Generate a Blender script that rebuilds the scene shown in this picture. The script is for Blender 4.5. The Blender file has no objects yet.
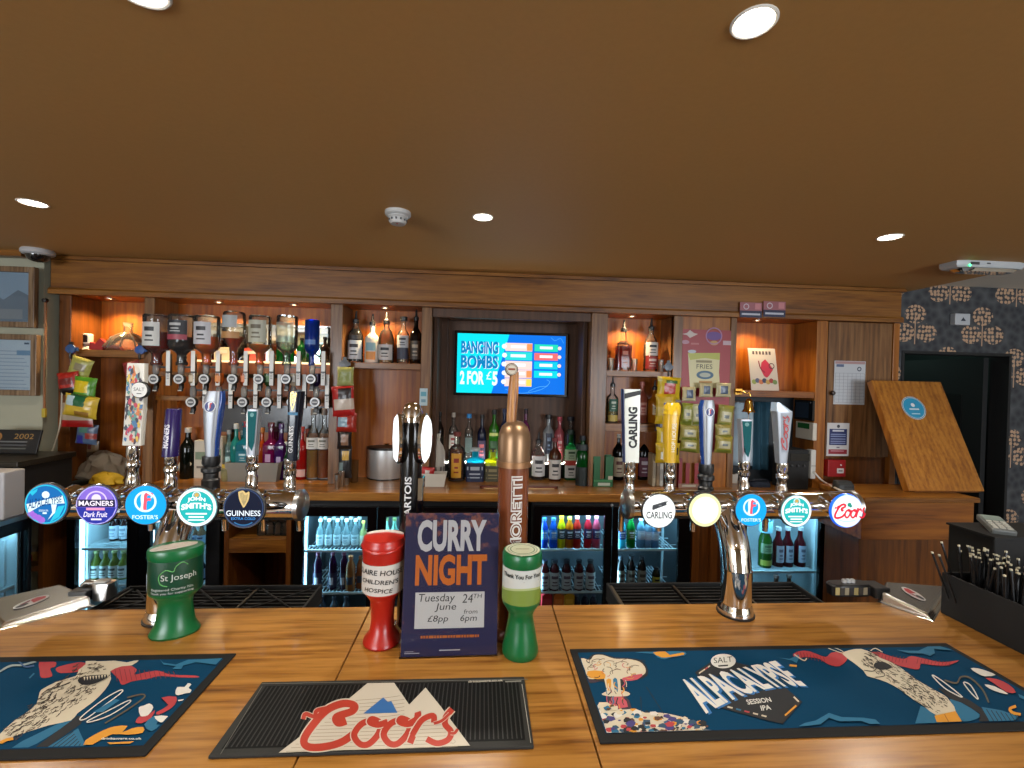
import bpy, bmesh, math, random
from math import sin, cos, pi, radians
from mathutils import Matrix, Vector
random.seed(7)
SC = bpy.context.scene
COL = SC.collection

# ------------------------------------------------------------------ camera
F_PX = 450.0
YAW, PITCH, ROLL = radians(3.8), 0.0118, 0.024
CAM = Vector((0, 0, 1.70))
fw = Vector((sin(YAW)*cos(PITCH), cos(YAW)*cos(PITCH), -sin(PITCH)))
r0 = Vector((cos(YAW), -sin(YAW), 0)); u0 = r0.cross(fw)
rt = r0*cos(ROLL) + u0*sin(ROLL); up = u0*cos(ROLL) - r0*sin(ROLL)
cd = bpy.data.cameras.new('camera'); cam = bpy.data.objects.new('camera', cd); COL.objects.link(cam)
cd.sensor_fit = 'HORIZONTAL'; cd.sensor_width = 36.0; cd.lens = 36.0*F_PX/1024.0
cd.clip_start = 0.02
Rm = Matrix((rt, up, -fw)).transposed().to_4x4(); Rm.translation = CAM
cam.matrix_world = Rm
SC.camera = cam

# ------------------------------------------------------------------ world, exposure, big lights
SC.view_settings.view_transform = 'Standard'; SC.view_settings.look = 'None'
SC.view_settings.gamma = 1.0; EXPO = 0.6
SC.view_settings.exposure = EXPO
SC.view_settings.use_curve_mapping = False
SC.cycles.use_denoising = True
SC.cycles.max_bounces = 8; SC.cycles.diffuse_bounces = 4; SC.cycles.glossy_bounces = 5
SC.cycles.transparent_max_bounces = 24
SC.cycles.sample_clamp_indirect = 4.0
SC.cycles.caustics_reflective = False; SC.cycles.caustics_refractive = False
w = bpy.data.worlds.new('world'); SC.world = w; w.use_nodes = True
bg = w.node_tree.nodes['Background']; bg.inputs[0].default_value = (0.62, 0.78, 1.0, 1); bg.inputs[1].default_value = 1.0

def area(name, loc, direction, sx, sy, power, col, spread=180, parent=None):
    L = bpy.data.lights.new(name, 'AREA'); L.shape = 'RECTANGLE'; L.size = sx; L.size_y = sy
    L.energy = power; L.color = col; L.spread = radians(spread)
    o = bpy.data.objects.new(name, L); COL.objects.link(o); o.parent = parent
    o.location = loc; o.rotation_euler = Vector(direction).to_track_quat('-Z', 'Y').to_euler()
    return o
WIN = [(-3.2, 2.5), (3.5, 2.5)]          # street windows behind the viewer: centre x, width
for wx, ww in WIN:
    area('window_daylight', (wx, -3.62, 1.55), (0, 1, -0.05), ww, 1.5, 150, (0.90, 0.95, 1.0))

def spot(name, loc, power, col, angle=120, blend=0.6, parent=None, radius=0.03, direction=(0, 0, -1)):
    L = bpy.data.lights.new(name, 'SPOT'); L.energy = power; L.color = col
    L.spot_size = radians(angle); L.spot_blend = blend; L.shadow_soft_size = radius
    o = bpy.data.objects.new(name, L); COL.objects.link(o); o.parent = parent; o.location = loc
    o.rotation_euler = Vector(direction).to_track_quat('-Z', 'Y').to_euler()
    return o

# ------------------------------------------------------------------ pixel -> place helpers
def ray(x, y): return fw + rt*((x-512)/F_PX) - up*((y-384)/F_PX)
def atY(x, y, Y):
    d = ray(x, y); return CAM + d*((Y-CAM.y)/d.y)
def atZ(x, y, Z):
    d = ray(x, y); return CAM + d*((Z-CAM.z)/d.z)
def bb(x0, y0, x1, y1, Y):
    xm, ym = (x0+x1)/2, (y0+y1)/2
    l, r, t, b = atY(x0, ym, Y), atY(x1, ym, Y), atY(xm, y0, Y), atY(xm, y1, Y)
    return (l.x+r.x)/2, b.z, r.x-l.x, t.z-b.z

# ------------------------------------------------------------------ materials
def lin(c): 
    out = []
    for v in c:
        v = v/255.0
        out.append(v/12.92 if v <= 0.04045 else ((v+0.055)/1.055)**2.4)
    return (*out, 1)
MATS = {}
PAINT = 0.64       # how much of the read-off colour is the paint itself in this light
def M(name, rgb=(128, 128, 128), rough=0.5, metal=0.0, emit=0.0, coat=0.0, spec=0.5, noise=0.0, nscale=40):
    if name in MATS: return MATS[name]
    m = bpy.data.materials.new(name); m.use_nodes = True; MATS[name] = m
    nt = m.node_tree; b = nt.nodes['Principled BSDF']; c = lin(rgb)
    if not metal and not emit and not any(k in name for k in ('ceiling', 'wall', 'floor')): c = [v*PAINT for v in c[:3]]+[1]
    b.inputs['Base Color'].default_value = c; b.inputs['Roughness'].default_value = rough
    b.inputs['Metallic'].default_value = metal; b.inputs['Coat Weight'].default_value = coat
    b.inputs['Specular IOR Level'].default_value = spec
    if emit:
        b.inputs['Emission Color'].default_value = c; b.inputs['Emission Strength'].default_value = emit
    if noise:
        tc = nt.nodes.new('ShaderNodeTexCoord'); n = nt.nodes.new('ShaderNodeTexNoise'); n.inputs['Scale'].default_value = nscale
        n.inputs['Detail'].default_value = 4
        mx = nt.nodes.new('ShaderNodeMix'); mx.data_type = 'RGBA'
        nt.links.new(tc.outputs['Object'], n.inputs['Vector']); nt.links.new(n.outputs['Fac'], mx.inputs[0])
        mx.inputs[6].default_value = [v*(1-noise) for v in c[:3]]+[1]; mx.inputs[7].default_value = [min(1, v*(1+noise)) for v in c[:3]]+[1]
        nt.links.new(mx.outputs[2], b.inputs['Base Color'])
        bp = nt.nodes.new('ShaderNodeBump'); bp.inputs['Strength'].default_value = 0.15; bp.inputs['Distance'].default_value = 0.002
        nt.links.new(n.outputs['Fac'], bp.inputs['Height']); nt.links.new(bp.outputs['Normal'], b.inputs['Normal'])
    return m
def C(r, g, b, rough=0.5): return M('c_%d_%d_%d_%d' % (r, g, b, int(rough*100)), (r, g, b), rough)
def GLOW(r, g, b, e=1.0):
    m = M('glow_%d_%d_%d_%d' % (r, g, b, int(e*100)), (r, g, b), 0.35, 0, e*1.15/2**EXPO if e < 2 else e)
    if e < 2: bs = m.node_tree.nodes['Principled BSDF']; bs.inputs['Base Color'].default_value = [v*.1 for v in lin((r, g, b))[:3]]+[1]; bs.inputs['Specular IOR Level'].default_value = .12; bs.inputs['Roughness'].default_value = .5
    return m

def wood(name, c_dark, c_mid, c_light, axis='X', scale=1.0, rough=0.35, coat=0.0, wav=1.0, fine=0.38):
    """oak: long streaked fibres, broad bands and a few cathedral arches, running along one axis"""
    m = bpy.data.materials.new(name); m.use_nodes = True; MATS[name] = m
    nt = m.node_tree; N = nt.nodes; L = nt.links; b = N['Principled BSDF']
    tc = N.new('ShaderNodeTexCoord')
    def mapped(lo, hi):
        mp = N.new('ShaderNodeMapping'); s = [hi*scale]*3; s['XYZ'.index(axis)] = lo*scale
        mp.inputs['Scale'].default_value = s; L.new(tc.outputs['Object'], mp.inputs['Vector']); return mp
    n1 = N.new('ShaderNodeTexNoise'); n1.inputs['Scale'].default_value = 1; n1.inputs['Detail'].default_value = 6; n1.inputs['Distortion'].default_value = 0.8*wav
    L.new(mapped(1.8, 20).outputs[0], n1.inputs['Vector'])
    n2 = N.new('ShaderNodeTexNoise'); n2.inputs['Scale'].default_value = 1; n2.inputs['Detail'].default_value = 3
    L.new(mapped(6, 105).outputs[0], n2.inputs['Vector'])
    wv = N.new('ShaderNodeTexWave'); wv.wave_type = 'BANDS'; wv.bands_direction = {'X': 'Y', 'Y': 'X', 'Z': 'X'}[axis]
    wv.inputs['Scale'].default_value = 1.0; wv.inputs['Distortion'].default_value = 9*wav; wv.inputs['Detail'].default_value = 2; wv.inputs['Detail Scale'].default_value = 0.6
    L.new(mapped(0.9, 7).outputs[0], wv.inputs['Vector'])
    a1 = N.new('ShaderNodeMath'); a1.operation = 'MULTIPLY_ADD'; a1.inputs[1].default_value = 0.62
    L.new(n1.outputs['Fac'], a1.inputs[0])
    a2 = N.new('ShaderNodeMath'); a2.operation = 'MULTIPLY_ADD'; a2.inputs[1].default_value = 0.11; a2.inputs[2].default_value = 0.06
    L.new(wv.outputs['Fac'], a2.inputs[0]); L.new(a2.outputs[0], a1.inputs[2])
    a3 = N.new('ShaderNodeMath'); a3.operation = 'MULTIPLY_ADD'; a3.inputs[1].default_value = fine
    L.new(n2.outputs['Fac'], a3.inputs[0]); L.new(a1.outputs[0], a3.inputs[2])
    cr = N.new('ShaderNodeValToRGB'); e = cr.color_ramp.elements
    e[0].position = 0.42; e[0].color = lin(c_dark); e[1].position = 0.78; e[1].color = lin(c_light)
    md = e.new(0.58); md.color = lin(c_mid)
    L.new(a3.outputs[0], cr.inputs['Fac']); L.new(cr.outputs['Color'], b.inputs['Base Color'])
    b.inputs['Specular IOR Level'].default_value = .35; b.inputs['Roughness'].default_value = rough; b.inputs['Coat Weight'].default_value = coat; b.inputs['Coat Roughness'].default_value = 0.16
    bp = N.new('ShaderNodeBump'); bp.inputs['Strength'].default_value = 0.12; bp.inputs['Distance'].default_value = 0.002
    L.new(n2.outputs['Fac'], bp.inputs['Height']); L.new(bp.outputs['Normal'], b.inputs['Normal'])
    return m
OAK_TOP = wood('oak_counter', (84, 46, 12), (132, 86, 30), (160, 112, 50), 'X', 1.25, 0.34, 0.35, 1.6, .52)
OAK_X = wood('oak_dark_x', (66, 36, 10), (108, 66, 22), (134, 88, 34), 'X', 1.0, 0.4, 0.1)
OAK_Z = wood('oak_dark_z', (64, 40, 20), (100, 66, 36), (126, 90, 54), 'Z', 1.0, 0.4, 0.15)
OAK_BACK = wood('oak_back', (116, 56, 10), (138, 72, 15), (156, 90, 22), 'Z', 1.0, 0.45, 0.1, 0.5)
OAK_SIDE = wood('oak_side', (106, 56, 14), (136, 80, 24), (156, 98, 34), 'Z', 1.0, 0.4, 0.1, 0.6)
OAK_BAR = wood('oak_back_bar', (88, 50, 14), (130, 82, 30), (158, 108, 46), 'X', 1.0, 0.3, 0.3)
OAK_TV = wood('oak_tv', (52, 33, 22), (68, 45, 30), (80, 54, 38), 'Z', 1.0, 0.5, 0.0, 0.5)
OAK_FLAP = wood('oak_flap', (112, 64, 18), (142, 88, 28), (164, 108, 40), 'Z', 1.3, 0.35, 0.3)
OAK_DEEP = wood('oak_deep', (80, 40, 8), (116, 64, 16), (138, 82, 24), 'X', 1.0, 0.4, 0.15)
OAK_DEEPZ = wood('oak_deep_z', (66, 34, 8), (92, 50, 14), (112, 64, 20), 'Z', 1.0, 0.4, 0.15)

CHROME = M('chrome', (226, 226, 226), 0.07, 1.0)
STEEL = M('brushed_steel', (190, 190, 188), 0.28, 1.0)
BLACK = M('black_plastic', (14, 14, 16), 0.4)
BLACKG = M('black_gloss', (10, 10, 13), 0.15)
MATTE_BLACK = M('matte_black', (12, 12, 13), 0.75)
WHITE = M('white_plastic', (232, 232, 230), 0.4)
PAPER = M('paper', (234, 232, 226), 0.7)
BRASS = M('brass', (196, 150, 70), 0.2, 1.0)

def glass(name, rgb=(255, 255, 255), refl=0.10, milky=0.0, ior=1.35):
    """thin glass: tinted see-through plus a fresnel reflection"""
    if name in MATS: return MATS[name]
    m = bpy.data.materials.new(name); m.use_nodes = True; MATS[name] = m
    nt = m.node_tree; N = nt.nodes; L = nt.links; N.remove(N['Principled BSDF']); out = N['Material Output']
    t = N.new('ShaderNodeBsdfTransparent'); t.inputs[0].default_value = lin(rgb)
    g = N.new('ShaderNodeBsdfGlossy'); g.inputs['Roughness'].default_value = 0.05
    fr = N.new('ShaderNodeFresnel'); fr.inputs['IOR'].default_value = ior
    mx = N.new('ShaderNodeMixShader'); L.new(fr.outputs[0], mx.inputs[0]); 
    last = t.outputs[0]
    if milky:
        d0 = N.new('ShaderNodeBsdfDiffuse'); d0.inputs[0].default_value = lin(rgb); d1 = N.new('ShaderNodeBsdfTranslucent'); d1.inputs[0].default_value = lin(rgb)
        d = N.new('ShaderNodeMixShader'); d.inputs[0].default_value = .6; L.new(d0.outputs[0], d.inputs[1]); L.new(d1.outputs[0], d.inputs[2])
        m2 = N.new('ShaderNodeMixShader'); m2.inputs[0].default_value = milky; L.new(t.outputs[0], m2.inputs[1]); L.new(d.outputs[0], m2.inputs[2]); last = m2.outputs[0]
    L.new(last, mx.inputs[1]); L.new(g.outputs[0], mx.inputs[2])
    L.new(mx.outputs[0], out.inputs[0])
    return m
GLASS = glass('clear_glass', (250, 253, 252), milky=0.05, ior=1.4)
PANE = glass('door_pane', (246, 250, 252), ior=1.25)
ACRYL = glass('acrylic', (252, 252, 252), ior=1.22)
def GL(r, g, b, milky=0.25): return glass('tint_%d_%d_%d_%d' % (r, g, b, int(milky*100)), (r, g, b), milky=milky, ior=1.4)

# ------------------------------------------------------------------ mesh builder
def ap(T, v):
    if T is None: return v
    if callable(T): return T(v)
    return tuple(T @ Vector(v))
def MX(loc=(0, 0, 0), rx=0, ry=0, rz=0, s=1.0):
    return Matrix.Translation(loc) @ Matrix.Rotation(rz, 4, 'Z') @ Matrix.Rotation(ry, 4, 'Y') @ Matrix.Rotation(rx, 4, 'X') @ Matrix.Scale(s, 4)
FRONT = Matrix(((1, 0, 0, 0), (0, 0, -1, 0), (0, 1, 0, 0), (0, 0, 0, 1)))      # u->X, v->Z, w->-Y
def front(x, y, z, roll=0.0): return Matrix.Translation((x, y, z)) @ FRONT @ Matrix.Rotation(roll, 4, 'Z')
TEXTS = {}
def text_geo(s, bold=0.0, shear=0.0, cut=None):
    k = (s, bold, shear, cut)
    if k not in TEXTS:
        cu = bpy.data.curves.new('t', 'FONT'); cu.body = s; cu.offset = bold; cu.shear = shear; cu.resolution_u = 3; cu.size = 1
        o = bpy.data.objects.new('t', cu); me = bpy.data.meshes.new_from_object(o)
        if cut:         # slice the letters so that they can follow a curved face
            bm = bmesh.new(); bm.from_mesh(me)
            for ax, n in enumerate(cut):
                lo = min(v.co[ax] for v in bm.verts); hi = max(v.co[ax] for v in bm.verts); no = (1, 0, 0) if ax == 0 else (0, 1, 0)
                for q in range(1, n): bmesh.ops.bisect_plane(bm, geom=bm.verts[:]+bm.edges[:]+bm.faces[:], plane_co=[(lo+(hi-lo)*q/n)*c_ for c_ in no], plane_no=no)
            bm.to_mesh(me); bm.free()
        vs = [tuple(v.co) for v in me.vertices]; fs = [tuple(p.vertices) for p in me.polygons]
        bpy.data.objects.remove(o); bpy.data.curves.remove(cu); bpy.data.meshes.remove(me)
        x0 = min(v[0] for v in vs); x1 = max(v[0] for v in vs); y0 = min(v[1] for v in vs); y1 = max(v[1] for v in vs)
        vs = [((v[0]-x0)/(x1-x0), (v[1]-y0)/(y1-y0)) for v in vs]
        TEXTS[k] = (vs, fs, (x1-x0)/(y1-y0))
    return TEXTS[k]
def smooth_pts(pts, n=6, closed=False):
    out = []; m = len(pts)
    rng = range(m) if closed else range(m-1)
    for i in rng:
        p0 = pts[(i-1) % m] if (closed or i > 0) else pts[i]; p1 = pts[i]; p2 = pts[(i+1) % m]
        p3 = pts[(i+2) % m] if (closed or i+2 < m) else p2
        for k in range(n):
            t = k/n
            out.append(tuple(0.5*((2*b)+(c-a)*t+(2*a-5*b+4*c-d)*t*t+(-a+3*b-3*c+d)*t**3) for a, b, c, d in zip(p0, p1, p2, p3)))
    if not closed: out.append(tuple(pts[-1]))
    return out
class MB:
    def __init__(s): s.v = []; s.f = []; s.m = []; s.sm = []; s.mats = []
    def mi(s, mat):
        if mat not in s.mats: s.mats.append(mat)
        return s.mats.index(mat)
    def add(s, vs, fs, mat, T=None, smooth=False):
        o = len(s.v); s.v += [ap(T, v) for v in vs]
        ml = mat if isinstance(mat, list) else None
        if ml is None: i = s.mi(mat)
        for k, f in enumerate(fs):
            s.f.append([o+j for j in f]); s.m.append(s.mi(ml[k]) if ml else i); s.sm.append(smooth)
        return s
    def box(s, x0, x1, y0, y1, z0, z1, mat, T=None):
        vs = [(x, y, z) for z in (z0, z1) for y in (y0, y1) for x in (x0, x1)]
        return s.add(vs, [(0, 2, 3, 1), (4, 5, 7, 6), (0, 1, 5, 4), (2, 6, 7, 3), (0, 4, 6, 2), (1, 3, 7, 5)], mat, T)
    def cbox(s, cx, cy, cz, sx, sy, sz, mat, T=None):       # centre, full sizes
        return s.box(cx-sx/2, cx+sx/2, cy-sy/2, cy+sy/2, cz-sz/2, cz+sz/2, mat, T)
    def lathe(s, prof, mat, seg=20, T=None, sq=None, flat=1.0):
        n = len(prof); vs = []
        for r, z in prof:
            for k in range(seg):
                a = 2*pi*k/seg; c, d = cos(a), sin(a)
                if sq:
                    q = (abs(c)**sq + abs(d)**sq)**(-1.0/sq); c, d = c*q, d*q
                vs.append((r*c, r*d*flat, z))
        fs = []; mm = []
        for i in range(n-1):
            for k in range(seg):
                fs.append((i*seg+k, i*seg+(k+1) % seg, (i+1)*seg+(k+1) % seg, (i+1)*seg+k)); mm.append(mat[i] if isinstance(mat, list) else mat)
        if prof[0][0] > 1e-6: fs.append(tuple(range(seg-1, -1, -1))); mm.append(mm[0])
        if prof[-1][0] > 1e-6: fs.append(tuple((n-1)*seg+k for k in range(seg))); mm.append(mm[-2] if len(mm) > 1 else mm[0])
        return s.add(vs, fs, mm, T, True)
    def loft(s, secs, mat, seg=20, T=None, cap=True):
        """secs: (cx, cy, z, half x, half y, exponent)"""
        vs = []; n = len(secs)
        for cx, cy, z, hx, hy, e in secs:
            for k in range(seg):
                a = 2*pi*(k+0.5)/seg; c, d = cos(a), sin(a); q = (abs(c)**e+abs(d)**e)**(-1.0/e)
                vs.append((cx+hx*c*q, cy+hy*d*q, z))
        fs = [(i*seg+k, i*seg+(k+1) % seg, (i+1)*seg+(k+1) % seg, (i+1)*seg+k) for i in range(n-1) for k in range(seg)]
        if cap: fs += [tuple(range(seg-1, -1, -1)), tuple((n-1)*seg+k for k in range(seg))]
        return s.add(vs, fs, mat, T, True)
    def tube(s, pts, r, mat, seg=10, T=None, cap=True):
        pts = [Vector(p) for p in pts]; n = len(pts); vs = []
        t = (pts[1]-pts[0]).normalized(); nrm = t.orthogonal().normalized()
        for i, p in enumerate(pts):
            t = (pts[min(i+1, n-1)]-pts[max(i-1, 0)]).normalized()
            nrm = (nrm - t*nrm.dot(t)).normalized(); b = t.cross(nrm); rr = r[i] if isinstance(r, (list, tuple)) else r
            for k in range(seg):
                a = 2*pi*k/seg; q = p+nrm*(rr*cos(a))+b*(rr*sin(a)); vs.append(tuple(q))
        fs = [(i*seg+k, i*seg+(k+1) % seg, (i+1)*seg+(k+1) % seg, (i+1)*seg+k) for i in range(n-1) for k in range(seg)]
        if cap: fs += [tuple(range(seg-1, -1, -1)), tuple((n-1)*seg+k for k in range(seg))]
        return s.add(vs, fs, mat, T, True)
    def poly(s, pts, mat, T=None, z=0.0): return s.add([(p[0], p[1], z) for p in pts], [tuple(range(len(pts)))], mat, T)
    def rect(s, x0, y0, x1, y1, mat, T=None, z=0.0): return s.poly([(x0, y0), (x1, y0), (x1, y1), (x0, y1)], mat, T, z)
    def disc(s, cx, cy, r, mat, T=None, z=0.0, ry=None, seg=28): 
        return s.poly([(cx+r*cos(2*pi*k/seg), cy+(ry or r)*sin(2*pi*k/seg)) for k in range(seg)], mat, T, z)
    def ring(s, cx, cy, r, w, mat, T=None, z=0.0, a0=0, a1=2*pi, seg=28):
        vs = []
        for k in range(seg+1):
            a = a0+(a1-a0)*k/seg; vs += [(cx+r*cos(a), cy+r*sin(a), z), (cx+(r-w)*cos(a), cy+(r-w)*sin(a), z)]
        return s.add(vs, [(2*k, 2*k+2, 2*k+3, 2*k+1) for k in range(seg)], mat, T)
    def prism(s, pts, h, mat, T=None, z=0.0):
        n = len(pts); vs = [(p[0], p[1], z) for p in pts]+[(p[0], p[1], z+h) for p in pts]
        return s.add(vs, [tuple(range(n-1, -1, -1)), tuple(range(n, 2*n))]+[(k, (k+1) % n, n+(k+1) % n, n+k) for k in range(n)], mat, T)
    def ribbon(s, pts, wid, mat, T=None, z=0.0, n=5, closed=False):
        p = smooth_pts(pts, n, closed) if n > 1 else [tuple(q) for q in pts]; m = len(p); vs = []
        for i, q in enumerate(p):
            a = p[(i-1) % m] if closed else p[max(i-1, 0)]; b = p[(i+1) % m] if closed else p[min(i+1, m-1)]
            dx, dy = b[0]-a[0], b[1]-a[1]; l = math.hypot(dx, dy) or 1
            ww = wid(i/(m-1)) if callable(wid) else wid
            zi = z+1e-5*i; vs += [(q[0]-dy/l*ww/2, q[1]+dx/l*ww/2, zi), (q[0]+dy/l*ww/2, q[1]-dx/l*ww/2, zi)]
        fs = [(2*k, 2*k+2, 2*k+3, 2*k+1) for k in range(m-1)]
        if closed: fs.append((2*m-2, 0, 1, 2*m-1))
        return s.add(vs, fs, mat, T)
    def text(s, t, cx, cy, w, h, mat, T=None, z=0.0, rot=0.0, bold=0.0, shear=0.0, warp=None, cut=None):
        vs, fs, asp = text_geo(t, bold, shear, cut); out = []
        if not warp:
            if w is None: w = h*asp
            if h is None: h = w/asp
        c, d = cos(rot), sin(rot)
        for u, v in vs:
            if warp: x, y = warp(u, v)
            else:
                a, b = (u-0.5)*w, (v-0.5)*h; x, y = cx+a*c-b*d, cy+a*d+b*c
            out.append((x, y, z))
        return s.add(out, fs, mat, T)
    def build(s, name, parent=None, loc=None, bevel=0.0, rot=None, seg=2):
        me = bpy.data.meshes.new(name); me.from_pydata(s.v, [], s.f)
        for m in s.mats: me.materials.append(m)
        me.polygons.foreach_set('material_index', s.m); me.polygons.foreach_set('use_smooth', s.sm)
        me.update()
        if any(s.sm): me.set_sharp_from_angle(angle=radians(38))
        o = bpy.data.objects.new(name, me); COL.objects.link(o)
        if parent: o.parent = parent
        if loc is not None: o.location = loc
        if rot is not None: o.rotation_euler = rot
        if bevel:
            b = o.modifiers.new('bevel', 'BEVEL'); b.width = bevel; b.segments = seg; b.limit_method = 'ANGLE'; b.angle_limit = radians(40)
        return o
def tag(o, label, cat, group=None):
    o['label'] = label; o['category'] = cat
    if group: o['group'] = group
    return o
def thing(name, label, cat, loc=(0, 0, 0), rotz=0.0, group=None):
    o = bpy.data.objects.new(name, None); COL.objects.link(o); o.location = loc; o.rotation_euler = (0, 0, rotz)
    o.empty_display_size = 0.05
    return tag(o, label, cat, group)
def struct(o): o['kind'] = 'structure'; return o
def dup(root, loc, label=None, group=None, rotz=None):
    r = root.copy(); COL.objects.link(r); r.location = loc
    if rotz is not None: r.rotation_euler = (0, 0, rotz)
    if label: r['label'] = label
    if group: r['group'] = group
    for ch in list(root.children):
        c = ch.copy(); COL.objects.link(c); c.parent = r
        for g in list(ch.children):
            d = g.copy(); COL.objects.link(d); d.parent = c
    return r
def smooth_sub(o, lv=1):
    m = o.modifiers.new('sub', 'SUBSURF'); m.levels = lv; m.render_levels = lv; return o
# ------------------------------------------------------------------ key levels
ZC, ZB, ZCEIL = 1.05, 0.97, 2.40
YF, YP, YB, YT = 2.84, 3.05, 3.28, 3.42
def X_(px, Y, py=400): return atY(px, py, Y).x
def Z_(px, py, Y): return atY(px, py, Y).z
# ------------------------------------------------------------------ room shell
CEIL = M('ceiling_paint', (186, 142, 82), 0.6, noise=0.05, nscale=60)
GREYWALL = M('sage_wall', (150, 148, 128), 0.8, noise=0.03, nscale=20)
FLOORM = M('dark_floor', (34, 28, 24), 0.6, noise=0.2, nscale=9)
ROOMW = M('room_wall', (196, 186, 168), 0.8)
struct(MB().box(-4.6, 3.06, -3.6, 3.6, ZCEIL, ZCEIL+0.06, CEIL).build('ceiling'))
struct(MB().box(3.06, 5.2, -3.6, 4.6, ZCEIL+0.06, ZCEIL+0.12, M('ceiling_white', (226, 222, 212), 0.7)).build('ceiling_right'))
struct(MB().box(-4.6, 5.2, -3.6, 4.6, -0.06, 0.0, FLOORM).build('floor'))
struct(MB().box(-4.66, -4.6, -3.6, 3.6, 0, ZCEIL, ROOMW).build('wall_left'))
struct(MB().box(5.2, 5.26, -3.6, 4.6, 0, ZCEIL+0.12, ROOMW).build('wall_right'))
# rear wall of the room with two window openings
wb = MB(); xs = [-4.6]+[v for wx, ww in WIN for v in (wx-ww/2, wx+ww/2)]+[5.2]
for i in range(0, len(xs), 2): wb.box(xs[i], xs[i+1], -3.66, -3.6, 0, ZCEIL+0.1, ROOMW)
for wx, ww in WIN:
    wb.box(wx-ww/2, wx+ww/2, -3.66, -3.6, 0, 0.8, ROOMW); wb.box(wx-ww/2, wx+ww/2, -3.66, -3.6, 2.3, ZCEIL+0.1, ROOMW)
struct(wb.build('wall_rear'))
for i, (wx, ww) in enumerate(WIN):
    m = MB(); fr = WHITE
    for a, b, c, d in ((-ww/2, -ww/2+.05, 0.8, 2.3), (ww/2-.05, ww/2, 0.8, 2.3), (-ww/2, ww/2, 0.8, 0.86), (-ww/2, ww/2, 2.24, 2.3), (-.025, .025, .8, 2.3)):
        m.box(wx+a, wx+b, -3.6, -3.56, c, d, fr)
    struct(m.build('window_%d' % (i+1)))
struct(MB().box(-2.74, 3.03, 3.5, 3.56, 0, ZCEIL, OAK_DEEPZ).build('wall_back'))
struct(MB().box(-4.6, -2.72, 2.98, 3.56, 0, ZCEIL, GREYWALL).build('wall_back_left'))
struct(MB().box(-4.6, -2.78, 2.90, 2.95, 2.365, ZCEIL, OAK_X).build('trim_1'))
# patterned wallpaper on the right-hand wall
wp = bpy.data.materials.new('wallpaper'); wp.use_nodes = True
nt = wp.node_tree; N = nt.nodes; L = nt.links; pb = N['Principled BSDF']; pb.inputs['Roughness'].default_value = 0.8
tc = N.new('ShaderNodeTexCoord'); sp = N.new('ShaderNodeSeparateXYZ'); L.new(tc.outputs['Object'], sp.inputs[0])
def mth(op, a, b=None, c=None):
    n = N.new('ShaderNodeMath'); n.operation = op
    for i, v in enumerate((a, b, c)):
        if v is None: continue
        if isinstance(v, (int, float)): n.inputs[i].default_value = v
        else: L.new(v, n.inputs[i])
    return n.outputs[0]
PXW, PZW = 0.53, 0.30
rz_ = mth('DIVIDE', mth('ADD', sp.outputs['Z'], 0.076), PZW); row = mth('FLOOR', rz_)
xx = mth('ADD', mth('DIVIDE', mth('ADD', sp.outputs['X'], 0.025), PXW), mth('MULTIPLY', mth('MODULO', row, 2.0), 0.5))
fx = mth('MULTIPLY', mth('SUBTRACT', mth('FRACT', xx), 0.5), PXW); fz = mth('MULTIPLY', mth('SUBTRACT', mth('FRACT', rz_), 0.5), PZW)
def dist(cx, cz, k=1.2): 
    a = mth('SUBTRACT', fx, cx); b = mth('MULTIPLY', mth('SUBTRACT', fz, cz), k); return mth('SQRT', mth('ADD', mth('MULTIPLY', a, a), mth('MULTIPLY', b, b)))
dd = mth('MINIMUM', mth('MINIMUM', dist(0, 0.07), dist(-0.088, -0.066)), dist(0.088, -0.066))
mask = mth('LESS_THAN', dd, 0.082)
vo = N.new('ShaderNodeTexVoronoi'); vo.voronoi_dimensions = '2D'; vo.inputs['Scale'].default_value = 34; vo.inputs['Randomness'].default_value = .45
xz = N.new('ShaderNodeCombineXYZ'); L.new(sp.outputs['X'], xz.inputs[0]); L.new(sp.outputs['Z'], xz.inputs[1]); L.new(xz.outputs[0], vo.inputs['Vector'])
dots = mth('LESS_THAN', vo.outputs['Distance'], 0.40)
stem = mth('MULTIPLY', mth('LESS_THAN', mth('ABSOLUTE', fx), 0.004), mth('LESS_THAN', fz, 0.06))
fac = mth('MAXIMUM', mth('MULTIPLY', mask, dots), stem)
v2 = N.new('ShaderNodeTexVoronoi'); v2.voronoi_dimensions = '2D'; v2.inputs['Scale'].default_value = 17; L.new(xz.outputs[0], v2.inputs['Vector'])
gr = N.new('ShaderNodeMix'); gr.data_type = 'RGBA'; gr.inputs[6].default_value = lin((30, 32, 38)); gr.inputs[7].default_value = lin((72, 74, 76)); L.new(v2.outputs['Distance'], gr.inputs[0])
mxw = N.new('ShaderNodeMix'); mxw.data_type = 'RGBA'; mxw.inputs[7].default_value = lin((170, 138, 110)); L.new(gr.outputs[2], mxw.inputs[6]); L.new(fac, mxw.inputs[0]); L.new(mxw.outputs[2], pb.inputs['Base Color'])
DX0, DX1, DZ = X_(900, 3.1), 3.925, 1.975
m = MB(); m.box(3.0, DX0, 3.1, 3.2, 0, ZCEIL+0.06, wp); m.box(DX1, 5.2, 3.1, 3.2, 0, ZCEIL+0.06, wp); m.box(DX0, DX1, 3.1, 3.2, DZ, ZCEIL+0.06, wp)
struct(m.build('wall_back_right'))
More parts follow.
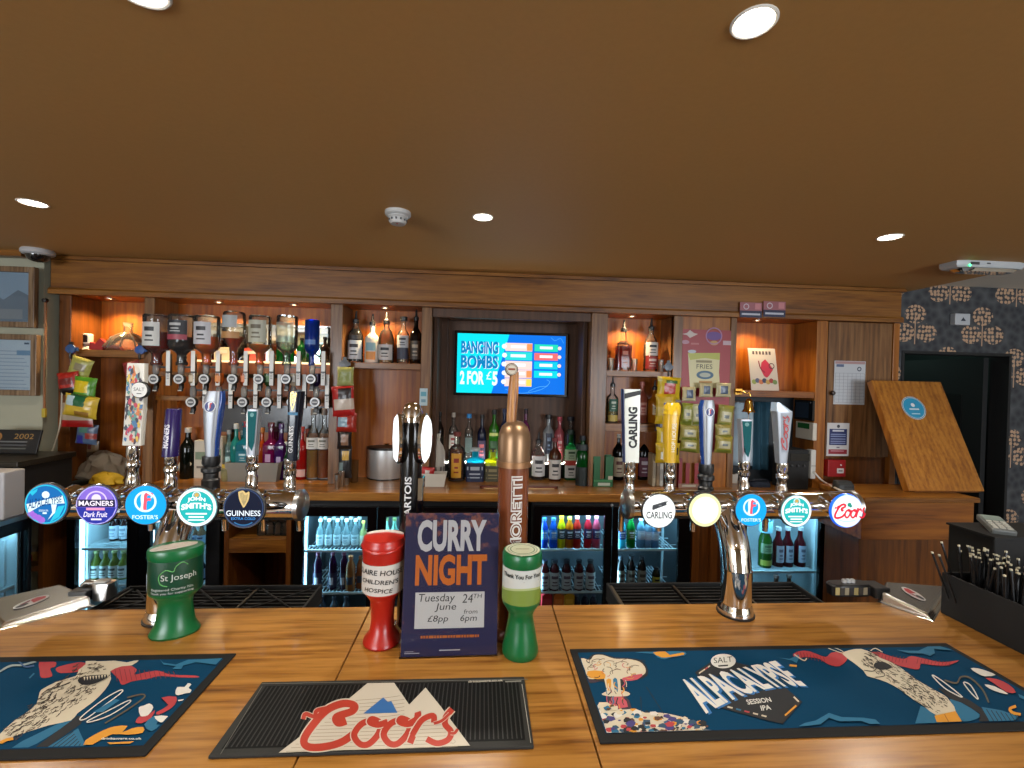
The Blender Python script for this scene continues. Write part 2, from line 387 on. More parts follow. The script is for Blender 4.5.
# dark passage behind the doorway
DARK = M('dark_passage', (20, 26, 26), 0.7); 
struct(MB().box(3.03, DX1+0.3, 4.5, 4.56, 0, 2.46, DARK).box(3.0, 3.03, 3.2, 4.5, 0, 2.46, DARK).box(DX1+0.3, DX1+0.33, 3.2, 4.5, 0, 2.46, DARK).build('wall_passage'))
d1 = struct(MB().cbox(0, 0, 0.98, 0.04, 0.8, 1.92, MATTE_BLACK).cbox(-0.021, 0, 1.2, 0.004, 0.5, 0.9, C(24, 22, 22)).build('door_1', loc=(3.87, 3.62, 0.01)))
struct(MB().box(DX0, DX0+.02, 3.095, 3.22, 0, DZ, MATTE_BLACK).box(DX1-.02, DX1, 3.095, 3.22, 0, DZ, MATTE_BLACK).box(DX0+.02, DX1-.02, 3.095, 3.22, DZ-.02, DZ, MATTE_BLACK).build('trim_2'))
area('passage_lamp', (3.5, 4.0, 2.4), (0, .2, -1), .5, .3, 2.5, (.55, 1, .85))
o = thing('wall_shelf', 'dim green-lit shelf with a pale upright edge inside the dark doorway', 'shelf', (3.35, 4.40, 1.78))
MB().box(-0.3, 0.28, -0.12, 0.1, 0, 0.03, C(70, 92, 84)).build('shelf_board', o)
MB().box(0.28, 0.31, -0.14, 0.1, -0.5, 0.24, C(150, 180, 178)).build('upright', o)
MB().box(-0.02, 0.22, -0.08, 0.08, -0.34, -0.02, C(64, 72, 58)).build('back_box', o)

# ------------------------------------------------------------------ main counter
bc = thing('bar_counter', 'long varnished oak bar counter running across the foreground', 'counter', (0, 0, 0))
SEAMS = [-2.35, -0.297, 0.216, 2.6]
for i in range(3):
    MB().box(SEAMS[i]+0.0012, SEAMS[i+1]-0.0012, 0.50, 1.28, ZC-0.042, ZC, OAK_TOP).build('top_board', bc, bevel=0.0025)
MB().box(-2.3, 2.55, 0.62, 0.66, 0.0, ZC-0.042, OAK_DEEPZ).box(-2.3, 2.55, 1.22, 1.25, 0.0, ZC-0.042, OAK_DEEPZ).build('carcass', bc)
TR = [(atZ(97, 605, 1.04).x, atZ(326, 580, 1.04).x), (atZ(605, 581, 1.04).x, atZ(792, 581, 1.04).x)]
for a, b in TR: MB().box(a+0.02, b-0.02, 1.25, 1.42, 0.955, 0.985, STEEL).build('tray_ledge', bc)
for k, (a, b) in enumerate(TR):
    t = thing('drip_tray', ('long black drip tray with a slatted grille behind the counter, on the left' if k == 0 else 'black drip tray with a grille of bars behind the chrome column, on the right'), 'drip tray', ((a+b)/2, 1.362, 0.985), group='black drip trays')
    h = (b-a)/2; m = MB()
    m.box(-h, h, -.078, .078, 0, .01, MATTE_BLACK); m.box(-h, h, -.078, -.07, .01, .056, MATTE_BLACK); m.box(-h, h, .07, .078, .01, .056, MATTE_BLACK); m.box(-h, -h+.008, -.07, .07, .01, .056, MATTE_BLACK); m.box(h-.008, h, -.07, .07, .01, .056, MATTE_BLACK)
    m.build('pan', t, bevel=.003)
    g = MB(); n = 3
    for j in range(n):
        x0 = -h+.01+(2*h-.02)*j/n; x1 = -h+.01+(2*h-.02)*(j+1)/n
        for q in range(7):
            y = -.06+.02*q; g.box(x0+.004, x1-.004, y-.003, y+.003, .036, .046, MATTE_BLACK)
        g.box(x0, x0+.008, -.07, .07, .034, .05, BLACK); 
        if k == 0:
            g.tube([(x0+.02, -.065, .047), (x1-.02, .065, .047)], .003, MATTE_BLACK, 6); g.tube([(x0+.02, .065, .047), (x1-.02, -.065, .047)], .003, MATTE_BLACK, 6)
    g.build('grille', t)

# ------------------------------------------------------------------ back bar joinery
XL, XR = X_(58, YP), X_(897, YP)
P = {k: X_(k, YP) for k in (58, 70, 143, 153, 329, 341, 420, 430, 590, 606, 672, 735, 815, 826, 891, 897)}
ZS = 2.165
o = thing('cornice', 'deep dark oak cornice running along the top of the back bar', 'cornice', (0, 0, 0))
XR = X_(901, 2.97)
MB().box(XL, XR, 2.99, 3.04, ZS, 2.375, OAK_X).build('fascia', o, bevel=.004)
m = MB(); m.prism([(2.965, 2.372), (2.965, 2.392), (2.975, 2.3995), (3.04, 2.3995), (3.04, 2.372)], XR-XL+.02, OAK_X, Matrix(((0, 0, 1, XL-.01), (1, 0, 0, 0), (0, 1, 0, 0), (0, 0, 0, 1)))).build('crown_moulding', o)
m = MB(); m.prism([(2.978, ZS-.005), (2.978, ZS+.022), (2.986, ZS+.034), (2.99, ZS+.034), (2.99, ZS-.005)], XR-XL+.015, OAK_X, Matrix(((0, 0, 1, XL-.005), (1, 0, 0, 0), (0, 1, 0, 0), (0, 0, 0, 1)))).build('lower_bead', o)
MB().box(XL+.001, XR, 3.04, YT+.03, ZS, ZS+.02, OAK_BACK).build('soffit', o)

def unit(name, label, x0, x1, backmat=OAK_BACK, yb=YB, cat='shelving'):
    u = thing(name, label, cat, (0, 0, 0))
    if backmat: MB().box(x0, x1, yb, yb+.02, ZB, ZS, backmat).build('back_panel', u)
    return u
def post(u, a, b, ya=YP, yb=YB+.02, m=OAK_Z, name='post'): return MB().box(P[a] if a in P else a, P[b] if b in P else b, ya, yb, ZB, ZS, m).build(name, u, bevel=.003)
def shelf(u, x0, x1, zt, th, m=OAK_X, ya=YP+.02, yb=YB): return MB().box(x0, x1, ya, yb, zt-th, zt, m).build('shelf', u, bevel=.002)
# left-hand bay
u = unit('bay_shelving', 'leftmost oak back-bar bay, one shelf with a glass decanter above', P[70], P[143]); post(u, 58, 70, YP, YB+.02, OAK_DEEPZ); post(u, 143, 153)
ZSH_L = Z_(105, 350, 3.07); shelf(u, P[70], P[143], ZSH_L, .045)
# optics bay
u = unit('bay_shelving', 'wide oak back-bar bay holding the two rows of upside-down spirit bottles', P[153], P[329]); post(u, 329, 341)
Z_RAIL1 = Z_(240, 376, 3.05); Z_RAIL2 = Z_(240, 400, 3.05)
Z_MIR = Z_(250, 361, 3.2)
MB().box(P[153]+.17, P[329], YB-.006, YB, Z_MIR, Z_(250, 324, YB), M('mirror', (220, 224, 226), .04, 1.0)).build('mirror', u)
MB().box(P[153]+.17, P[329], YB-.1, YB-.006, Z_MIR-.012, Z_MIR, M('lit_glass_shelf', (255, 226, 170), .3, 0, .8)).build('shelf', u)['label'] = 'softly lit glass shelf'
MB().box(P[153], P[329], 3.07, 3.09, Z_RAIL1-.012, Z_RAIL1+.016, OAK_X).build('rail', u)
MB().box(P[153], P[329], 3.07, 3.09, Z_RAIL2-.012, Z_RAIL2+.016, OAK_X).build('rail', u)
MB().box(P[153]+.28, P[329]-.05, YB-.008, YB, Z_(250, 432, YB), Z_(250, 405, YB), M('dark_splashback', (46, 50, 58), .2)).build('mirror', u)
# bottle bay
u = unit('bay_shelving', 'oak back-bar bay with five spirit bottles on its shelf, above the steel ice bucket', P[341], P[420]); post(u, 420, 430, YP, YT)
ZSH_B = Z_(385, 363, 3.07); shelf(u, P[341], P[420], ZSH_B, .04)
# screen bay
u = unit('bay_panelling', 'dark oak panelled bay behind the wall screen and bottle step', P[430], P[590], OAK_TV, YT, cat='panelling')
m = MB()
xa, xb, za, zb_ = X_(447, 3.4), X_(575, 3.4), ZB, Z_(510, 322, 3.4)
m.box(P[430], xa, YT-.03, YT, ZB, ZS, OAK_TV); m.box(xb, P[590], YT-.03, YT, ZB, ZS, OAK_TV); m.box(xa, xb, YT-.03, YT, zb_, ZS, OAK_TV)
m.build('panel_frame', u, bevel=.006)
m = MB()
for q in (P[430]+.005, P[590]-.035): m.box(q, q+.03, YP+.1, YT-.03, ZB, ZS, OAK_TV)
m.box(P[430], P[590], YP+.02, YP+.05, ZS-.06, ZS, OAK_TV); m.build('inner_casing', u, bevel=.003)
# right-hand bay with two shelves
u = unit('bay_shelving', 'oak back-bar bay with two shelves of bottles, right of the screen', P[606], P[672]); post(u, 590, 606, YP, YT)
ZSH_1, ZSH_2 = Z_(640, 371, 3.07), Z_(640, 424, 3.07)
shelf(u, P[606], P[672], ZSH_1, .04); shelf(u, P[606], P[672], ZSH_2, .055)
# flat panel carrying the crisp card
u = unit('bay_panelling', 'flat oak panel carrying the red card of crisps', P[672], P[735], None, cat='panelling')
MB().box(P[672], P[735], YP+.012, YP+.04, ZB, ZS, OAK_SIDE).build('panel', u)
post(u, 672, X_(681, YP), YP, YB+.02, OAK_Z); post(u, X_(729, YP), 735, YP, YB+.02, OAK_Z)
# leaflet bay
u = unit('bay_shelving', 'oak back-bar bay with a leaflet on its shelf and brass bell below', P[735], P[815]); post(u, 815, 826, m=OAK_SIDE)
ZSH_R = Z_(775, 391, 3.06); shelf(u, P[735], P[815], ZSH_R, .045, OAK_DEEP, YP+.005)
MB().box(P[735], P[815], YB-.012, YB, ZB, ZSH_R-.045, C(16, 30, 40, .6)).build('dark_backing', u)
# cupboard
u = thing('wall_cupboard', 'tall dark oak cupboard door at the right end of the back bar', 'cupboard', (0, 0, 0))
MB().box(P[826], P[891], YP+.03, YB, ZB, ZS, OAK_DEEPZ).build('carcass', u)
zd = Z_(860, 457, YP)
d = MB().box(P[826]+.006, P[891]-.006, YP, YP+.026, zd, ZS-.004, OAK_Z).build('door', u, bevel=.003)
MB().lathe([(.007, 0), (.014, .006), (.017, .016), (.012, .026), (0, .028)], C(44, 26, 18, .35), 16, MX((X_(831, YP), YP-.001, Z_(831, 393, YP)), rx=pi/2)).build('knob', d)
MB().box(P[891], P[897], YP-.005, YB+.02, ZB, ZS, OAK_SIDE).build('end_post', u, bevel=.003)
# worktop
o = thing('back_bar_worktop', 'long oak worktop of the back bar under the bottles', 'worktop', (0, 0, 0))
MB().box(X_(64, YF, 490), 3.03, YF, 3.49, ZB-.052, ZB, OAK_BAR).build('top', o, bevel=.004)
# open wooden shelf unit between the left and middle fridges
x0, x1 = X_(222, 2.9, 550), X_(291, 2.9, 550)
u = thing('open_shelf_unit', 'open oak shelf unit with a thick shelf, between two fridges on the left', 'shelf unit', ((x0+x1)/2, 2.9, 0)); h = (x1-x0)/2
MB().box(-h+.012, -h+.04, 0, .5, 0, .915, OAK_DEEPZ).build('side_panel', u); MB().box(h-.03, h-.002, 0, .5, 0, .915, OAK_DEEPZ).build('side_panel', u)
MB().box(-h+.04, h-.03, .48, .5, 0, .915, OAK_DEEPZ).build('back_panel', u)
zt = Z_(255, 539, 2.9); MB().box(-h+.04, h-.03, 0.0, .48, zt-.088, zt, OAK_BAR).build('shelf', u, bevel=.003)
MB().box(-h+.04, h-.03, 0.0, .48, .1, .13, OAK_DEEP).build('shelf', u); MB().box(-h+.012, h-.002, -.002, .03, .87, .915, OAK_DEEP).build('top_rail', u)
SHX = (x0+x1)/2; SHZ = zt
# wood panelling right of the third fridge, and right of the last one
x0, x1 = X_(692, 2.9, 550), X_(733, 2.9, 550)
u = thing('panel_unit', 'narrow dark oak panel between fridges, seen beside the chrome column', 'panelling', ((x0+x1)/2, 2.9, 0)); h = (x1-x0)/2
MB().box(-h, h, .03, .4, 0, .915, OAK_DEEPZ).build('panel', u)
for q in (-h+.0, -h*.1, h*.55): MB().box(q, q+.05, 0, .03, 0, .915, OAK_DEEPZ).build('batten', u, bevel=.004)
# counter return and lifted flap on the right
bx0, bx1 = X_(862, 2.5, 515), X_(974, 2.5, 515); zt, zb2 = Z_(910, 497, 2.5), Z_(910, 540, 2.5)
RTZ = zt
u = thing('counter_return', 'boxed oak end of the back counter below the lifted flap', 'counter', (0, 0, 0))
MB().box(bx0, bx1, 2.5, 2.84, zb2, zt-.028, OAK_DEEP).build('apron', u, bevel=.004)
MB().box(bx0-.004, bx1+.015, 2.48, 2.838, zt-.028, zt, OAK_BAR).build('top', u, bevel=.004)
MB().box(X_(858, 2.56, 570), bx1-.03, 2.56, 2.83, 0, zb2, OAK_DEEPZ).build('base_panel', u)
f = thing('counter_flap', 'lifted oak counter flap leaning back, with a round blue sticker', 'counter flap', tuple(atY(948, 494, 2.6)))
f.location.z = zt+.001
a = atY(912, 496, 2.6); b = atY(985, 492, 2.6); c = atY(868, 383, 2.9); wf = (b.x-a.x)/2+.01; hf = math.hypot(.3, c.z-a.z); tilt = -math.atan2(.3, c.z-a.z)
FT = Matrix.Rotation(tilt, 4, 'X')
MB().box(-wf, wf, 0, .045, .012, hf, OAK_FLAP, FT).build('board', f, bevel=.004)
m = MB(); T = FT @ FRONT; cxs, czs = -.02, hf*.74
m.disc(cxs, czs, .082, C(220, 236, 240), T, .0006); m.ring(cxs, czs, .079, .004, C(40, 90, 130), T, .0009); m.disc(cxs, czs, .071, C(44, 160, 204), T, .001)
m.disc(cxs, czs+.02, .014, C(235, 245, 250), T, .0014); m.rect(cxs-.034, czs-.014, cxs+.034, czs-.004, C(230, 244, 250), T, .0014); m.rect(cxs-.03, czs-.045, cxs+.03, czs-.038, C(200, 232, 244), T, .0014)
m.build('sticker', f)['label'] = 'round blue sticker with a white rim'
MB().box(-wf+.05, wf-.02, .02, .06, 0.0, .03, OAK_DEEP).build('hinge_rail', f)

# ------------------------------------------------------------------ fridges
LINER = M('fridge_liner', (206, 224, 230), .4); SHADED_LINER = M('shaded_liner', (74, 82, 88), .5); FROST = M('shelf_white', (214, 234, 240), .4)  # second liner: shade behind the packed bottles put into its colour
def fridge(label, px0, px1, doors, sh_px, Yf=2.88, zt=.912, gz=None, power=5.0, rotz=0, loc=None, depth=.5, LINER=LINER):
    """glass-door bottle cooler: cabinet, lit interior, doors and wire shelves"""
    x0, x1 = X_(px0, Yf, 550), X_(px1, Yf, 550); xm = (x0+x1)/2
    r = thing('bottle_fridge', label, 'fridge', loc or (xm, Yf, 0), rotz, 'glass-door bottle fridges'); h = (x1-x0)/2
    GZ1 = gz or .81; GZ0 = .13; D = depth
    m = MB(); m.box(-h, -h+.03, .03, D, .06, zt, BLACK); m.box(h-.03, h, .03, D, .06, zt, BLACK); m.box(-h+.03, h-.03, .03, D, GZ1+.05, zt, BLACK); m.box(-h+.03, h-.03, .03, D, .06, .1, BLACK); m.box(-h+.03, h-.03, D-.02, D, .1, GZ1+.05, BLACK)
    m.box(-h+.02, h-.02, .06, D-.02, 0, .06, BLACK); m.build('cabinet', r, bevel=.003)
    m = MB(); m.box(-h+.03, h-.03, D-.03, D-.021, .1, GZ1+.05, LINER); m.box(-h+.03, -h+.036, .04, D-.03, .1, GZ1+.05, LINER); m.box(h-.036, h-.03, .04, D-.03, .1, GZ1+.05, LINER)
    m.build('liner', r)
    for sx in (-1, 1):
        for q in range(2): MB().cbox(sx*(h-.044), .10+.26*q, .46, .012, .018, .66, FROST).build('shelf_post', r)
    for (dx0, dx1), (fx0, fx1) in doors:
        g0, g1 = X_(dx0, Yf, 550)-xm, X_(dx1, Yf, 550)-xm; f0, f1 = X_(fx0, Yf, 550)-xm, X_(fx1, Yf, 550)-xm
        d = MB(); d.box(f0, g0, -.004, .028, .09, GZ1+.06, BLACKG); d.box(g1, f1, -.004, .028, .09, GZ1+.06, BLACKG); d.box(g0, g1, -.004, .028, GZ1, GZ1+.06, BLACKG); d.box(g0, g1, -.004, .028, .09, GZ0, BLACKG)
        dob = d.build('door', r, bevel=.002)
        MB().box(g0, g1, .008, .012, GZ0, GZ1, PANE).build('pane', dob)
        MB().box(g0+.005, g1-.005, .034, .05, GZ1-.004, GZ1+.012, GLOW(190, 240, 255, 4)).build('light_strip', r)
        area('fridge_lamp', ((g0+g1)/2, .07, GZ1-.012), (0, .45, -1), g1-g0-.02, .05, power, (.36, .76, 1.0), parent=r)
        MB().box(f0+.03, f0+.038, .05, .075, GZ0+.1, GZ1-.05, GLOW(190, 240, 255, 2.5)).build('side_light_strip', r)
        area('fridge_side_lamp', (f0+.045, .062, .46), (1, .9, 0), .02, .6, power*.5, (.36, .76, 1.0), parent=r)
        for z in sh_px:
            s = MB(); s.box(f0+.035, f1-.02, .052, .062, z-.014, z, FROST)
            n = int((g1-g0)/.022)
            for q in range(n+1): 
                xq = g0+(g1-g0)*q/n; s.box(xq-.002, xq+.002, .06, D-.04, z-.008, z-.002, FROST)
            for q in range(3): s.box(f0+.035, f1-.02, .15+.13*q, .154+.13*q, z-.012, z-.007, FROST)
            s.build('shelf', r)
    MB().lathe([(0.009, 0), (.009, .004), (0, .005)], STEEL, 12, MX((0, .028, zt-.03), rx=pi/2)).build('lock', r)
    return r
fz1 = Z_(100, 547, 2.95); fz2 = Z_(335, 549, 2.95); fz3 = Z_(335, 591, 2.95); fz4 = Z_(790, 570, 2.95); fz5 = Z_(100, 583, 2.95); fz6 = Z_(570, 548, 2.95); fz7 = Z_(570, 590, 2.95)
fridge('double glass-door fridge at far left, green-necked bottles low down', 66, 221, [((75, 127), (67, 138)), ((150, 206), (139, 220))], (fz1, fz5-.0), gz=.83, power=1.0)
fridge('double glass-door fridge left of the poster, clear mixers over purple drinks', 293, 522, [((303, 367), (294, 376)), ((385, 505), (377, 520))], (fz2, fz3), power=2.6, LINER=SHADED_LINER)
fridge('double glass-door fridge right of the poster, rainbow of sports drinks on top', 531, 691, [((541, 604), (533, 611)), ((618, 678), (612, 690))], (fz6, fz7), gz=.82, power=2.8, LINER=SHADED_LINER)
fridge('single glass-door fridge with red bottles behind the chrome column', 735, 832, [((746, 820), (737, 830))], (fz4, fz4-.27), power=2)
fridge('side-on undercounter fridge glowing blue at the left edge of the bar', 600, 760, [((604, 757), (601, 759))], (.55, .3), power=1.1, zt=.88, gz=.84, rotz=pi/2, loc=(-2.385, 2.02, 0))
# stainless bench top over the side fridge, and the dark return worktop
o = thing('steel_bench_top', 'pale stainless bench top at the left edge above the blue-lit fridge', 'bench top', (-2.9, 1.88, .882))
MB().box(-.5, .515, -.66, .66, 0, .045, STEEL).box(.49, .517, -.66, .66, .001, .012, STEEL).build('top', o, bevel=.004)
o = thing('return_worktop', 'dark wooden side worktop at the left, between steel bench and wall', 'worktop', (-3.0, 2.72, 0))
MB().box(-.5, .52, -.165, .22, .918, .97, OAK_DEEP).build('top', o, bevel=.004); MB().box(-.5, .02, -.15, .2, .0, .918, OAK_DEEPZ).build('base', o)
# ------------------------------------------------------------------ ceiling fittings
WARM = (1.0, .86, .66)
def downlight(px, py, r, label, power, side_w=0.006, col=(1, .93, .82)):
    p = atZ(px, py, ZCEIL)
    o = thing('downlight', label, 'downlight', (p.x, p.y, ZCEIL), group='recessed ceiling downlights')
    MB().lathe([(r*1.16, -.0005), (r*1.16, -.002), (r*1.08, -.004), (r, -.003), (r*.96, -.0005)], M('ceiling_fitting', (226, 222, 214), .35), 28).build('trim_ring', o)
    MB().lathe([(r*.95, -.0006), (r*.8, -.002), (0, -.0026)], GLOW(255, 246, 226, 12), 24).build('lamp_lens', o)
    spot('downlight_beam', (0, 0, -.02), power, col, 150, .8, o, .05)
    return o
DL = 30
downlight(137, -14, .045, 'downlight cut by the top edge of the picture, upper left', DL)
downlight(754, 22, .037, 'big bright downlight nearest the viewer, upper right', DL)
downlight(33, 203, .045, 'downlight at far left of the ceiling, before the security camera', DL)
downlight(483, 217, .04, 'downlight in the middle of the ceiling, right of the smoke detector', DL)
downlight(890, 237, .045, 'downlight at right of the ceiling, beside the emergency light', DL)
for sx in (-2.4, 0.2, 2.6):
    spot('rear_fill_beam', (sx, -1.6, ZCEIL-.03), 50, (1, .93, .82), 155, .8)  # unseen spots behind the viewer, no fittings, added for bounce light
def soffit(px, py, label, power=3.2, Y=3.14):
    p = Vector((X_(px, Y, py), Y, ZS))
    o = thing('cabinet_spotlight', label, 'spotlight', (p.x, Y, ZS), group='small spotlights in the back bar')
    MB().lathe([(.03, -.0005), (.03, -.004), (.022, -.005), (.018, -.001)], STEEL, 20).build('trim_ring', o)
    MB().lathe([(.0175, -.0008), (.012, -.002), (0, -.0025)], GLOW(255, 226, 170, 10), 16).build('lamp_lens', o)
    spot('cabinet_beam', (0, 0, -.02), power, (1.0, .68, .34), 140, .7, o, .015)
SP = 15.0
soffit(110, 305, 'cabinet spotlight above the glass decanter, leftmost bay', SP)
soffit(219, 306, 'cabinet spotlight over the upside-down bottles, left one', SP)
soffit(294, 308, 'cabinet spotlight over the upside-down bottles, right one', SP)
soffit(385, 311, 'cabinet spotlight above the five shelf bottles', SP)
soffit(632, 317, 'cabinet spotlight above the two whiskey bottles on the right', SP)
soffit(757, 322, 'cabinet spotlight shining down on the leaflet', SP*.55)

p = atZ(398, 212, ZCEIL)
o = thing('smoke_detector', 'round white smoke detector on the ceiling left of the middle downlight', 'smoke detector', (p.x, p.y, ZCEIL))
MB().lathe([(.054, 0), (.054, -.014), (.05, -.018), (.044, -.02)], WHITE, 32).build('base', o)
MB().lathe([(.043, -.02), (.043, -.024), (.036, -.03), (.036, -.044), (.03, -.052), (0, -.054)], WHITE, 32).build('sensing_head', o)
m = MB()
for k in range(12): a = 2*pi*k/12; m.cbox(.037*cos(a), .037*sin(a), -.037, .006, .006, .008, C(90, 90, 92))
m.build('vent_slots', o); MB().lathe([(.004, -.054), (.004, -.0555), (0, -.056)], C(190, 40, 30), 8, MX((0, -.012, .001))).build('indicator', o)
p = atZ(38, 253, ZCEIL)
o = thing('security_camera', 'white dome security camera on the ceiling corner at far left', 'camera', (atY(38, 252, 2.87).x, 2.87, ZCEIL), 0)
MB().lathe([(.07, 0), (.076, -.008), (.076, -.024), (.068, -.032), (.055, -.034)], M('camera_white', (214, 214, 216), .4), 32).build('housing', o)
MB().lathe([(.054, -.033), (.052, -.048), (.04, -.064), (.02, -.073), (0, -.075)], M('dome_tint', (16, 18, 24), .06, coat=1), 28).build('dome', o)
a = atY(946, 264, 2.05)
p = atZ(1000, 262, ZCEIL)
o = thing('emergency_light', 'white emergency light bar on the ceiling edge with a green indicator', 'emergency light', (p.x-.05, p.y+.05, ZCEIL), 0)
MB().loft([(0, 0, 0, .20, .062, 12), (0, 0, -.022, .20, .062, 12), (0, 0, -.034, .19, .054, 12)], M('light_body', (206, 212, 216), .4), 24).build('body', o)
MB().loft([(.01, 0, -.0345, .165, .046, 10), (.01, 0, -.05, .15, .036, 10)], GL(226, 232, 236, .5), 24).build('diffuser', o)
MB().cbox(-.11, -.0625, -.016, .05, .003, .014, C(70, 74, 78)).cbox(-.03, -.0625, -.014, .02, .003, .008, C(90, 94, 98)).build('nameplate', o)
MB().lathe([(.006, 0), (.006, .002), (0, .003)], GLOW(60, 255, 140, 4), 10, MX((-.14, -.0625, -.028), rx=pi/2)).build('indicator', o)

# ------------------------------------------------------------------ beer fonts
NAVY = C(14, 24, 58, .3)
def fw_(T=None): return T
def lens(parent, X, Y, Z, r, draw, label, depth=.02, rim=None, facemat=None):
    rimm = rim or M('badge_rim', (120, 122, 126), .2, .9)
    o = MB().lathe([(r*.55, .0), (r*.8, .006), (r*1.0, .014), (r*1.02, depth-.006), (r*.98, depth), (r*.93, depth)], rimm, 36, MX((X, Y, Z), rx=pi/2)).build('lens_badge', parent); o['label'] = label
    m = MB(); T = front(X, Y-depth-.0005, Z)
    m.lathe([(r*.945, -.002), (r*.94, .001), (0, .001)], facemat or C(255, 255, 255), 36, T)
    draw(m, T @ Matrix.Scale(r, 4)); m.build('lens_face', o); return o
Z1, Z2, Z3, Z4 = .028, .036, .044, .052       # printed layers, in radii
E_ = 0.9
def d_alp(m, T):
    B = GLOW(10, 120, 190, E_); W = GLOW(225, 250, 255, 1); Cc = GLOW(40, 200, 230, E_); D = GLOW(12, 66, 130, E_)
    m.ring(0, 0, .93, .06, Cc, T, Z1); m.disc(0, .45, .17, W, T, Z2)
    m.poly([(-.85, .0), (.75, .42), (.85, .05), (-.1, .0), (-.75, -.4)], W, T, Z2)
    m.text('ALPACALYPSE', 0, .12, None, None, D, T, Z3, warp=lambda u, v: (-.76+1.48*u, -.1+.2*u+v*(.34-.04*u)-(.14*(1-u)*(1-v))), bold=.01)
    m.poly([(.25, .0), (.5, .0), (.42, -.4), (.1, -.75), (.3, -.4)], W, T, Z2); m.poly([(.55, -.1), (.85, -.05), (.6, -.6), (.2, -.85)], Cc, T, Z1)
    m.text('SESSION IPA', -.08, -.3, .42, .1, W, T, Z3); m.rect(-.12, -.46, .06, -.38, W, T, Z3)
    for k, (x, y) in enumerate(((-.65, -.45), (-.5, -.58), (-.32, -.66), (-.18, -.76))): m.disc(x, y, .16, GLOW(170, 110, 220, E_), T, Z1)
    m.poly([(-.7, .55), (-.35, .75), (-.4, .6), (-.6, .4)], Cc, T, Z2)
def d_mag(m, T):
    P_ = GLOW(60, 70, 190, E_); V = GLOW(140, 110, 220, E_); W = GLOW(250, 240, 255, 1)
    m.ring(0, 0, .93, .05, GLOW(190, 180, 240, 1), T, Z1); m.disc(0, .12, .8, V, T, Z1); m.poly([(-.92, -.1), (.92, -.1), (.75, -.5), (.4, -.82), (0, -.9), (-.4, -.82), (-.75, -.5)], GLOW(40, 50, 165, E_), T, Z2)
    m.ring(0, .2, .5, .07, GLOW(220, 200, 250, 1), T, Z2, 0, pi); m.disc(0, .32, .22, GLOW(230, 220, 235, 1), T, Z2)
    m.rect(-.86, -.08, .86, .28, GLOW(30, 24, 70, .6), T, Z3); m.text('MAGNERS', 0, .1, 1.58, .25, W, T, Z4, bold=.02)
    m.rect(-.45, -.24, .4, -.12, GLOW(240, 150, 190, 1), T, Z3); m.text('Dark Fruit', -.02, -.44, 1.1, .26, W, T, Z4, bold=.012, shear=.25); m.rect(-.22, -.72, .26, -.64, W, T, Z4)
def d_fos(m, T):
    W = GLOW(220, 250, 255, 1.1); R = GLOW(250, 90, 110, 1)
    m.ring(0, .18, .52, .1, W, T, Z2); m.ribbon([(-.18, -.3), (-.1, 0), (-.12, .4), (-.02, .6)], .2, W, T, Z2); m.ribbon([(.34, .5), (.16, .56), (.02, .5), (.0, .2), (-.02, -.1), (.0, -.22)], .15, R, T, Z3); m.ribbon([(.05, .24), (.16, .3), (.26, .26)], .12, R, T, Z4); m.ribbon([(.1, .62), (.3, .5), (.28, .36)], .08, W, T, Z4)
    m.text("FOSTER'S", 0, -.58, 1.2, .2, W, T, Z2, bold=.012)
def d_js(m, T):
    W = GLOW(240, 252, 250, 1.1); G = GLOW(210, 170, 90, 1); TL = GLOW(22, 170, 160, 1)
    m.ring(0, 0, .94, .15, W, T, Z1); m.ring(0, 0, .8, .03, TL, T, Z2)
    m.disc(0, .6, .11, G, T, Z2); m.ring(0, .58, .2, .04, W, T, Z2)
    arc = lambda y0, wd, hh, b: (lambda u, v: ((u-.5)*wd, y0+v*hh+b*(1-(2*u-1)**2)))
    m.text('JOHN', 0, 0, None, None, W, T, Z3, bold=.045, warp=arc(.22, .85, .24, .06)); m.text("SMITH'S", 0, 0, None, None, W, T, Z3, bold=.045, warp=arc(-.16, 1.42, .3, .1))
    m.rect(-.5, -.36, .5, -.28, W, T, Z2); m.rect(-.36, -.52, .36, -.44, W, T, Z2); m.rect(-.4, -.66, .4, -.6, W, T, Z2)
def harp(m, T, cx, cy, s, mat, z):
    m.ribbon([(cx-.3*s, cy+.5*s), (cx-.22*s, cy), (cx+.02*s, cy-.5*s)], .1*s, mat, T, z); m.ribbon([(cx-.3*s, cy+.45*s), (cx-.05*s, cy+.52*s), (cx+.1*s, cy+.35*s), (cx+.34*s, cy+.48*s)], .12*s, mat, T, z); m.ribbon([(cx+.32*s, cy+.46*s), (cx+.26*s, cy), (cx+.02*s, cy-.48*s)], .09*s, mat, T, z)
    for k in range(5):
        x = cx-.18*s+.09*s*k; m.ribbon([(x, cy+.4*s), (x+.06*s, cy-.1*s)], .025*s, mat, T, z, n=1)
def d_gui(m, T):
    W = GLOW(236, 246, 255, 1); G = GLOW(226, 196, 130, .9); 
    m.ring(0, 0, .93, .05, GLOW(60, 80, 120, .7), T, Z1); harp(m, T, 0, .42, .75, G, Z2); m.poly([(-.2, .76), (.24, .76), (.16, .3), (.0, .08), (-.12, .3)], GLOW(190, 170, 120, .7), T, Z1)
    m.text('GUINNESS', 0, -.24, 1.6, .27, W, T, Z3, bold=.012); m.text('EXTRA COLD', 0, -.5, 1.12, .12, GLOW(70, 160, 240, 1), T, Z3); m.ring(0, -.1, .75, .06, GLOW(60, 130, 190, .6), T, Z2, pi*1.3, pi*1.7)
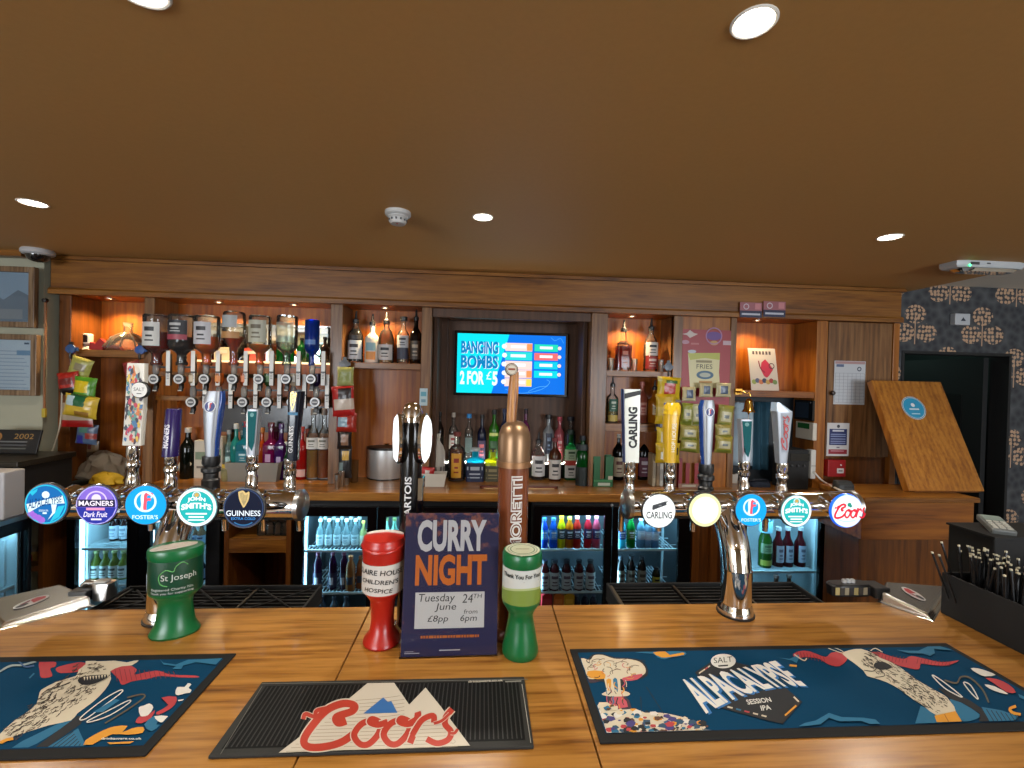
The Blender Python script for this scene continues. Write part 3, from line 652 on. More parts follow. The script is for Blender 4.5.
def d_car(m, T):
    K = C(40, 46, 54, .4)
    m.poly([(-.42, .14), (-.4, .34), (.3, .56), (.52, .58), (.4, .48), (.42, .36), (-.38, .06)], K, T, Z2); m.rect(-.05, .3, .12, .36, C(130, 136, 140), T, Z3)
    m.text('CARLING', 0, -.22, 1.5, .4, K, T, Z3, bold=.02); m.rect(-.3, -.72, .3, -.68, GLOW(230, 236, 220, .8), T, Z2)
def d_plain(m, T): m.disc(0, 0, .78, GLOW(255, 252, 226, 1.25), T, Z1)
COORS = {'C': [(.98, .62), (.88, .5), (.92, .72), (.76, .9), (.5, .8), (.25, .4), (.1, 0.02), (.2, -.18), (.55, -.12), (.82, .08), (1.0, .3)]}
def coors_script(m, T, x, y, w, h, mat, z, wk=1.0):
    """flowing hand lettering C o o r s as broad brush strokes; box x..x+w, y..y+h"""
    cnt = [0]
    def S(pts, ww): cnt[0] += 1; m.ribbon([(x+a*w, y+b*h) for a, b in pts], ww*h*wk, mat, T, z+4e-4*cnt[0], n=6)
    S([(.30, .60), (.25, .56), (.24, .70), (.335, .82), (.35, .95), (.28, 1.0), (.18, .86), (.09, .52), (.035, .2), (.06, .03), (.16, .02), (.27, .12), (.36, .34)], .155)
    S([(.23, .93), (.12, .86), (.10, .72), (.045, .78), (.03, .66)], .085)
    for ox in (.0, .185):
        S([(.47+ox, .62), (.395+ox, .52), (.35+ox, .28), (.385+ox, .07), (.44+ox, .06), (.50+ox, .28), (.515+ox, .52), (.465+ox, .63), (.45+ox, .56), (.50+ox, .50), (.56+ox, .56)], .13)
    S([(.695, .5), (.745, .62), (.75, .74), (.735, .4), (.70, .06)], .13); S([(.715, .25), (.775, .58), (.845, .68), (.85, .52)], .12)
    S([(.965, .82), (.925, .64), (.922, .47), (.958, .30), (.938, .12), (.87, .045), (.805, .15)], .125); S([(.85, .5), (.90, .56), (.95, .72)], .06); S([(.955, .27), (.98, .27), (1.0, .36)], .06)
def d_coors(m, T):
    R = GLOW(235, 36, 60, .9); m.disc(0, 0, .9, GLOW(225, 250, 255, 1.15), T, Z1)
    m.disc(.1, .38, .12, GLOW(20, 150, 130, .9), T, Z2); m.disc(.18, .3, .08, GLOW(20, 150, 130, .9), T, Z3)
    coors_script(m, T, -.98, -.36, 1.95, .8, R, .2)
    m.ribbon([(-.8, -.4), (-.2, -.6), (.5, -.55)], .03, GLOW(130, 190, 220, 1), T, Z2)

def tap(parent, px, py0, py1, Y, w=.033, black=False):
    """chrome ferrule / tap body standing on the rail, with the spout below behind it"""
    x, z, _, h = bb(px-5, py0, px+5, py1, Y); m = MB(); mt = BLACK if black else CHROME; r = w*(.72 if black else .5)
    RZ = RAILZ
    m.lathe([(r*.9, RZ-z), (r, RZ-z+.02), (r, h*.1), (r*.82, h*.16), (r*.82, h*.36), (r*1.06, h*.42), (r*1.06, h*.55), (r*.8, h*.62), (r*1.0, h*.74), (r*.95, h), (0, h)], mt, 20, MX((x, Y, z)))
    m.tube([(x, Y, RZ), (x, Y+.045, RZ-.015), (x, Y+.075, RZ-.05), (x, Y+.078, RZ-.12)], [.012, .012, .011, .009], CHROME, 10)
    return m.build('tap', parent), Vector((x, Y, z+h))
def handle(parent_tap, label, px_pts, Y, d, mat, draw=None, e=6, taper=None, side=None, seg=28):
    """lever: px_pts = list of (y, xl, xr) from bottom to top"""
    secs = []
    for i, (py, xl, xr) in enumerate(px_pts):
        a, b = atY(xl, py, Y), atY(xr, py, Y); dd = d[i] if isinstance(d, (list, tuple)) else d
        secs.append(((a.x+b.x)/2, Y, a.z, (b.x-a.x)/2, dd/2, e))
    o = MB().loft(secs, mat, seg).build('handle', parent_tap, bevel=0); o['label'] = label
    return o, secs
def on_lever(secs, d):
    """(u across -1..1, t up 0..1) -> world on the lever's front face"""
    zs = [s[2] for s in secs]
    def T(p):
        u, t, w = p; z = zs[0]+(zs[-1]-zs[0])*t
        for i in range(len(zs)-1):
            if z <= zs[i+1] or i == len(zs)-2:
                k = (z-zs[i])/(zs[i+1]-zs[i]); break
        A, B = secs[i], secs[i+1]
        return (A[0]+(B[0]-A[0])*k+u*(A[3]+(B[3]-A[3])*k), A[1]-(A[4]+(B[4]-A[4])*k)-.0006-w, z)
    return T

# left font: bent chrome column carrying a rail with five taps
YR = 1.30; RAILZ = 1.33; YH = 1.365
def font_frame(label, colx, coly, x0, x1, rz, group, rail_r=.041):
    o = thing('beer_font', label, 'beer font', (colx, coly, ZC), group=group)
    R = MB(); L_ = lambda v: (v[0]-colx, v[1]-coly, v[2]-ZC)
    pts = [L_((colx, coly, ZC+.012)), L_((colx, coly, ZC+.12)), L_((colx, coly+.002, rz-.17)), L_((colx, coly+.014, rz-.11)), L_((colx, coly+.036, rz-.065)), L_((colx, coly+.062, rz-.025)), L_((colx, YR+.01, rz))]
    R.tube(smooth_pts(pts, 5), .0405, CHROME, 28); R.build('column', o)
    MB().lathe([(.047, 0.004), (.047, .012), (.044, .02), (.041, .03)], CHROME, 32).lathe([(.05, 0), (.05, .005), (.042, .006)], BLACK, 32).build('base_flange', o)
    m = MB(); z = rz-ZC; y = YR-coly
    m.tube([(x0-colx, y, z), (x1-colx, y, z)], rail_r, CHROME, 32); m.build('rail', o)
    for xe, s in ((x0-colx, -1), (x1-colx, 1)): MB().tube([(xe, y, z), (xe+s*.012, y, z), (xe+s*.02, y, z)], [rail_r*1.06, rail_r*1.06, rail_r*.8], STEEL, 28).build('end_cap', o)
    return o
class Sub:      # children given in world coordinates under a font
    pass
def to_font(o, root):
    o.matrix_parent_inverse = Matrix.Translation(-Vector(root.location)); return o
def cups(root, lst):
    for X, Z, r in lst: to_font(MB().lathe([(.03, 0), (.026, .02), (.03, .05), (.036, .07)], CHROME, 20, MX((X, YR-.028, Z), rx=pi/2)).build('badge_mount', root), root)
FONTG = None
A1 = font_frame('chrome bar font with five taps on the left, purple cylinder handle second', atZ(173, 612, ZC).x, 1.232, X_(46, YR, 505), X_(298, YR, 505), RAILZ, None)
A2 = font_frame('chrome bar font with five taps on the right, on a tall bent column', atZ(733.5, 611, ZC).x, 1.226, X_(630, YR, 505), X_(850, YR, 505), RAILZ+.008, None)
YB_ = 1.212
def badges(root, items):
    lst = []
    for px, py, pr, draw, label, fm, rim in items:
        p = atY(px, py, YB_-.02); r = pr*(YB_-.02)/F_PX
        lens(root, p.x, YB_, p.z, r, draw, label, facemat=fm, rim=rim); lst.append((p.x, p.z, r))
    cups(root, lst)
    for ch in root.children:
        if ch.name.startswith('lens_badge'): to_font(ch, root)
badges(A1, [(46.5, 504, 19.8, d_alp, 'round lit badge in blue and turquoise with a slanted white banner', GLOW(10, 110, 185, E_), None),
            (97, 505, 19.5, d_mag, 'round lit purple badge with a white name band', GLOW(90, 80, 205, E_), None),
            (146, 505, 19.5, d_fos, 'round lit cyan badge with a circled red and white letter', GLOW(0, 165, 235, 1.0), None),
            (197, 507, 19.5, d_js, 'round lit teal badge with a white rim', GLOW(24, 180, 180, 1.0), None),
            (244, 508, 20.0, d_gui, 'round dark navy badge with a gold harp', GLOW(8, 20, 52, .6), None)])
badges(A2, [(659, 511, 18.0, d_car, 'round bright white badge with dark lettering', GLOW(250, 255, 252, 1.1), None),
            (705, 510, 18.0, d_plain, 'round glowing pale yellow blank badge', GLOW(240, 246, 170, 1.1), None),
            (751, 510, 17.5, d_fos, 'round lit cyan badge with a circled letter, above the column', GLOW(0, 165, 235, 1.0), None),
            (796, 511, 17.5, d_js, 'round lit teal badge with a white rim, fourth along', GLOW(24, 180, 180, 1.0), None),
            (847, 511, 18.0, d_coors, 'round white badge with a thick blue rim and red script', GLOW(225, 250, 255, 1.1), M('blue_rim', (20, 90, 220), .3, emit=.6))])
WH = C(236, 236, 228, .35); SILV = M('silver_paint', (136, 140, 146), .38, .5)
# ---- left levers
def mk(root, px, py0, py1, black=False): 
    t, top = tap(root, px, py0, py1, YH, black=black); to_font(t, root); return t
# multicoloured oblong lever with round disc
t = mk(A1, 133, 446, 482)
h, s = handle(t, 'oblong lever with a colourful comic print and white disc', [(445, 124, 143), (404, 127, 146), (363, 129, 147)], YH, .018, C(226, 222, 210, .4), e=10)
m = MB(); T = on_lever(s, .04); rnd = random.Random(3)
pal = [C(200, 50, 80), C(230, 190, 70), C(60, 120, 170), C(30, 40, 60), C(230, 220, 200), C(220, 120, 50), C(90, 150, 140), C(60, 40, 60)]
for k in range(120):
    u, tt = rnd.uniform(-.8, .8), rnd.uniform(.04, .95); n = rnd.randint(4, 6); a0 = rnd.uniform(0, 6)
    m.add([(max(-.97, min(.97, u+rnd.uniform(.08, .3)*cos(a0+2*pi*q/n))), min(.99, max(.01, tt+rnd.uniform(.02, .06)*sin(a0+2*pi*q/n))), .0001+.00001*k) for q in range(n)], [tuple(range(n))], pal[k % 8], T)
m.build('print', h)
p = atY(139, 390, YH-.02); m = MB(); r = 7.5*1.34/F_PX
m.lathe([(r*1.08, 0), (r*1.08, .008), (r*.95, .011)], BLACK, 28, MX((p.x, YH-.008, p.z), rx=pi/2)); TT = front(p.x, YH-.0195, p.z)
m.disc(0, 0, r*.95, C(238, 238, 234), TT, 0); m.text('SALT', 0, .002, r*1.3, r*.45, C(40, 44, 50), TT, .0004); m.rect(-r*.3, -r*.5, r*.3, -r*.4, C(60, 64, 70), TT, .0004)
m.build('disc', h)
# purple cylinder
t = mk(A1, 171, 455, 482)
h, s = handle(t, 'purple cylindrical lever with white lettering', [(456, 163, 178), (410, 167, 181), (408.5, 168, 180)], YH, [.044, .042, .038], M('purple', (44, 30, 92), .22), e=2)
def cyl_T(secs):
    zs = secs[0][2], secs[1][2]
    def T(p):
        a, tt, w = p; k = tt; A, B = secs[0], secs[1]; cx = A[0]+(B[0]-A[0])*k; R = A[3]+(B[3]-A[3])*k+.0006+w; Ry = A[4]+(B[4]-A[4])*k+.0006+w
        return (cx+R*sin(a), A[1]-Ry*cos(a), zs[0]+(zs[1]-zs[0])*k)
    return T
m = MB(); m.text('MAGNERS', 0, 0, None, None, C(240, 236, 248), cyl_T(s), .0004, bold=.02, cut=(8, 8), warp=lambda u, v: (.05-(v-.5)*.75-.15, .2+u*.5)); m.build('lettering', h)
# silver paddle on black boot
def foster(root, px, prof, cx, cy, label):
    t = mk(root, px, prof[0][0]-1, prof[0][0]+25, True)
    h, s = handle(t, label, prof, YH, [.024, .026, .03, .03, .024], SILV, e=3.2)
    edge = MB(); 
    E = [(a[0]+a[3]*.9, a[1]+.004, a[2], a[3]*.28, a[4]*.9, 3) for a in s] if cx > 0 else [(a[0]-a[3]*.9, a[1]+.004, a[2], a[3]*.28, a[4]*.9, 3) for a in s]
    edge.loft(E, C(28, 70, 150, .25), 12); edge.build('side_strip', h)
    T = on_lever(s, .04); m = MB(); z0 = cy
    W = s[-2][3]; H = s[-1][2]-s[0][2]; k = W/H
    f = lambda p: T((p[0], p[1]*k+z0, p[2]))
    m.disc(0, 0, .72, C(228, 232, 238), f, .0002); m.disc(0, 0, .62, C(26, 50, 120), f, .0004); m.ribbon([(.2, .45), (-.1, .4), (-.06, 0), (-.16, -.45)], .24, C(220, 225, 235), f, .0006); m.ribbon([(.26, .36), (.06, .32), (.06, -.2)], .16, C(214, 60, 70), f, .0008)
    m.build('emblem', h)
    return t
foster(A1, 211, [(457, 206.5, 216), (440, 205.5, 217), (415, 204.5, 220), (400, 205, 222), (391, 208, 222)], 1, .77, 'silver tapered lever with a round emblem and blue right edge')
# teal and silver lever
def smith(root, px, prof, label):
    t = mk(root, px, prof[0][0]-1, prof[0][0]+23)
    h, s = handle(t, label, prof, YH, .026, SILV, e=8); T = on_lever(s, .03); m = MB()
    m.poly([(-.8, .96), (.75, .96), (.7, .3), (.3, .12), (-.6, .25)], M('lever_teal', (10, 92, 98), .6, spec=.15), T, .0002); m.poly([(-.98, .9), (-.82, .96), (-.62, .25), (-.9, .1)], C(110, 60, 66, .3) if px > 500 else C(226, 230, 232, .3), T, .0003)
    m.poly([(-.62, .35), (-.45, .35), (-.2, .05), (-.5, .05)], C(120, 128, 134, .3), T, .0002)
    m.disc(-.05, .885, .35, C(90, 150, 150), T, .0004, ry=.045); m.build('print', h); return t
smith(A1, 252, [(456, 248, 257), (430, 248.5, 259), (411, 249, 260.5), (409, 249, 260.5)], 'flat silver lever with a teal panel')
# tall dark navy lever, leaning, gold harp
t = mk(A1, 290, 459, 484)
h, s = handle(t, 'tall leaning navy lever with a gold harp', [(460, 288, 298), (430, 289, 300), (400, 289.5, 303), (391, 290, 304)], YH, [.03, .034, .04, .036], M('lever_navy', (10, 20, 38), .2), e=5)
m = MB(); T = on_lever(s, .03); f = lambda p: T((p[0], p[1], p[2]))
m.text('GUINNESS', 0, 0, None, None, C(240, 240, 240), T, .0003, warp=lambda u, v: (-.15-(v-.5)*.8, .12+u*.38)); m.rect(-.8, .66, .8, .70, C(40, 110, 150), T, .0003)
harp(m, lambda p: T((p[0], .855+p[1]*.2, p[2])), -.1, 0, 1.25, M('gold_print', (206, 170, 100), .3, .6), .0004); m.build('print', h)
# ---- right levers
t = mk(A2, 630, 461, 490)
h, s = handle(t, 'white oblong lever with black lettering and a dark slash', [(462, 624, 638), (425, 623.5, 639), (395, 623, 639.5), (389, 623, 639.5)], YH, .024, M('lever_white', (236, 240, 232), .3), e=12)
m = MB(); T = on_lever(s, .03); m.text('CARLING', 0, 0, None, None, C(16, 18, 22), T, .0003, bold=.05, warp=lambda u, v: (.62-v*1.15, .2+u*.56)); m.poly([(-.97, .87), (.97, .93), (.97, .99), (-.97, .94)], C(18, 20, 24), T, .0003); m.build('lettering', h)
q = [(a[0]-a[3]*1.06, a[1], a[2], .0022, a[4]*.98, 6) for a in s]; MB().loft(q, C(30, 50, 100, .3), 8).build('side_strip', h)
t = mk(A2, 670, 461, 490)
h, s = handle(t, 'yellow lever with white upright lettering', [(462, 664, 675), (430, 663.5, 677), (410, 664, 679), (407, 665, 678)], YH, [.034, .04, .046, .04], M('lever_yellow', (222, 178, 34), .3), e=3)
m = MB(); T = on_lever(s, .03); m.text('HOP HOUSE', 0, 0, None, None, C(250, 244, 220), T, .0003, bold=.01, warp=lambda u, v: (.45-(v)*.62, .2+u*.52)); m.build('lettering', h)
m = MB(); a = s[-2]; m.loft([(a[0], a[1], a[2]-.012, a[3]*1.05, a[4]*1.05, 3), (a[0]+.002, a[1], a[2]+.012, a[3]*1.0, a[4]*1.0, 3), (a[0]+.004, a[1], a[2]+.024, a[3]*.7, a[4]*.7, 3)], M('lever_gold', (240, 196, 40), .2), 20).build('cap', h)
foster(A2, 706, [(465, 703, 710), (445, 702, 711.5), (420, 701.5, 713), (407, 701, 714), (400, 703, 713)], -1, .82, 'silver tapered lever with a round emblem and blue left edge')
smith(A2, 744, [(462, 740, 748.5), (440, 739.5, 750), (421, 738.5, 751), (419, 738.5, 751)], 'flat silver lever with a dark teal panel, under the brass bell')
t = mk(A2, 782, 463, 490)
h, s = handle(t, 'silver wedge lever with red upright script', [(463, 777, 785), (440, 775.5, 787), (413, 773.5, 789.5), (411, 773, 789.5)], YH, [.024, .03, .036, .036], SILV, e=8)
a = s[-1]; m = MB(); m.loft([(a[0], a[1], a[2], a[3], a[4], 8), (a[0]-a[3]*.75, a[1], a[2]+.028, a[3]*.2, a[4]*.8, 8)], M('lever_pale', (190, 206, 222), .25, .4), 28).build('top_wedge', h)
T = on_lever(s, .03); m = MB(); m.rect(-.55, .22, .85, .97, C(150, 158, 170, .4), T, .0001); g = MB()
HW_, HL_ = s[-1][3], s[-1][2]-s[0][2]
coors_script(m, lambda p: T(((.013-p[1])/HW_, .25+p[0]/HL_, p[2])), 0, 0, .68*HL_, .028, C(200, 50, 52), .0002); m.build('lettering', h)

# tower with two round lit side lenses
p = atZ(410, 640, ZC); ox, oy = X_(411.5, 1.16, 450), 1.16
o = thing('beer_tower', 'slim black and chrome beer tower with bright oval lenses, behind the curry poster', 'beer tower', (ox, oy, ZC))
ztop = Z_(411, 402, oy)-ZC; r = .0275
m = MB(); m.lathe([(r, 0.012), (r, ztop-.05), (r*.93, ztop-.025), (r*.7, ztop-.008), (r*.35, ztop-.001), (0, ztop)], [BLACKG]*1+[CHROME]*4, 28).build('column', o)
MB().lathe([(.06, 0), (.06, .006), (.04, .014), (r, .02)], CHROME, 28).build('base_flange', o)
MB().box(r*.55, r*1.25, -.018, .018, .02, ztop-.19, CHROME).build('side_channel', o, bevel=.003)
zl = Z_(411, 438, oy)-ZC
for sx, nm in ((-1, 'left'), (1, 'right')):
    Tm = Matrix.Translation((sx*r*.9, -.004, zl)) @ Matrix.Rotation(-radians(4) if sx > 0 else radians(15), 4, 'Z') @ Matrix.Rotation(sx*pi/2, 4, 'Y')
    rr = .064
    e = MB().lathe([(rr*.9, 0), (rr*1.0, .004), (rr*1.0, .01), (rr*.97, .012)], CHROME, 32, Tm).build('lens_rim', o)
    MB().lathe([(rr*.96, .011), (rr*.8, .018), (0, .022)], GLOW(248, 252, 255, 1.6), 32, Tm).build('lens_face', e)
    if sx > 0:
        d = MB(); d.text('ARTOIS', 0, 0, .06, .018, GLOW(230, 90, 100, .8), Tm @ Matrix.Translation((0, 0, .0225)) @ Matrix.Rotation(-pi/2, 4, 'Z')); d.build('lens_print', e)
m = MB(); zt0 = Z_(410, 505, oy)-ZC
def wrap(R, cx=0, cy=0): return lambda p: (cx+(R+p[2])*sin(p[0]), cy-(R+p[2])*cos(p[0]), p[1])
m.text('ARTOIS', 0, 0, None, None, C(236, 238, 240), wrap(r+.0006), 0, bold=.02, cut=(4, 10), warp=lambda u, v: (-.1-(v-.5)*.62, zt0-.02+u*.098))
m.poly([(-.1, zt0-.045), (.05, zt0-.035), (-.1, zt0-.025), (-.25, zt0-.035)], C(230, 232, 236), wrap(r+.0006)); m.build('lettering', o)
# brown domed tower
p = atZ(512, 640, ZC); ox, oy = X_(512.5, 1.15, 520), 1.15
o = thing('beer_tower', 'brown domed beer tower with upright white lettering, behind the green and white tub', 'beer tower', (ox, oy, ZC))
BRZ = M('bronze', (132, 104, 78), .36, .75); BRN = M('brown_gloss', (112, 60, 34), .22, .15, coat=.5); GOLDB = M('bronze_band', (140, 104, 72), .4, .7)
zt = Z_(512, 420, oy)-ZC; zb_ = Z_(512, 460, oy)-ZC; r = .0405; zw = Z_(512, 466, oy)-ZC
MB().lathe([(r*.97, .01), (r*.97, zw)], BRN, 32).build('column', o)
MB().lathe([(r*1.04, zb_), (r*1.04, zt-.052), (r*.98, zt-.034), (r*.82, zt-.016), (r*.5, zt-.004), (0, zt)], BRZ, 32).build('dome', o)
MB().lathe([(r*.98, zw), (r*1.1, zw+.001), (r*1.1, zb_), (r*.98, zb_+.001)], GOLDB, 32).build('band', o)
MB().lathe([(.06, 0), (.06, .008), (.045, .014), (r*.97, .02)], BRN, 28).build('base_flange', o)
zm0, zm1 = Z_(512, 545, oy)-ZC, Z_(512, 474, oy)-ZC
m = MB(); Wr = wrap(r+.0008)
warp = lambda u, v: (.16-(v-.5)*.62, zm0+u*(zm1-zm0))
m.text('MORETTI', 0, 0, None, None, C(240, 238, 232), Wr, 0, bold=.075, cut=(4, 10), warp=lambda u, v: (.16-(v-.5)*.72, zm0-.003+u*(zm1-zm0+.006))); m.text('MORETTI', 0, 0, None, None, C(120, 60, 36), Wr, .0006, bold=-.012, cut=(4, 10), warp=warp); m.build('lettering', o)
hx, hz0, hz1 = 0, zt, Z_(511, 372, oy)-ZC
h = MB().loft([(-.009, 0, hz0-.006, .012, .012, 2.4), (-.009, 0, hz0+.012, .0125, .012, 3), (-.006, 0, hz0+.07, .0135, .011, 3), (-.004, 0, hz1, .011, .010, 3)], wood('lever_wood', (84, 48, 24), (136, 90, 52), (176, 132, 84), 'Z', 3), 18).build('handle', o)
p = atY(511.5, 369.5, oy); m = MB(); Tm = MX((p.x-ox, 0, p.z-ZC), rx=pi/2)
m.lathe([(.0165, -.01), (.0165, .008), (.014, .011)], M('pewter', (120, 112, 100), .4, .6), 28, Tm); T = front(p.x-ox, -.0115, p.z-ZC); m.disc(0, 0, .0138, C(214, 206, 190), T); m.rect(-.009, -.002, .009, .003, C(150, 80, 60), T, .0004); m.ring(0, 0, .0125, .001, C(120, 100, 80), T, .0004)
m.build('disc', h)
# ------------------------------------------------------------------ things on the counter
# charity collecting tubs
def wrapc(R, zk=1.0): return lambda p: ((R+p[2])*sin(p[0]), -(R+p[2])*cos(p[0]), p[1])
# red tub with handwritten label
GREEN = M('tub_green', (8, 112, 58), .3); GREEN_D = M('tub_dark_green', (12, 74, 48), .35); RED = M('tub_red', (196, 34, 22), .3)
p = atZ(382, 641, ZC); Yt = p.y
o = thing('collection_tub', 'red charity collection tub with a handwritten white label, left of the curry poster', 'collection tub', (p.x, Yt, ZC))
zz = lambda py: Z_(383, py, Yt)-ZC
R = .0495
MB().lathe([(.043, 0), (.045, .004), (.043, .012), (.03, .03), (.027, .06), (.03, zz(598)), (.04, zz(592)), (R*.96, zz(588)), (R*.98, zz(556))], RED, 36).build('body', o)
MB().lathe([(R*.98, zz(556)), (R*1.0, zz(553)), (R*1.02, zz(545)), (R*1.04, zz(541)), (R*.98, zz(539)), (R*.97, zz(536)), (0, zz(534.5))], RED, 36).build('lid', o)
m = MB(); m.prism(smooth_pts([(-.044, .012), (0, .022), (.044, .012), (.03, .03), (0, .038), (-.03, .03)], 4, True), .004, C(236, 226, 218), Matrix.Translation((0, 0, zz(536.5)))); m.build('coin_label', o)
MB().tube([((R*1.01)*sin(a), -(R*1.03)*cos(a), zz(541)-.012*cos(a*1.05)) for a in [x/10 for x in range(-13, 14)]], .0035, RED, 8).build('grip_lip', o)
l0, l1 = zz(587), zz(558)
m = MB(); W = wrapc(R+.0004); n = 30
vs = [W((-1.5+3*k/n, z, 0)) for k in range(n+1) for z in (l0, l1)]
m.add(vs, [(2*k, 2*k+2, 2*k+3, 2*k+1) for k in range(n)], C(232, 226, 218), smooth=True)
K = C(24, 22, 24)
def hand(t, zc, h, a0, a1, sk=.12): m.text(t, 0, 0, None, None, K, W, .0012, bold=.012, shear=sk, cut=(30, 1), warp=lambda u, v: (a0+(a1-a0)*u, zc+(v-.5)*h+.002*sin(u*5)))
H = l1-l0
hand('CLAIRE HOUSE', l0+H*.76, H*.17, -1.25, 1.25); hand("CHILDREN'S", l0+H*.46, H*.15, -.95, .95); hand('HOSPICE', l0+H*.18, H*.14, -.75, .65)
m.build('label', o)['label'] = 'handwritten white label'
# green and white tub
p = atZ(520, 652, ZC); Yt = p.y
o = thing('collection_tub', 'green charity tub with a white thank-you label, right of the curry poster', 'collection tub', (p.x, Yt, ZC))
zz = lambda py: Z_(520, py, Yt)-ZC
R = .0455
MB().lathe([(.041, 0), (.043, .006), (.0425, .016), (.036, zz(632)), (.03, zz(618)), (.029, zz(612)), (.036, zz(606)), (R*.97, zz(601)), (R, zz(597)), (R, zz(562))], GREEN, 40).build('body', o)
MB().lathe([(R*1.0, zz(562)), (R*1.03, zz(560)), (R*1.03, zz(553)), (R*.98, zz(550)), (0, zz(549.5))], GREEN, 40).build('lid', o)
m = MB(); T = Matrix.Translation((0, 0, zz(549.5)+.0006)); m.disc(0, 0, R*.9, C(222, 226, 196), T); m.ring(0, 0, R*.78, .0014, C(30, 60, 44), T, .0004); m.ring(0, 0, R*.66, .003, C(120, 140, 110), T, .0004); m.disc(0, 0, R*.5, C(214, 216, 184), T, .0005); m.rect(-.016, -.0015, .016, .0015, C(60, 66, 50), T, .0008); m.build('lid_sticker', o)
l0, l1 = zz(597), zz(563); m = MB(); W = wrapc(R+.0005); n = 36
vs = [W((-1.9+3.8*k/n, z, 0)) for k in range(n+1) for z in (l0, l1)]
m.add(vs, [(2*k, 2*k+2, 2*k+3, 2*k+1) for k in range(n)], C(222, 226, 220), smooth=True); H = l1-l0
for mt, of, zt in ((C(132, 156, 60), 0, .0003), (C(190, 204, 140), .005, .0002)):
    vs = [W((-1.9+3.8*k/n, z, zt)) for k in range(n+1) for z in (l0, l0+H*.36+of+.007*sin(-1.2+2.6*k/n*2))]
    m.add(vs, [(2*k, 2*k+2, 2*k+3, 2*k+1) for k in range(n)], mt, smooth=True)
m.text('Thank You For Your', 0, 0, None, None, C(24, 30, 30), W, .0012, bold=.03, cut=(30, 1), warp=lambda u, v: (-1.15+2.2*u, l0+H*.83+(v-.5)*H*.12)); m.add([W((a, z, .0006)) for a, z in ((0, l0+H*.67), (.9, l0+H*.67), (.9, l0+H*.69), (0, l0+H*.69))], [(0, 1, 2, 3)], C(120, 130, 126))
m.build('label', o)['label'] = 'white label with a leaf-green wave'
# dark green oval tub, facing slightly away to the right
p = atZ(175, 632, ZC); Yt = p.y
o = thing('collection_tub', 'dark green charity tub with a heart outline and white lettering, far left', 'collection tub', (p.x, Yt, ZC), radians(18))
zz = lambda py: Z_(175, py, Yt)-ZC
fx = .74; R = .057
MB().lathe([(.052, 0), (.054, .005), (.05, .012), (.042, .028), (.036, zz(603)), (.038, zz(597)), (.05, zz(592)), (R*.97, zz(590)), (R*.99, zz(588))], GREEN, 40, Matrix.Rotation(0, 4, 'Z'), flat=fx).build('foot', o)
MB().lathe([(R*.96, zz(590)), (R*1.0, zz(587)), (R, zz(556)), (R*.98, zz(553))], GREEN_D, 40, flat=fx).build('body', o)
MB().lathe([(R*1.0, zz(556)), (R*1.03, zz(554)), (R*1.03, zz(548)), (R*.99, zz(546)), (0, zz(545.5))], GREEN, 40, flat=fx).build('lid', o)
m = MB(); m.prism(smooth_pts([(-.046, -.02), (-.01, -.022), (.035, -.004), (.042, .014), (.01, .02), (-.03, .006)], 4, True), .003, C(222, 206, 190), Matrix.Translation((0, -.006, zz(545.5)))); m.build('coin_label', o)
l0, l1 = zz(587), zz(556); H = l1-l0
W = lambda p: ((R+.0006+p[2])*sin(p[0]), -(R+.0006+p[2])*fx*cos(p[0]), p[1])
m = MB(); LG = C(96, 176, 96); WT = C(222, 230, 222)
m.ribbon([W_ for W_ in [(.55, l0+H*.9), (.3, l0+H*1.0), (.12, l0+H*.88), (-.02, l0+H*.7), (-.3, l0+H*.78), (-.55, l0+H*.58), (-.5, l0+H*.34), (-.25, l0+H*.22), (.1, l0+H*.2)]], .06*.07, LG, lambda p: W((p[0], p[1], p[2])), .0002, n=5) if False else None
pts = smooth_pts([(.62, l0+H*.86), (.42, l0+H*.96), (.2, l0+H*.86), (.1, l0+H*.7), (-.16, l0+H*.76), (-.42, l0+H*.58), (-.36, l0+H*.34), (-.1, l0+H*.26)], 5)
m.tube([W((a, z, .0)) for a, z in pts], .0012, LG, 6)
m.text('St Joseph', 0, 0, None, None, WT, W, .001, cut=(16, 1), warp=lambda u, v: (-.34+1.3*u, l0+H*.5+(v-.5)*H*.24))
m.text('Registered Charity No.', 0, 0, None, None, WT, W, .001, cut=(20, 1), warp=lambda u, v: (-.75+1.6*u, l0+H*.15+(v-.5)*H*.1)); m.text('Thank you for supporting', 0, 0, None, None, WT, W, .001, cut=(20, 1), warp=lambda u, v: (-.8+1.65*u, l0-H*.0+(v-.1)*H*.09))
m.build('lettering', o)

# poster in an acrylic stand
a, b = atZ(399, 659, ZC), atZ(498, 656, ZC); wp_ = (b.x-a.x); yp = (a.y+b.y)/2
ht = Z_(450, 512, yp+.045)-ZC
o = thing('poster_stand', 'clear acrylic stand holding the curry night poster on the counter', 'poster stand', ((a.x+b.x)/2, yp, ZC), math.atan2(b.y-a.y, b.x-a.x))
tl = -math.atan2(.045, ht); HT = math.hypot(ht, .045); TT = Matrix.Rotation(tl, 4, 'X'); hw = wp_/2
MB().box(-hw, hw, -.0015, .0, 0.001, HT, ACRYL, TT).box(-hw, hw, .0035, .005, 0.001, HT, ACRYL, TT).box(-hw, hw, .0, .075, 0.0, .002, ACRYL).build('acrylic_holder', o)
m = MB(); pb = bpy.data.materials.new('poster_navy'); pb.use_nodes = True
nt = pb.node_tree; B = nt.nodes['Principled BSDF']; tc = nt.nodes.new('ShaderNodeTexCoord'); nz = nt.nodes.new('ShaderNodeTexNoise'); nz.inputs['Scale'].default_value = 34; nz.inputs['Detail'].default_value = 8; nz.inputs['Roughness'].default_value = .65
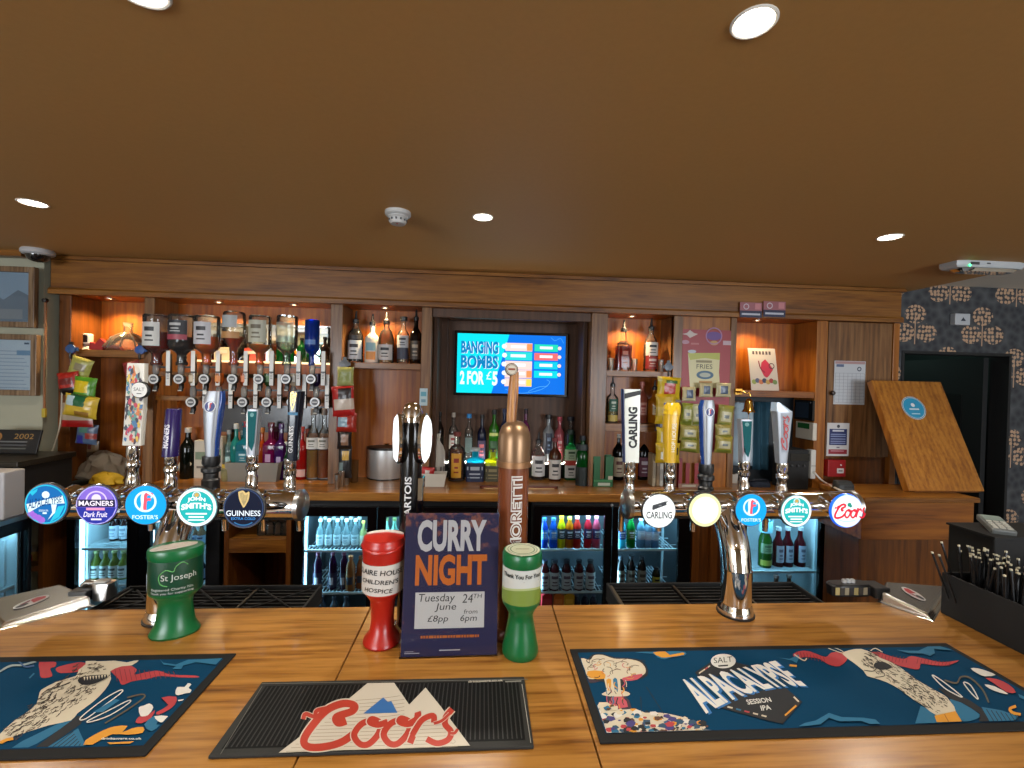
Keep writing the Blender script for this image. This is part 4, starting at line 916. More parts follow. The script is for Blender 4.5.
sz = nt.nodes.new('ShaderNodeSeparateXYZ'); nt.links.new(tc.outputs['Object'], sz.inputs[0]); nt.links.new(tc.outputs['Object'], nz.inputs['Vector'])
mr = nt.nodes.new('ShaderNodeMapRange'); mr.inputs[1].default_value = HT*.66; mr.inputs[2].default_value = HT*1.0; mr.inputs[3].default_value = -.16; mr.inputs[4].default_value = .07; nt.links.new(sz.outputs['Z'], mr.inputs[0])
ad = nt.nodes.new('ShaderNodeMath'); ad.operation = 'ADD'; nt.links.new(nz.outputs['Fac'], ad.inputs[0]); nt.links.new(mr.outputs[0], ad.inputs[1])
cr = nt.nodes.new('ShaderNodeValToRGB'); cr.color_ramp.elements[0].position = .5; cr.color_ramp.elements[0].color = lin((36, 34, 66)); cr.color_ramp.elements[1].position = .6; cr.color_ramp.elements[1].color = lin((120, 72, 62))
nt.links.new(ad.outputs[0], cr.inputs[0]); nt.links.new(cr.outputs[0], B.inputs['Base Color']); B.inputs['Roughness'].default_value = .5; B.inputs['Specular IOR Level'].default_value = .2
m.box(-hw+.003, hw-.003, .0008, .0028, .003, HT-.003, pb, TT)
T = TT @ Matrix.Translation((0, .0006, 0)) @ FRONT
Wh = C(226, 224, 224, .3); Or = C(232, 122, 40, .3)
def cond(t, x0, x1, z0, z1, mat, b=.05): m.text(t, (x0+x1)/2*hw, (z0+z1)/2*HT, (x1-x0)*hw, (z1-z0)*HT, mat, T, 0, bold=b)
cond('CURRY', -.72, .72, .72, .945, Wh, .04); cond('NIGHT', -.74, .74, .485, .70, Or, .04)
m.rect(-.72*hw, .195*HT, .70*hw, .44*HT, C(228, 226, 222, .3), T, 0)
K = C(20, 20, 24)
def hw_(t, cx, cz, w_, h_): m.text(t, cx*hw, cz*HT, w_*hw, h_*HT, K, T, .0002, shear=.15, bold=.0)
hw_('Tuesday', -.28, .395, .74, .07); hw_('24', .35, .395, .22, .06); hw_('TH', .56, .41, .18, .03); hw_('June', -.1, .335, .44, .06); hw_('£8pp', -.25, .255, .42, .055); hw_('6pm', .38, .255, .34, .055); hw_('from', .42, .305, .28, .03)
m.text('to book visit the bar or ask for details', 0, .14*HT, 1.2*hw, .018*HT, Or, T, 0, bold=.02) if False else m.rect(-.6*hw, .13*HT, .6*hw, .148*HT, C(206, 112, 46, .3), T, 0)
for k in range(22):
    if k % 5 != 4: m.rect((-.6+.055*k)*hw, .13*HT, (-.585+.055*k)*hw, .148*HT, C(36, 34, 66, .3), T, .0002)
m.rect(-.2*hw, .045*HT, .22*hw, .052*HT, C(200, 200, 206), T, 0); m.rect(-.9*hw, .03*HT, -.6*hw, .036*HT, C(180, 180, 190), T, 0); m.rect(-.9*hw, .042*HT, -.72*hw, .046*HT, C(180, 180, 190), T, 0)
m.build('poster_sheet', o)['label'] = 'dark purple poster with white and orange lettering'

# bar runners: printed flat, traced as outlines on the rubber sheet
def M_dull(n, c, r, **k):
    m = M(n, c, r, spec=.12, **k); return m
def runner(name_label, x0, x1, y0, y1, th, edge, group='rubber bar runners'):
    o = thing('bar_runner', name_label, 'bar mat', ((x0+x1)/2, (y0+y1)/2, ZC), group=group)
    hx, hy = (x1-x0)/2, (y1-y0)/2
    MB().box(-hx, hx, -hy, hy, 0.0003, th, edge).build('mat', o, bevel=.0015); return o, hx, hy
class Trace:
    """outlines drawn in the photograph's pixels, laid onto the mat's own top plane"""
    def __init__(s, root, th, z=1, ox=0, oy=0, sc=1.0, clip=None): s.r = root; s.z = ZC+th; s.k = (ox, oy, sc); s.m = MB(); s.n = 0; s.clip = clip
    def pt(s, q):
        x, y = s.k[0]+q[0]*s.k[2], s.k[1]+q[1]*s.k[2]; p = atZ(x, y, s.z); X, Y = p.x-s.r.location.x, p.y-s.r.location.y
        if s.clip: X = max(-s.clip[0], min(s.clip[0], X)); Y = max(-s.clip[1], min(s.clip[1], Y))
        return (X, Y)
    def poly(s, pts, mat, sm=0):
        s.n += 1; q = smooth_pts(pts, sm, True) if sm else pts; s.m.poly([s.pt(p) for p in q], mat, MX((0, 0, s.z-ZC)), .0002+.000005*s.n); return s
    def rib(s, pts, w, mat, closed=False):
        s.n += 1; tmp = MB(); tmp.ribbon(pts, w, mat, None, 0, 5, closed)
        s.m.add([(*s.pt(v), s.z-ZC+.0002+.000005*s.n+v[2]*.03) for v in tmp.v], tmp.f, mat); return s
    def text(s, t, warp, mat, **kw):
        s.n += 1; tmp = MB(); tmp.text(t, 0, 0, None, None, mat, None, 0, warp=warp, **kw)
        s.m.add([(*s.pt(v), s.z-ZC+.0002+.000005*s.n) for v in tmp.v], tmp.f, mat); return s
RUB = M_dull('rubber_black', (26, 26, 25), .6); RUBE = M_dull('rubber_grey', (60, 60, 58), .6, noise=.1, nscale=300)
o, hx, hy = runner('black rubber bar runner with a white mountain and red script, front centre', -.4435, .1055, .777, .962, .006, RUBE)
MB().box(-hx+.014, hx-.014, -hy+.014, hy-.014, .0061, .0064, RUB).build('ribbed_face', o)
m = MB(); n = 62
for k in range(n): x = -hx+.02+(2*hx-.04)*k/(n-1); m.cbox(x, 0, .0067, .0022, 2*hy-.034, .0008, M('rib', (34, 34, 33), .55))
m.build('ribs', o)
t = Trace(o, .0072, ox=200, oy=650, sc=350/1024)
RW = M('rubber_white', (226, 216, 198), .6)
t.poly([(230, 301), (415, 160), (490, 97), (568, 96), (612, 160), (660, 110), (704, 165), (790, 280), (520, 290)], RW)
ridge = C(150, 140, 122)
for k in range(26):
    xa = 250+20*k; y1 = 299-.035*(xa-230); L_ = 16+min(120, .5*k*14)*.0
for k in range(18): t.rib([(300+26*k-(0), 296-.9*k), (300+26*k+34 if k < 8 else 300+26*k-4, 296-.9*k-26)], 1.4, ridge) if False else None
for k in range(17):
    fr = k/16; ya = 289-170*fr; xl = 252+225*fr; xr = 760-130*fr if fr < .62 else 700-105*(fr-.62)/.38-25
    if fr < .93: t.rib([(xl, ya+8), ((xl+xr)/2, ya+2), (xr-6 if fr < .55 else min(xr-20, 598), ya-6)], 1.2, ridge)
t.poly([(478, 186), (536, 139), (550, 152), (560, 150), (578, 184)], C(52, 118, 190))
class TS:
    pass
tmp = MB(); coors_script(tmp, None, 0, 0, 1, 1, RUB, 0, .62)
RRED = M('rubber_red', (200, 58, 34), .55)
def cw(v): return (288+v[0]/3.6*466, 288-v[1]*128-(v[0]/3.6*10))
t.n += 1
def add_script(mat, dx, dy, scale):
    t.n += 1
    t.m.add([(*t.pt((cw(v)[0]+dx, cw(v)[1]+dy)), t.z-ZC+.0002+.000005*t.n+v[2]*.03) for v in tmp2.v], tmp2.f, mat)
tmp2 = MB(); coors_script(tmp2, None, 0, 0, 3.6, 1, RUB, 0, 1.5); add_script(RW, 0, 0, 1)
tmp2 = MB(); coors_script(tmp2, None, 0, 0, 3.6, 1, RUB, 0, 1.12); add_script(RRED, 0, 0, 1)
t.rib([(733, 268), (740, 262), (747, 268), (740, 274)], 2, C(200, 190, 176), True)
t.text('drinkaware.co.uk', lambda u, v: (785+u*102, 96-v*7+u*-4), RW, bold=.02); t.poly([(893, 91), (940, 89), (940, 93), (893, 95)], C(150, 146, 138))
t.rib([(180, 99), (960, 86)], 1.5, C(120, 118, 110)); t.rib([(942, 100), (968, 272)], 2.2, C(180, 176, 166)); t.rib([(60, 305), (182, 106)], 1.4, C(120, 118, 110))
t.m.build('print', o)['label'] = 'white mountain with a blue peak and red script'
TEAL = M_dull('mat_teal', (6, 66, 100), .85, noise=.06, nscale=400); MATE = M_dull('mat_edge', (40, 40, 40), .7)
CREAM = C(226, 214, 188, .75); INK = C(16, 18, 24, .75); MRED = C(190, 60, 66, .75); MBLUE = C(24, 112, 152, .75); MORA = C(232, 160, 40, .75); PINK = C(206, 84, 100, .75); MWHITE = C(236, 234, 226, .75)
rnd = random.Random(11)
def fur(t, axis0, axis1, w0, w1, n, mat, ln=26):
    for _ in range(n):
        k = rnd.random(); s_ = rnd.uniform(-1, 1); ww = (w0+(w1-w0)*k)*.88
        dx, dy = axis1[0]-axis0[0], axis1[1]-axis0[1]; L_ = math.hypot(dx, dy)
        cx, cy = axis0[0]+dx*k-dy/L_*s_*ww, axis0[1]+dy*k+dx/L_*s_*ww
        q = rnd.uniform(-.35, .35); ux, uy = dx/L_, dy/L_; ux, uy = ux*cos(q)-uy*sin(q), ux*sin(q)+uy*cos(q); l = ln*rnd.uniform(.5, 1)
        t.rib([(cx, cy), (cx+ux*l*.5+3, cy+uy*l*.5), (cx+ux*l, cy+uy*l)], rnd.uniform(1.5, 3.2), mat)
# left runner
o, hx, hy = runner('teal bar runner at left with a shaggy cream llama and red horns', -1.52, -.549, .786, 1.066, .004, MATE)
MB().box(-hx+.018, hx-.018, -hy+.02, hy-.02, .0041, .0044, TEAL).build('fabric', o)
t = Trace(o, .0046, ox=0, oy=640, sc=250/1024, clip=(hx-.02, hy-.022))
t.poly([(45, 445), (90, 415), (285, 320), (300, 330), (200, 395), (150, 425), (110, 445)], MBLUE); t.poly([(130, 452), (320, 310), (345, 318), (330, 345), (215, 425), (180, 452)], INK); t.poly([(180, 452), (320, 362), (345, 440), (335, 452)], MBLUE)
for k in range(7): t.rib([(200+22*k, 450), (300+6*k, 375+10*k)], 3, INK)
t.poly([(160, 92), (190, 80), (226, 84), (228, 108), (205, 118), (214, 148), (170, 155), (162, 125)], MRED, 3); t.poly([(228, 118), (260, 104), (320, 92), (350, 96), (345, 125), (250, 136)], MRED, 3)
t.poly([(448, 120), (480, 102), (530, 104), (560, 122), (550, 142), (600, 132), (650, 126), (700, 142), (800, 146), (812, 154), (740, 154), (660, 148), (600, 160), (540, 170), (500, 184), (485, 160)], MRED, 3)
for k in range(16): x = 470+20*k; t.rib([(x, 118+.9*k), (x+10, 170-1.2*k)], 2.5, C(120, 30, 40, .75)) if k < 13 else None
t.poly([(322, 122), (350, 100), (352, 75), (375, 64), (402, 70), (398, 88), (470, 84), (520, 92), (572, 80), (540, 104), (500, 108), (452, 128), (455, 160), (430, 205), (380, 255), (318, 300), (290, 330), (200, 350), (130, 372), (60, 395), (0, 425), (-20, 425), (-20, 405), (60, 330), (105, 300), (150, 262), (162, 215), (180, 198), (240, 168), (310, 148)], CREAM, 2)
fur(t, (370, 150), (40, 385), 80, 36, 260, C(70, 58, 50, .75)); fur(t, (430, 100), (350, 130), 25, 20, 26, C(60, 50, 44, .75), 16)
t.poly([(318, 168), (340, 152), (400, 146), (452, 146), (420, 168), (380, 184), (335, 186)], INK, 2)
for k in range(9): t.poly([(342+12*k, 155-1.2*k), (350+12*k, 154-1.2*k), (346+12*k, 170-1.2*k)], CREAM)
t.rib([(170, 225), (200, 205), (240, 195), (290, 175)], 3, INK); t.rib([(150, 262), (190, 250), (215, 215)], 2.5, INK)
t.rib([(0, 425), (30, 412), (55, 408)], 12, MORA)
t.rib([(330, 322), (420, 250), (490, 210), (498, 218), (430, 270), (352, 326)], 4, MWHITE, True); t.rib([(360, 335), (450, 290), (525, 252), (528, 262), (450, 312), (375, 338)], 4, MWHITE, True); t.rib([(430, 345), (520, 290), (590, 240), (580, 226), (520, 240)], 6, C(90, 84, 66, .75))
t.poly([(380, 300), (470, 245), (490, 250), (420, 300)], MBLUE)
t.poly([(340, 450), (350, 415), (420, 375), (470, 358), (522, 356), (500, 382), (540, 366), (586, 360), (584, 384), (520, 392), (460, 390), (400, 420), (352, 452)], MORA, 2); t.poly([(438, 424), (550, 419), (520, 440), (500, 446), (434, 447)], MORA)
t.text('drinkaware.co.uk', lambda u, v: (415+u*165, 412-v*9), MWHITE, bold=.02)
t.poly([(655, 82), (668, 96), (720, 104), (770, 84), (830, 82), (920, 72), (915, 88), (888, 104), (800, 94), (750, 108), (742, 122), (706, 122), (720, 110), (670, 104)], MBLUE)
t.poly([(718, 222), (726, 196), (756, 196), (770, 180), (784, 186), (772, 200), (794, 216), (760, 222), (730, 230)], MWHITE, 2); t.poly([(660, 240), (722, 236), (716, 268), (690, 290), (650, 310), (640, 300), (690, 270)], MRED, 2); t.poly([(568, 280), (590, 272), (612, 264), (628, 280), (606, 312), (576, 316)], MWHITE, 2); t.poly([(555, 340), (570, 318), (600, 316), (635, 290), (620, 322), (580, 345)], MRED, 2); t.poly([(590, 350), (632, 314), (650, 330), (640, 350), (655, 352), (620, 378)], MBLUE, 2); t.poly([(632, 316), (690, 316), (668, 340), (650, 338)], MWHITE, 2); t.rib([(730, 252), (755, 248)], 5, MWHITE)
t.rib([(-20, 145), (40, 110), (90, 106), (150, 90)], 8, C(160, 176, 176, .75)); t.rib([(75, 84), (100, 112), (140, 108)], 7, C(60, 100, 150, .75)); t.rib([(120, 160), (140, 140)], 6, MBLUE)
t.m.build('print', o)['label'] = 'cream llama print with red horns'
# right runner
o, hx, hy = runner('teal bar runner at right with white slanted lettering and a mushroom cloud', .225, 1.194, .783, 1.062, .004, MATE)
MB().box(-hx+.016, hx-.016, -hy+.02, hy-.016, .0041, .0044, TEAL).build('fabric', o)
t = Trace(o, .0046, ox=560, oy=620, sc=.25, clip=(hx-.018, hy-.02))
DARKP = C(60, 40, 56, .75)
t.poly([(76, 150), (110, 158), (130, 138), (170, 136), (220, 150), (270, 152), (325, 162), (350, 195), (346, 225), (300, 242), (262, 244), (250, 262), (256, 286), (240, 300), (190, 296), (186, 262), (165, 246), (108, 252), (92, 200)], INK, 3)
t.poly([(84, 154), (120, 160), (136, 142), (170, 140), (218, 155), (270, 156), (320, 168), (342, 195), (336, 218), (296, 232), (240, 236), (170, 232), (116, 236), (100, 200)], CREAM, 3)
t.poly([(175, 228), (240, 226), (244, 290), (190, 296)], CREAM); 
for pts, mt in (([(110, 205), (170, 205), (180, 235), (120, 232)], MORA), ([(185, 240), (205, 238), (200, 285), (192, 280)], MORA), ([(212, 238), (228, 236), (232, 285), (220, 290)], MBLUE), ([(250, 232), (330, 215), (310, 238), (262, 244)], PINK), ([(196, 300), (250, 296), (286, 352), (190, 362)], DARKP), ([(205, 310), (246, 304), (272, 348), (200, 350)], PINK), ([(98, 215), (116, 236), (160, 246), (112, 250)], DARKP)): t.poly(pts, mt, 2)
t.poly([(166, 296), (220, 278), (275, 290), (270, 304), (200, 306)], CREAM, 3)
for k in range(34):
    x = rnd.uniform(95, 335); y = rnd.uniform(160, 225); a0 = rnd.uniform(0, 6); r_ = rnd.uniform(8, 20); t.rib([(x+r_*cos(a0+q*.7), y+.6*r_*sin(a0+q*.7)) for q in range(4)], rnd.uniform(1.6, 3), (INK, C(120, 90, 70, .75), MORA, INK, PINK)[k % 5])
for k in range(26):
    x = rnd.uniform(185, 262); y = rnd.uniform(235, 345); t.rib([(x, y), (x+rnd.uniform(-6, 6), y+12), (x+rnd.uniform(-10, 10), y+26)], rnd.uniform(2, 5), (INK, MORA, CREAM, PINK, DARKP, MBLUE)[k % 6])
for c_, r_ in (((150, 170), 24), ((200, 178), 26), ((250, 182), 28), ((300, 196), 26), ((130, 195), 20), ((230, 210), 22)):
    t.rib([(c_[0]+r_*cos(a), c_[1]+r_*.55*sin(a)) for a in (2.6, 3.6, 4.6, 5.4)], 2.6, C(120, 100, 84, .75))
t.poly([(134, 345), (190, 330), (230, 360), (300, 356), (340, 372), (400, 372), (450, 380), (520, 400), (570, 440), (600, 462), (180, 478), (170, 430)], CREAM, 2)
pal = [MBLUE, MRED, INK, MORA, MWHITE, C(70, 60, 130, .75), CREAM, C(96, 60, 40, .75), INK, MWHITE, C(40, 80, 110, .75)]
for k in range(190):
    f_ = rnd.random(); x = 140+450*f_; y = rnd.uniform(346+95*max(0, f_-.25), 468-8*f_); n_ = rnd.randint(4, 7); r_ = rnd.uniform(7, 26); a0 = rnd.uniform(0, 6)
    t.poly([(x+r_*rnd.uniform(.6, 1)*cos(a0+6.28*q/n_), y+.6*r_*rnd.uniform(.6, 1)*sin(a0+6.28*q/n_)) for q in range(n_)], pal[k % 11])
t.rib([(322, 310), (326, 370)], 2, INK); t.rib([(345, 270), (415, 378)], 2, INK)
t.poly([(300, 132), (370, 128), (440, 126), (500, 130), (498, 145), (450, 150), (420, 160), (390, 152), (372, 138)], MBLUE, 2); t.poly([(372, 132), (420, 128), (440, 142), (490, 132), (494, 142), (440, 150), (405, 152)], MORA, 2)
t.poly([(540, 212), (612, 166), (690, 168), (758, 186), (700, 208), (600, 236), (552, 226)], INK); t.poly([(640, 352), (700, 296), (905, 276), (968, 330), (890, 418), (842, 408), (672, 362)], INK)
for q in range(5): t.rib([(670+34*q, 350+8.6*q), (690+34*q, 355+8.6*q)], 6, (CREAM, MBLUE, MRED, CREAM, CREAM)[q])
t.rib([(900, 385), (945, 345)], 7, MORA); t.rib([(935, 310), (955, 330)], 6, CREAM); t.rib([(556, 216), (600, 186)], 5, CREAM); t.rib([(580, 200), (592, 192)], 5, MRED)
def q4(bl, br, tr, tl, bend=0):
    def f(u, v):
        a = [bl[i]+(br[i]-bl[i])*u for i in (0, 1)]; b = [tl[i]+(tr[i]-tl[i])*u for i in (0, 1)]; return (a[0]+(b[0]-a[0])*v, a[1]+(b[1]-a[1])*v-bend*4*u*(1-u)*(1-v))
    return f
t.text('ALPACALYPSE', q4((597, 384), (996, 274), (868, 166), (478, 248), 34), C(40, 120, 190, .75), bold=.05); t.text('ALPACALYPSE', q4((586, 380), (988, 268), (860, 164), (470, 244), 34), MWHITE, bold=.03)
t.poly([(653+50*cos(a/14*2*pi), 167+29*sin(a/14*2*pi)) for a in range(14)], MWHITE, 2); t.text('SALT', q4((616, 176), (690, 170), (688, 148), (614, 154)), INK, bold=.0); t.poly([(632, 184), (672, 181), (672, 187), (634, 190)], INK)
t.text('SESSION', q4((752, 342), (848, 330), (838, 312), (742, 322)), MWHITE, bold=.02); t.text('IPA', q4((806, 366), (846, 361), (838, 342), (800, 346)), MWHITE, bold=.02)
t.k = (780, 610, 244/1024)
t.poly([(55, 188), (90, 174), (130, 178), (190, 200), (215, 182), (262, 180), (284, 205), (250, 238), (205, 232), (165, 208), (110, 200), (70, 205)], MRED, 3); t.poly([(378, 184), (410, 178), (460, 195), (520, 208), (550, 196), (610, 208), (680, 222), (752, 214), (700, 236), (640, 234), (592, 228), (582, 252), (530, 244), (470, 228), (400, 210)], MRED, 3)
for k in range(22): x = 400+15*k; t.rib([(x, 186+1.6*k), (x-6, 214+1.2*k)], 2.4, C(120, 30, 40, .75)) if not 9 < k < 12 else None
for k in range(9): t.rib([(70+14*k, 176+3*k), (78+14*k, 200+3*k)], 2.2, C(120, 30, 40, .75))
t.poly([(-20, 200), (40, 208), (80, 190), (70, 225), (50, 215)], MBLUE, 2); t.rib([(40, 235), (70, 238)], 8, MORA); t.rib([(60, 190), (100, 215), (112, 205)], 5, CREAM)
t.poly([(570, 482), (590, 405), (640, 430), (690, 482)], MBLUE); t.poly([(712, 378), (760, 392), (838, 442), (820, 462), (770, 472), (738, 440)], MBLUE, 2); t.poly([(660, 330), (720, 345), (800, 385), (880, 440), (900, 480), (850, 482), (840, 440), (770, 395), (718, 378)], INK); t.poly([(845, 410), (930, 425), (1000, 450), (1000, 478), (890, 478)], MBLUE)
for k in range(7): t.rib([(866+20*k, 420+4*k), (900+18*k, 474)], 3, INK)
t.poly([(262, 188), (290, 172), (340, 166), (392, 186), (420, 204), (472, 224), (520, 255), (570, 294), (640, 335), (690, 362), (712, 385), (738, 432), (660, 448), (600, 404), (560, 380), (500, 335), (450, 308), (400, 290), (365, 280), (350, 258), (308, 224)], CREAM, 2)
fur(t, (350, 190), (685, 415), 42, 46, 220, C(64, 56, 50, .75), 22)
t.poly([(400, 226), (440, 224), (470, 246), (430, 256), (395, 246)], INK, 2); t.rib([(352, 258), (390, 262), (410, 250), (440, 280), (400, 288)], 3, INK)
t.poly([(648, 450), (736, 430), (772, 480), (668, 485)], MORA); t.rib([(690, 444), (710, 480)], 3, C(150, 96, 20, .75))
t.rib([(200, 162), (230, 164), (262, 178), (262, 186), (220, 172)], 3, CREAM, True); t.rib([(380, 176), (400, 166), (430, 182)], 4, CREAM)
t.rib([(640, 278), (690, 310), (766, 372), (700, 340), (655, 300)], 4.5, MWHITE, True); t.rib([(770, 310), (800, 322), (832, 380), (800, 352)], 4.5, MWHITE, True); t.rib([(690, 300), (740, 312), (760, 286), (800, 292), (850, 340), (876, 395)], 7, C(96, 90, 72, .75))
t.poly([(800, 250), (830, 250), (870, 262), (905, 278), (860, 284), (826, 270)], MWHITE, 2); t.poly([(862, 290), (910, 296), (960, 318), (990, 352), (950, 350), (900, 315)], MRED, 2); t.poly([(858, 318), (900, 326), (958, 358), (920, 352), (880, 336)], MWHITE, 2); t.rib([(990, 410), (965, 420), (975, 436), (1010, 445)], 12, MORA)
t.poly([(88, 505), (105, 480), (150, 470), (205, 438), (260, 456), (350, 458), (400, 466), (432, 494), (380, 488), (340, 472), (250, 474), (205, 458), (170, 486), (125, 505)], MBLUE); t.poly([(488, 172), (540, 176), (580, 176), (602, 148), (660, 150), (730, 175), (690, 172), (646, 168), (650, 186), (630, 198), (600, 188), (540, 186)], MBLUE)
t.poly([(1000, 358), (1030, 372), (1030, 385), (1004, 372)], MBLUE)
t.m.build('print', o)['label'] = 'slanted white lettering, mushroom cloud and llama print'

# chrome wedge units with drinks guns
def wedge(label, pts_px, zt, logo, flip, gun_label, gx0, gx1, gpy):
    # near-outer, far-outer, far-inner, near-inner footprint on the counter
    q = [atZ(x, y, ZC) for x, y in pts_px]; cx = sum(v.x for v in q)/4; cy = sum(v.y for v in q)/4
    o = thing('gun_holster', label, 'holster', (cx, cy, ZC), group='chrome drinks-gun holsters')
    L_ = [(v.x-cx, v.y-cy) for v in q]; m = MB(); hts = zt
    vs = [(x, y, .0) for x, y in L_]+[(x*.97, y*.94, h_) for (x, y), h_ in zip(L_, hts)]
    m.add(vs, [(0, 1, 2, 3), (4, 5, 6, 7), (0, 1, 5, 4), (1, 2, 6, 5), (2, 3, 7, 6), (3, 0, 4, 7)], M('holster_chrome', (196, 193, 186), .24, 1.0)); m.build('wedge', o, bevel=.008, seg=3)
    # oval sticker on the sloping top
    a, b, c, d = [Vector(v) for v in vs[4:]]; n_ = (b-a).cross(d-a).normalized(); n_ = n_ if n_.z > 0 else -n_
    cc = a*.30+b*.25+c*.2+d*.25+Vector((0, 0, 0)); ux = (d-a).normalized(); uy = n_.cross(ux); T = Matrix((( ux.x, uy.x, n_.x, cc.x+n_.x*.0022), (ux.y, uy.y, n_.y, cc.y+n_.y*.0022), (ux.z, uy.z, n_.z, cc.z+n_.z*.0022), (0, 0, 0, 1))) @ Matrix.Rotation(logo, 4, 'Z')
    m = MB(); m.disc(0, 0, .034, C(220, 216, 212), T, .0, ry=.02); m.poly([(.002, -.012), (.026, -.008), (.028, .004), (.012, .014), (.0, .012)], C(186, 34, 44), T, .0005); m.disc(-.018, -.004, .012, C(20, 20, 24), T, .0006, ry=.007); m.poly([(-.02, .006), (0, .013), (-.002, .004), (-.02, .001)], C(130, 30, 40), T, .0006)
    m.build('sticker', o)
    s = -1 if flip else 1
    ex = [v for v in L_]; ix = (L_[2][0]+L_[3][0])/2; iy = (L_[2][1]+L_[3][1])/2
    MB().box(min(ix, ix+s*.05), max(ix, ix+s*.05), iy-.03, iy+.03, .006, hts[2]+.004, BLACK).build('socket', o, bevel=.004)
    return o, ix+cx+s*.05, iy+cy
A, gx, gy = wedge('chrome wedge holster with an oval sticker at the left end of the counter', [(0, 629), (-22, 607), (62, 594), (92, 606)], (.010, .016, .032, .028), .2, False, '', 0, 0, 0)
o = thing('drinks_gun', 'grey drinks dispensing gun docked in the left-hand holster', 'drinks gun', (gx+.002, gy+.005, ZC+.004), group='drinks guns')
MB().loft([(.02, 0, 0, .02, .024, 5), (.02, 0, .03, .022, .022, 5), (.018, 0, .044, .024, .018, 5)], STEEL, 20).build('handle', o); MB().tube([(.01, 0, .04), (-.03, 0, .044), (-.04, 0, .034)], .008, STEEL, 10).build('nozzle', o); MB().cbox(.012, 0, .047, .032, .022, .006, C(226, 224, 216)).build('button_pad', o, bevel=.002)
B_, gx, gy = wedge('chrome wedge holster with an oval sticker beside the black caddy', [(931, 620), (948, 592), (884, 591), (880, 602)], (.012, .022, .034, .03), -.5, True, '', 0, 0, 0)
o = thing('drinks_gun', 'drinks gun with a strip of printed buttons, docked in the right-hand holster', 'drinks gun', (gx+.002, gy+.01, ZC+.004), group='drinks guns')
MB().loft([(-.055, 0, 0, .062, .02, 5), (-.055, 0, .03, .066, .022, 5), (-.055, 0, .036, .06, .018, 5)], BLACK, 20).build('handle', o)
m = MB()
for k in range(8): m.cbox(-.108+.015*k, -.0215, .018, .013, .002, .022, (C(196, 180, 120), C(60, 56, 50), C(180, 170, 140), C(40, 40, 44))[k % 4])
m.build('button_labels', o); m = MB()
for k in range(3): m.lathe([(.007, 0), (.007, .008), (.005, .01), (0, .01)], C(232, 232, 230), 12, MX((-.07+.014*k, 0, .036)))
m.build('buttons', o)

# black bar caddy with straws and napkins on the right
X0 = 1.345; p0 = atZ(938, 612, ZC).y; zc_ = Z_(940, 571, 1.22)-ZC
o = thing('bar_caddy', 'black bar caddy with a small cream label at the right end of the counter', 'caddy', (X0, 1.0, ZC)); y1 = .215; y0 = -.12
m = MB(); w_ = .26
m.box(0, .006, y0, y1, 0, zc_, MATTE_BLACK); m.box(w_-.006, w_, y0, y1, 0, zc_, BLACK); m.box(0.006, w_-.006, y0, y0+.006, 0, zc_, BLACK); m.box(.006, w_-.006, y1-.006, y1, 0, zc_, BLACK); m.box(0.006, w_-.006, y0+.006, y1-.006, 0, .006, BLACK)
m.box(.006, w_-.006, .03, .036, .006, zc_-.01, BLACK); m.box(.12, .126, .036, y1-.006, .006, zc_-.01, MATTE_BLACK); m.build('tray', o, bevel=.002)
pl = [atY(0, 0, 1)]; lb = MB(); lb.box(-.0008, 0, y0+.012, y0+.068, .008, .05, C(222, 212, 160)); 
for k in range(3): lb.box(-.0012, -.0008, y0+.02, y0+.06, .016+.01*k, .019+.01*k, C(150, 140, 100))
lb.build('label_plate', o)['label'] = 'small cream label'
rnd = random.Random(5); SB = C(18, 18, 20, .35); ST = C(214, 206, 176, .5)
for k in range(80):
    bx, by = X0+.018+rnd.random()*.088, 1.05+rnd.random()*.145; tx = rnd.gauss(0, .10); ty = rnd.gauss(0, .10); hgt = .165+rnd.random()*.03
    if k < 2: bx, by, tx, ty, hgt = X0+.015, 1.17+.02*k, -.32, .1, .17
    top = (tx*hgt, ty*hgt, hgt); 
    s = MB(); s.tube([(0, 0, 0), top], .003, SB, 6); s.tube([top, (top[0]*1.02, top[1]*1.02, hgt+.004)], .0034, ST, 6)
    tag(s.build('drinking_straw', None, (bx, by, ZC+.0065)), 'black drinking straw with a pale tip standing in the bar caddy', 'straw', 'black straws in the caddy')
for k in range(5):
    q = MB(); q.cbox(0, 0, .001, .10, .10, .0018, C(26, 26, 30, .85)); q.cbox(0, .0, .0021, .098, .002, .0004, C(20, 20, 24, .85))
    tag(q.build('napkin', None, (X0+.19, 1.12, ZC+.0062+.0024*k), rot=(0, 0, rnd.uniform(-.05, .05))), 'black paper napkin in the stack inside the bar caddy', 'napkin', 'black napkins in the caddy')
# dark till with a card reader, at the far right
ct = atY(1010, 540, 1.7)
o = thing('till_stand', 'low black till stand at the right edge of the bar, behind the straws', 'stand', (2.26, 1.75, 0))
MB().box(-.2, .25, -.09, .09, 0, Z_(1000, 534, 1.72), MATTE_BLACK).build('body', o, bevel=.006); MB().box(-.205, .255, -.095, .095, Z_(1000, 534, 1.72), Z_(1000, 532, 1.72), MATTE_BLACK).build('top_plate', o)
zt = Z_(1000, 532, 1.72)
o = thing('card_reader', 'grey card reader with a pale keypad lying on the black till stand', 'card reader', (2.165, 1.745, zt), radians(-28))
m = MB(); T = Matrix.Rotation(radians(14), 4, 'X') @ Matrix.Translation((0, 0, .022)); m.cbox(0, 0, 0, .078, .13, .026, C(120, 124, 122, .35), T); m.build('body', o, bevel=.006)
m = MB(); m.cbox(0, .038, .0135, .06, .042, .002, C(150, 166, 158, .2), T); m.build('screen', o); m = MB()
for i in range(3):
    for j in range(4): m.cbox(-.022+.022*i, .004-.017*j, .0145, .016, .011, .003, C(206, 206, 196), T)
m.build('keypad', o)
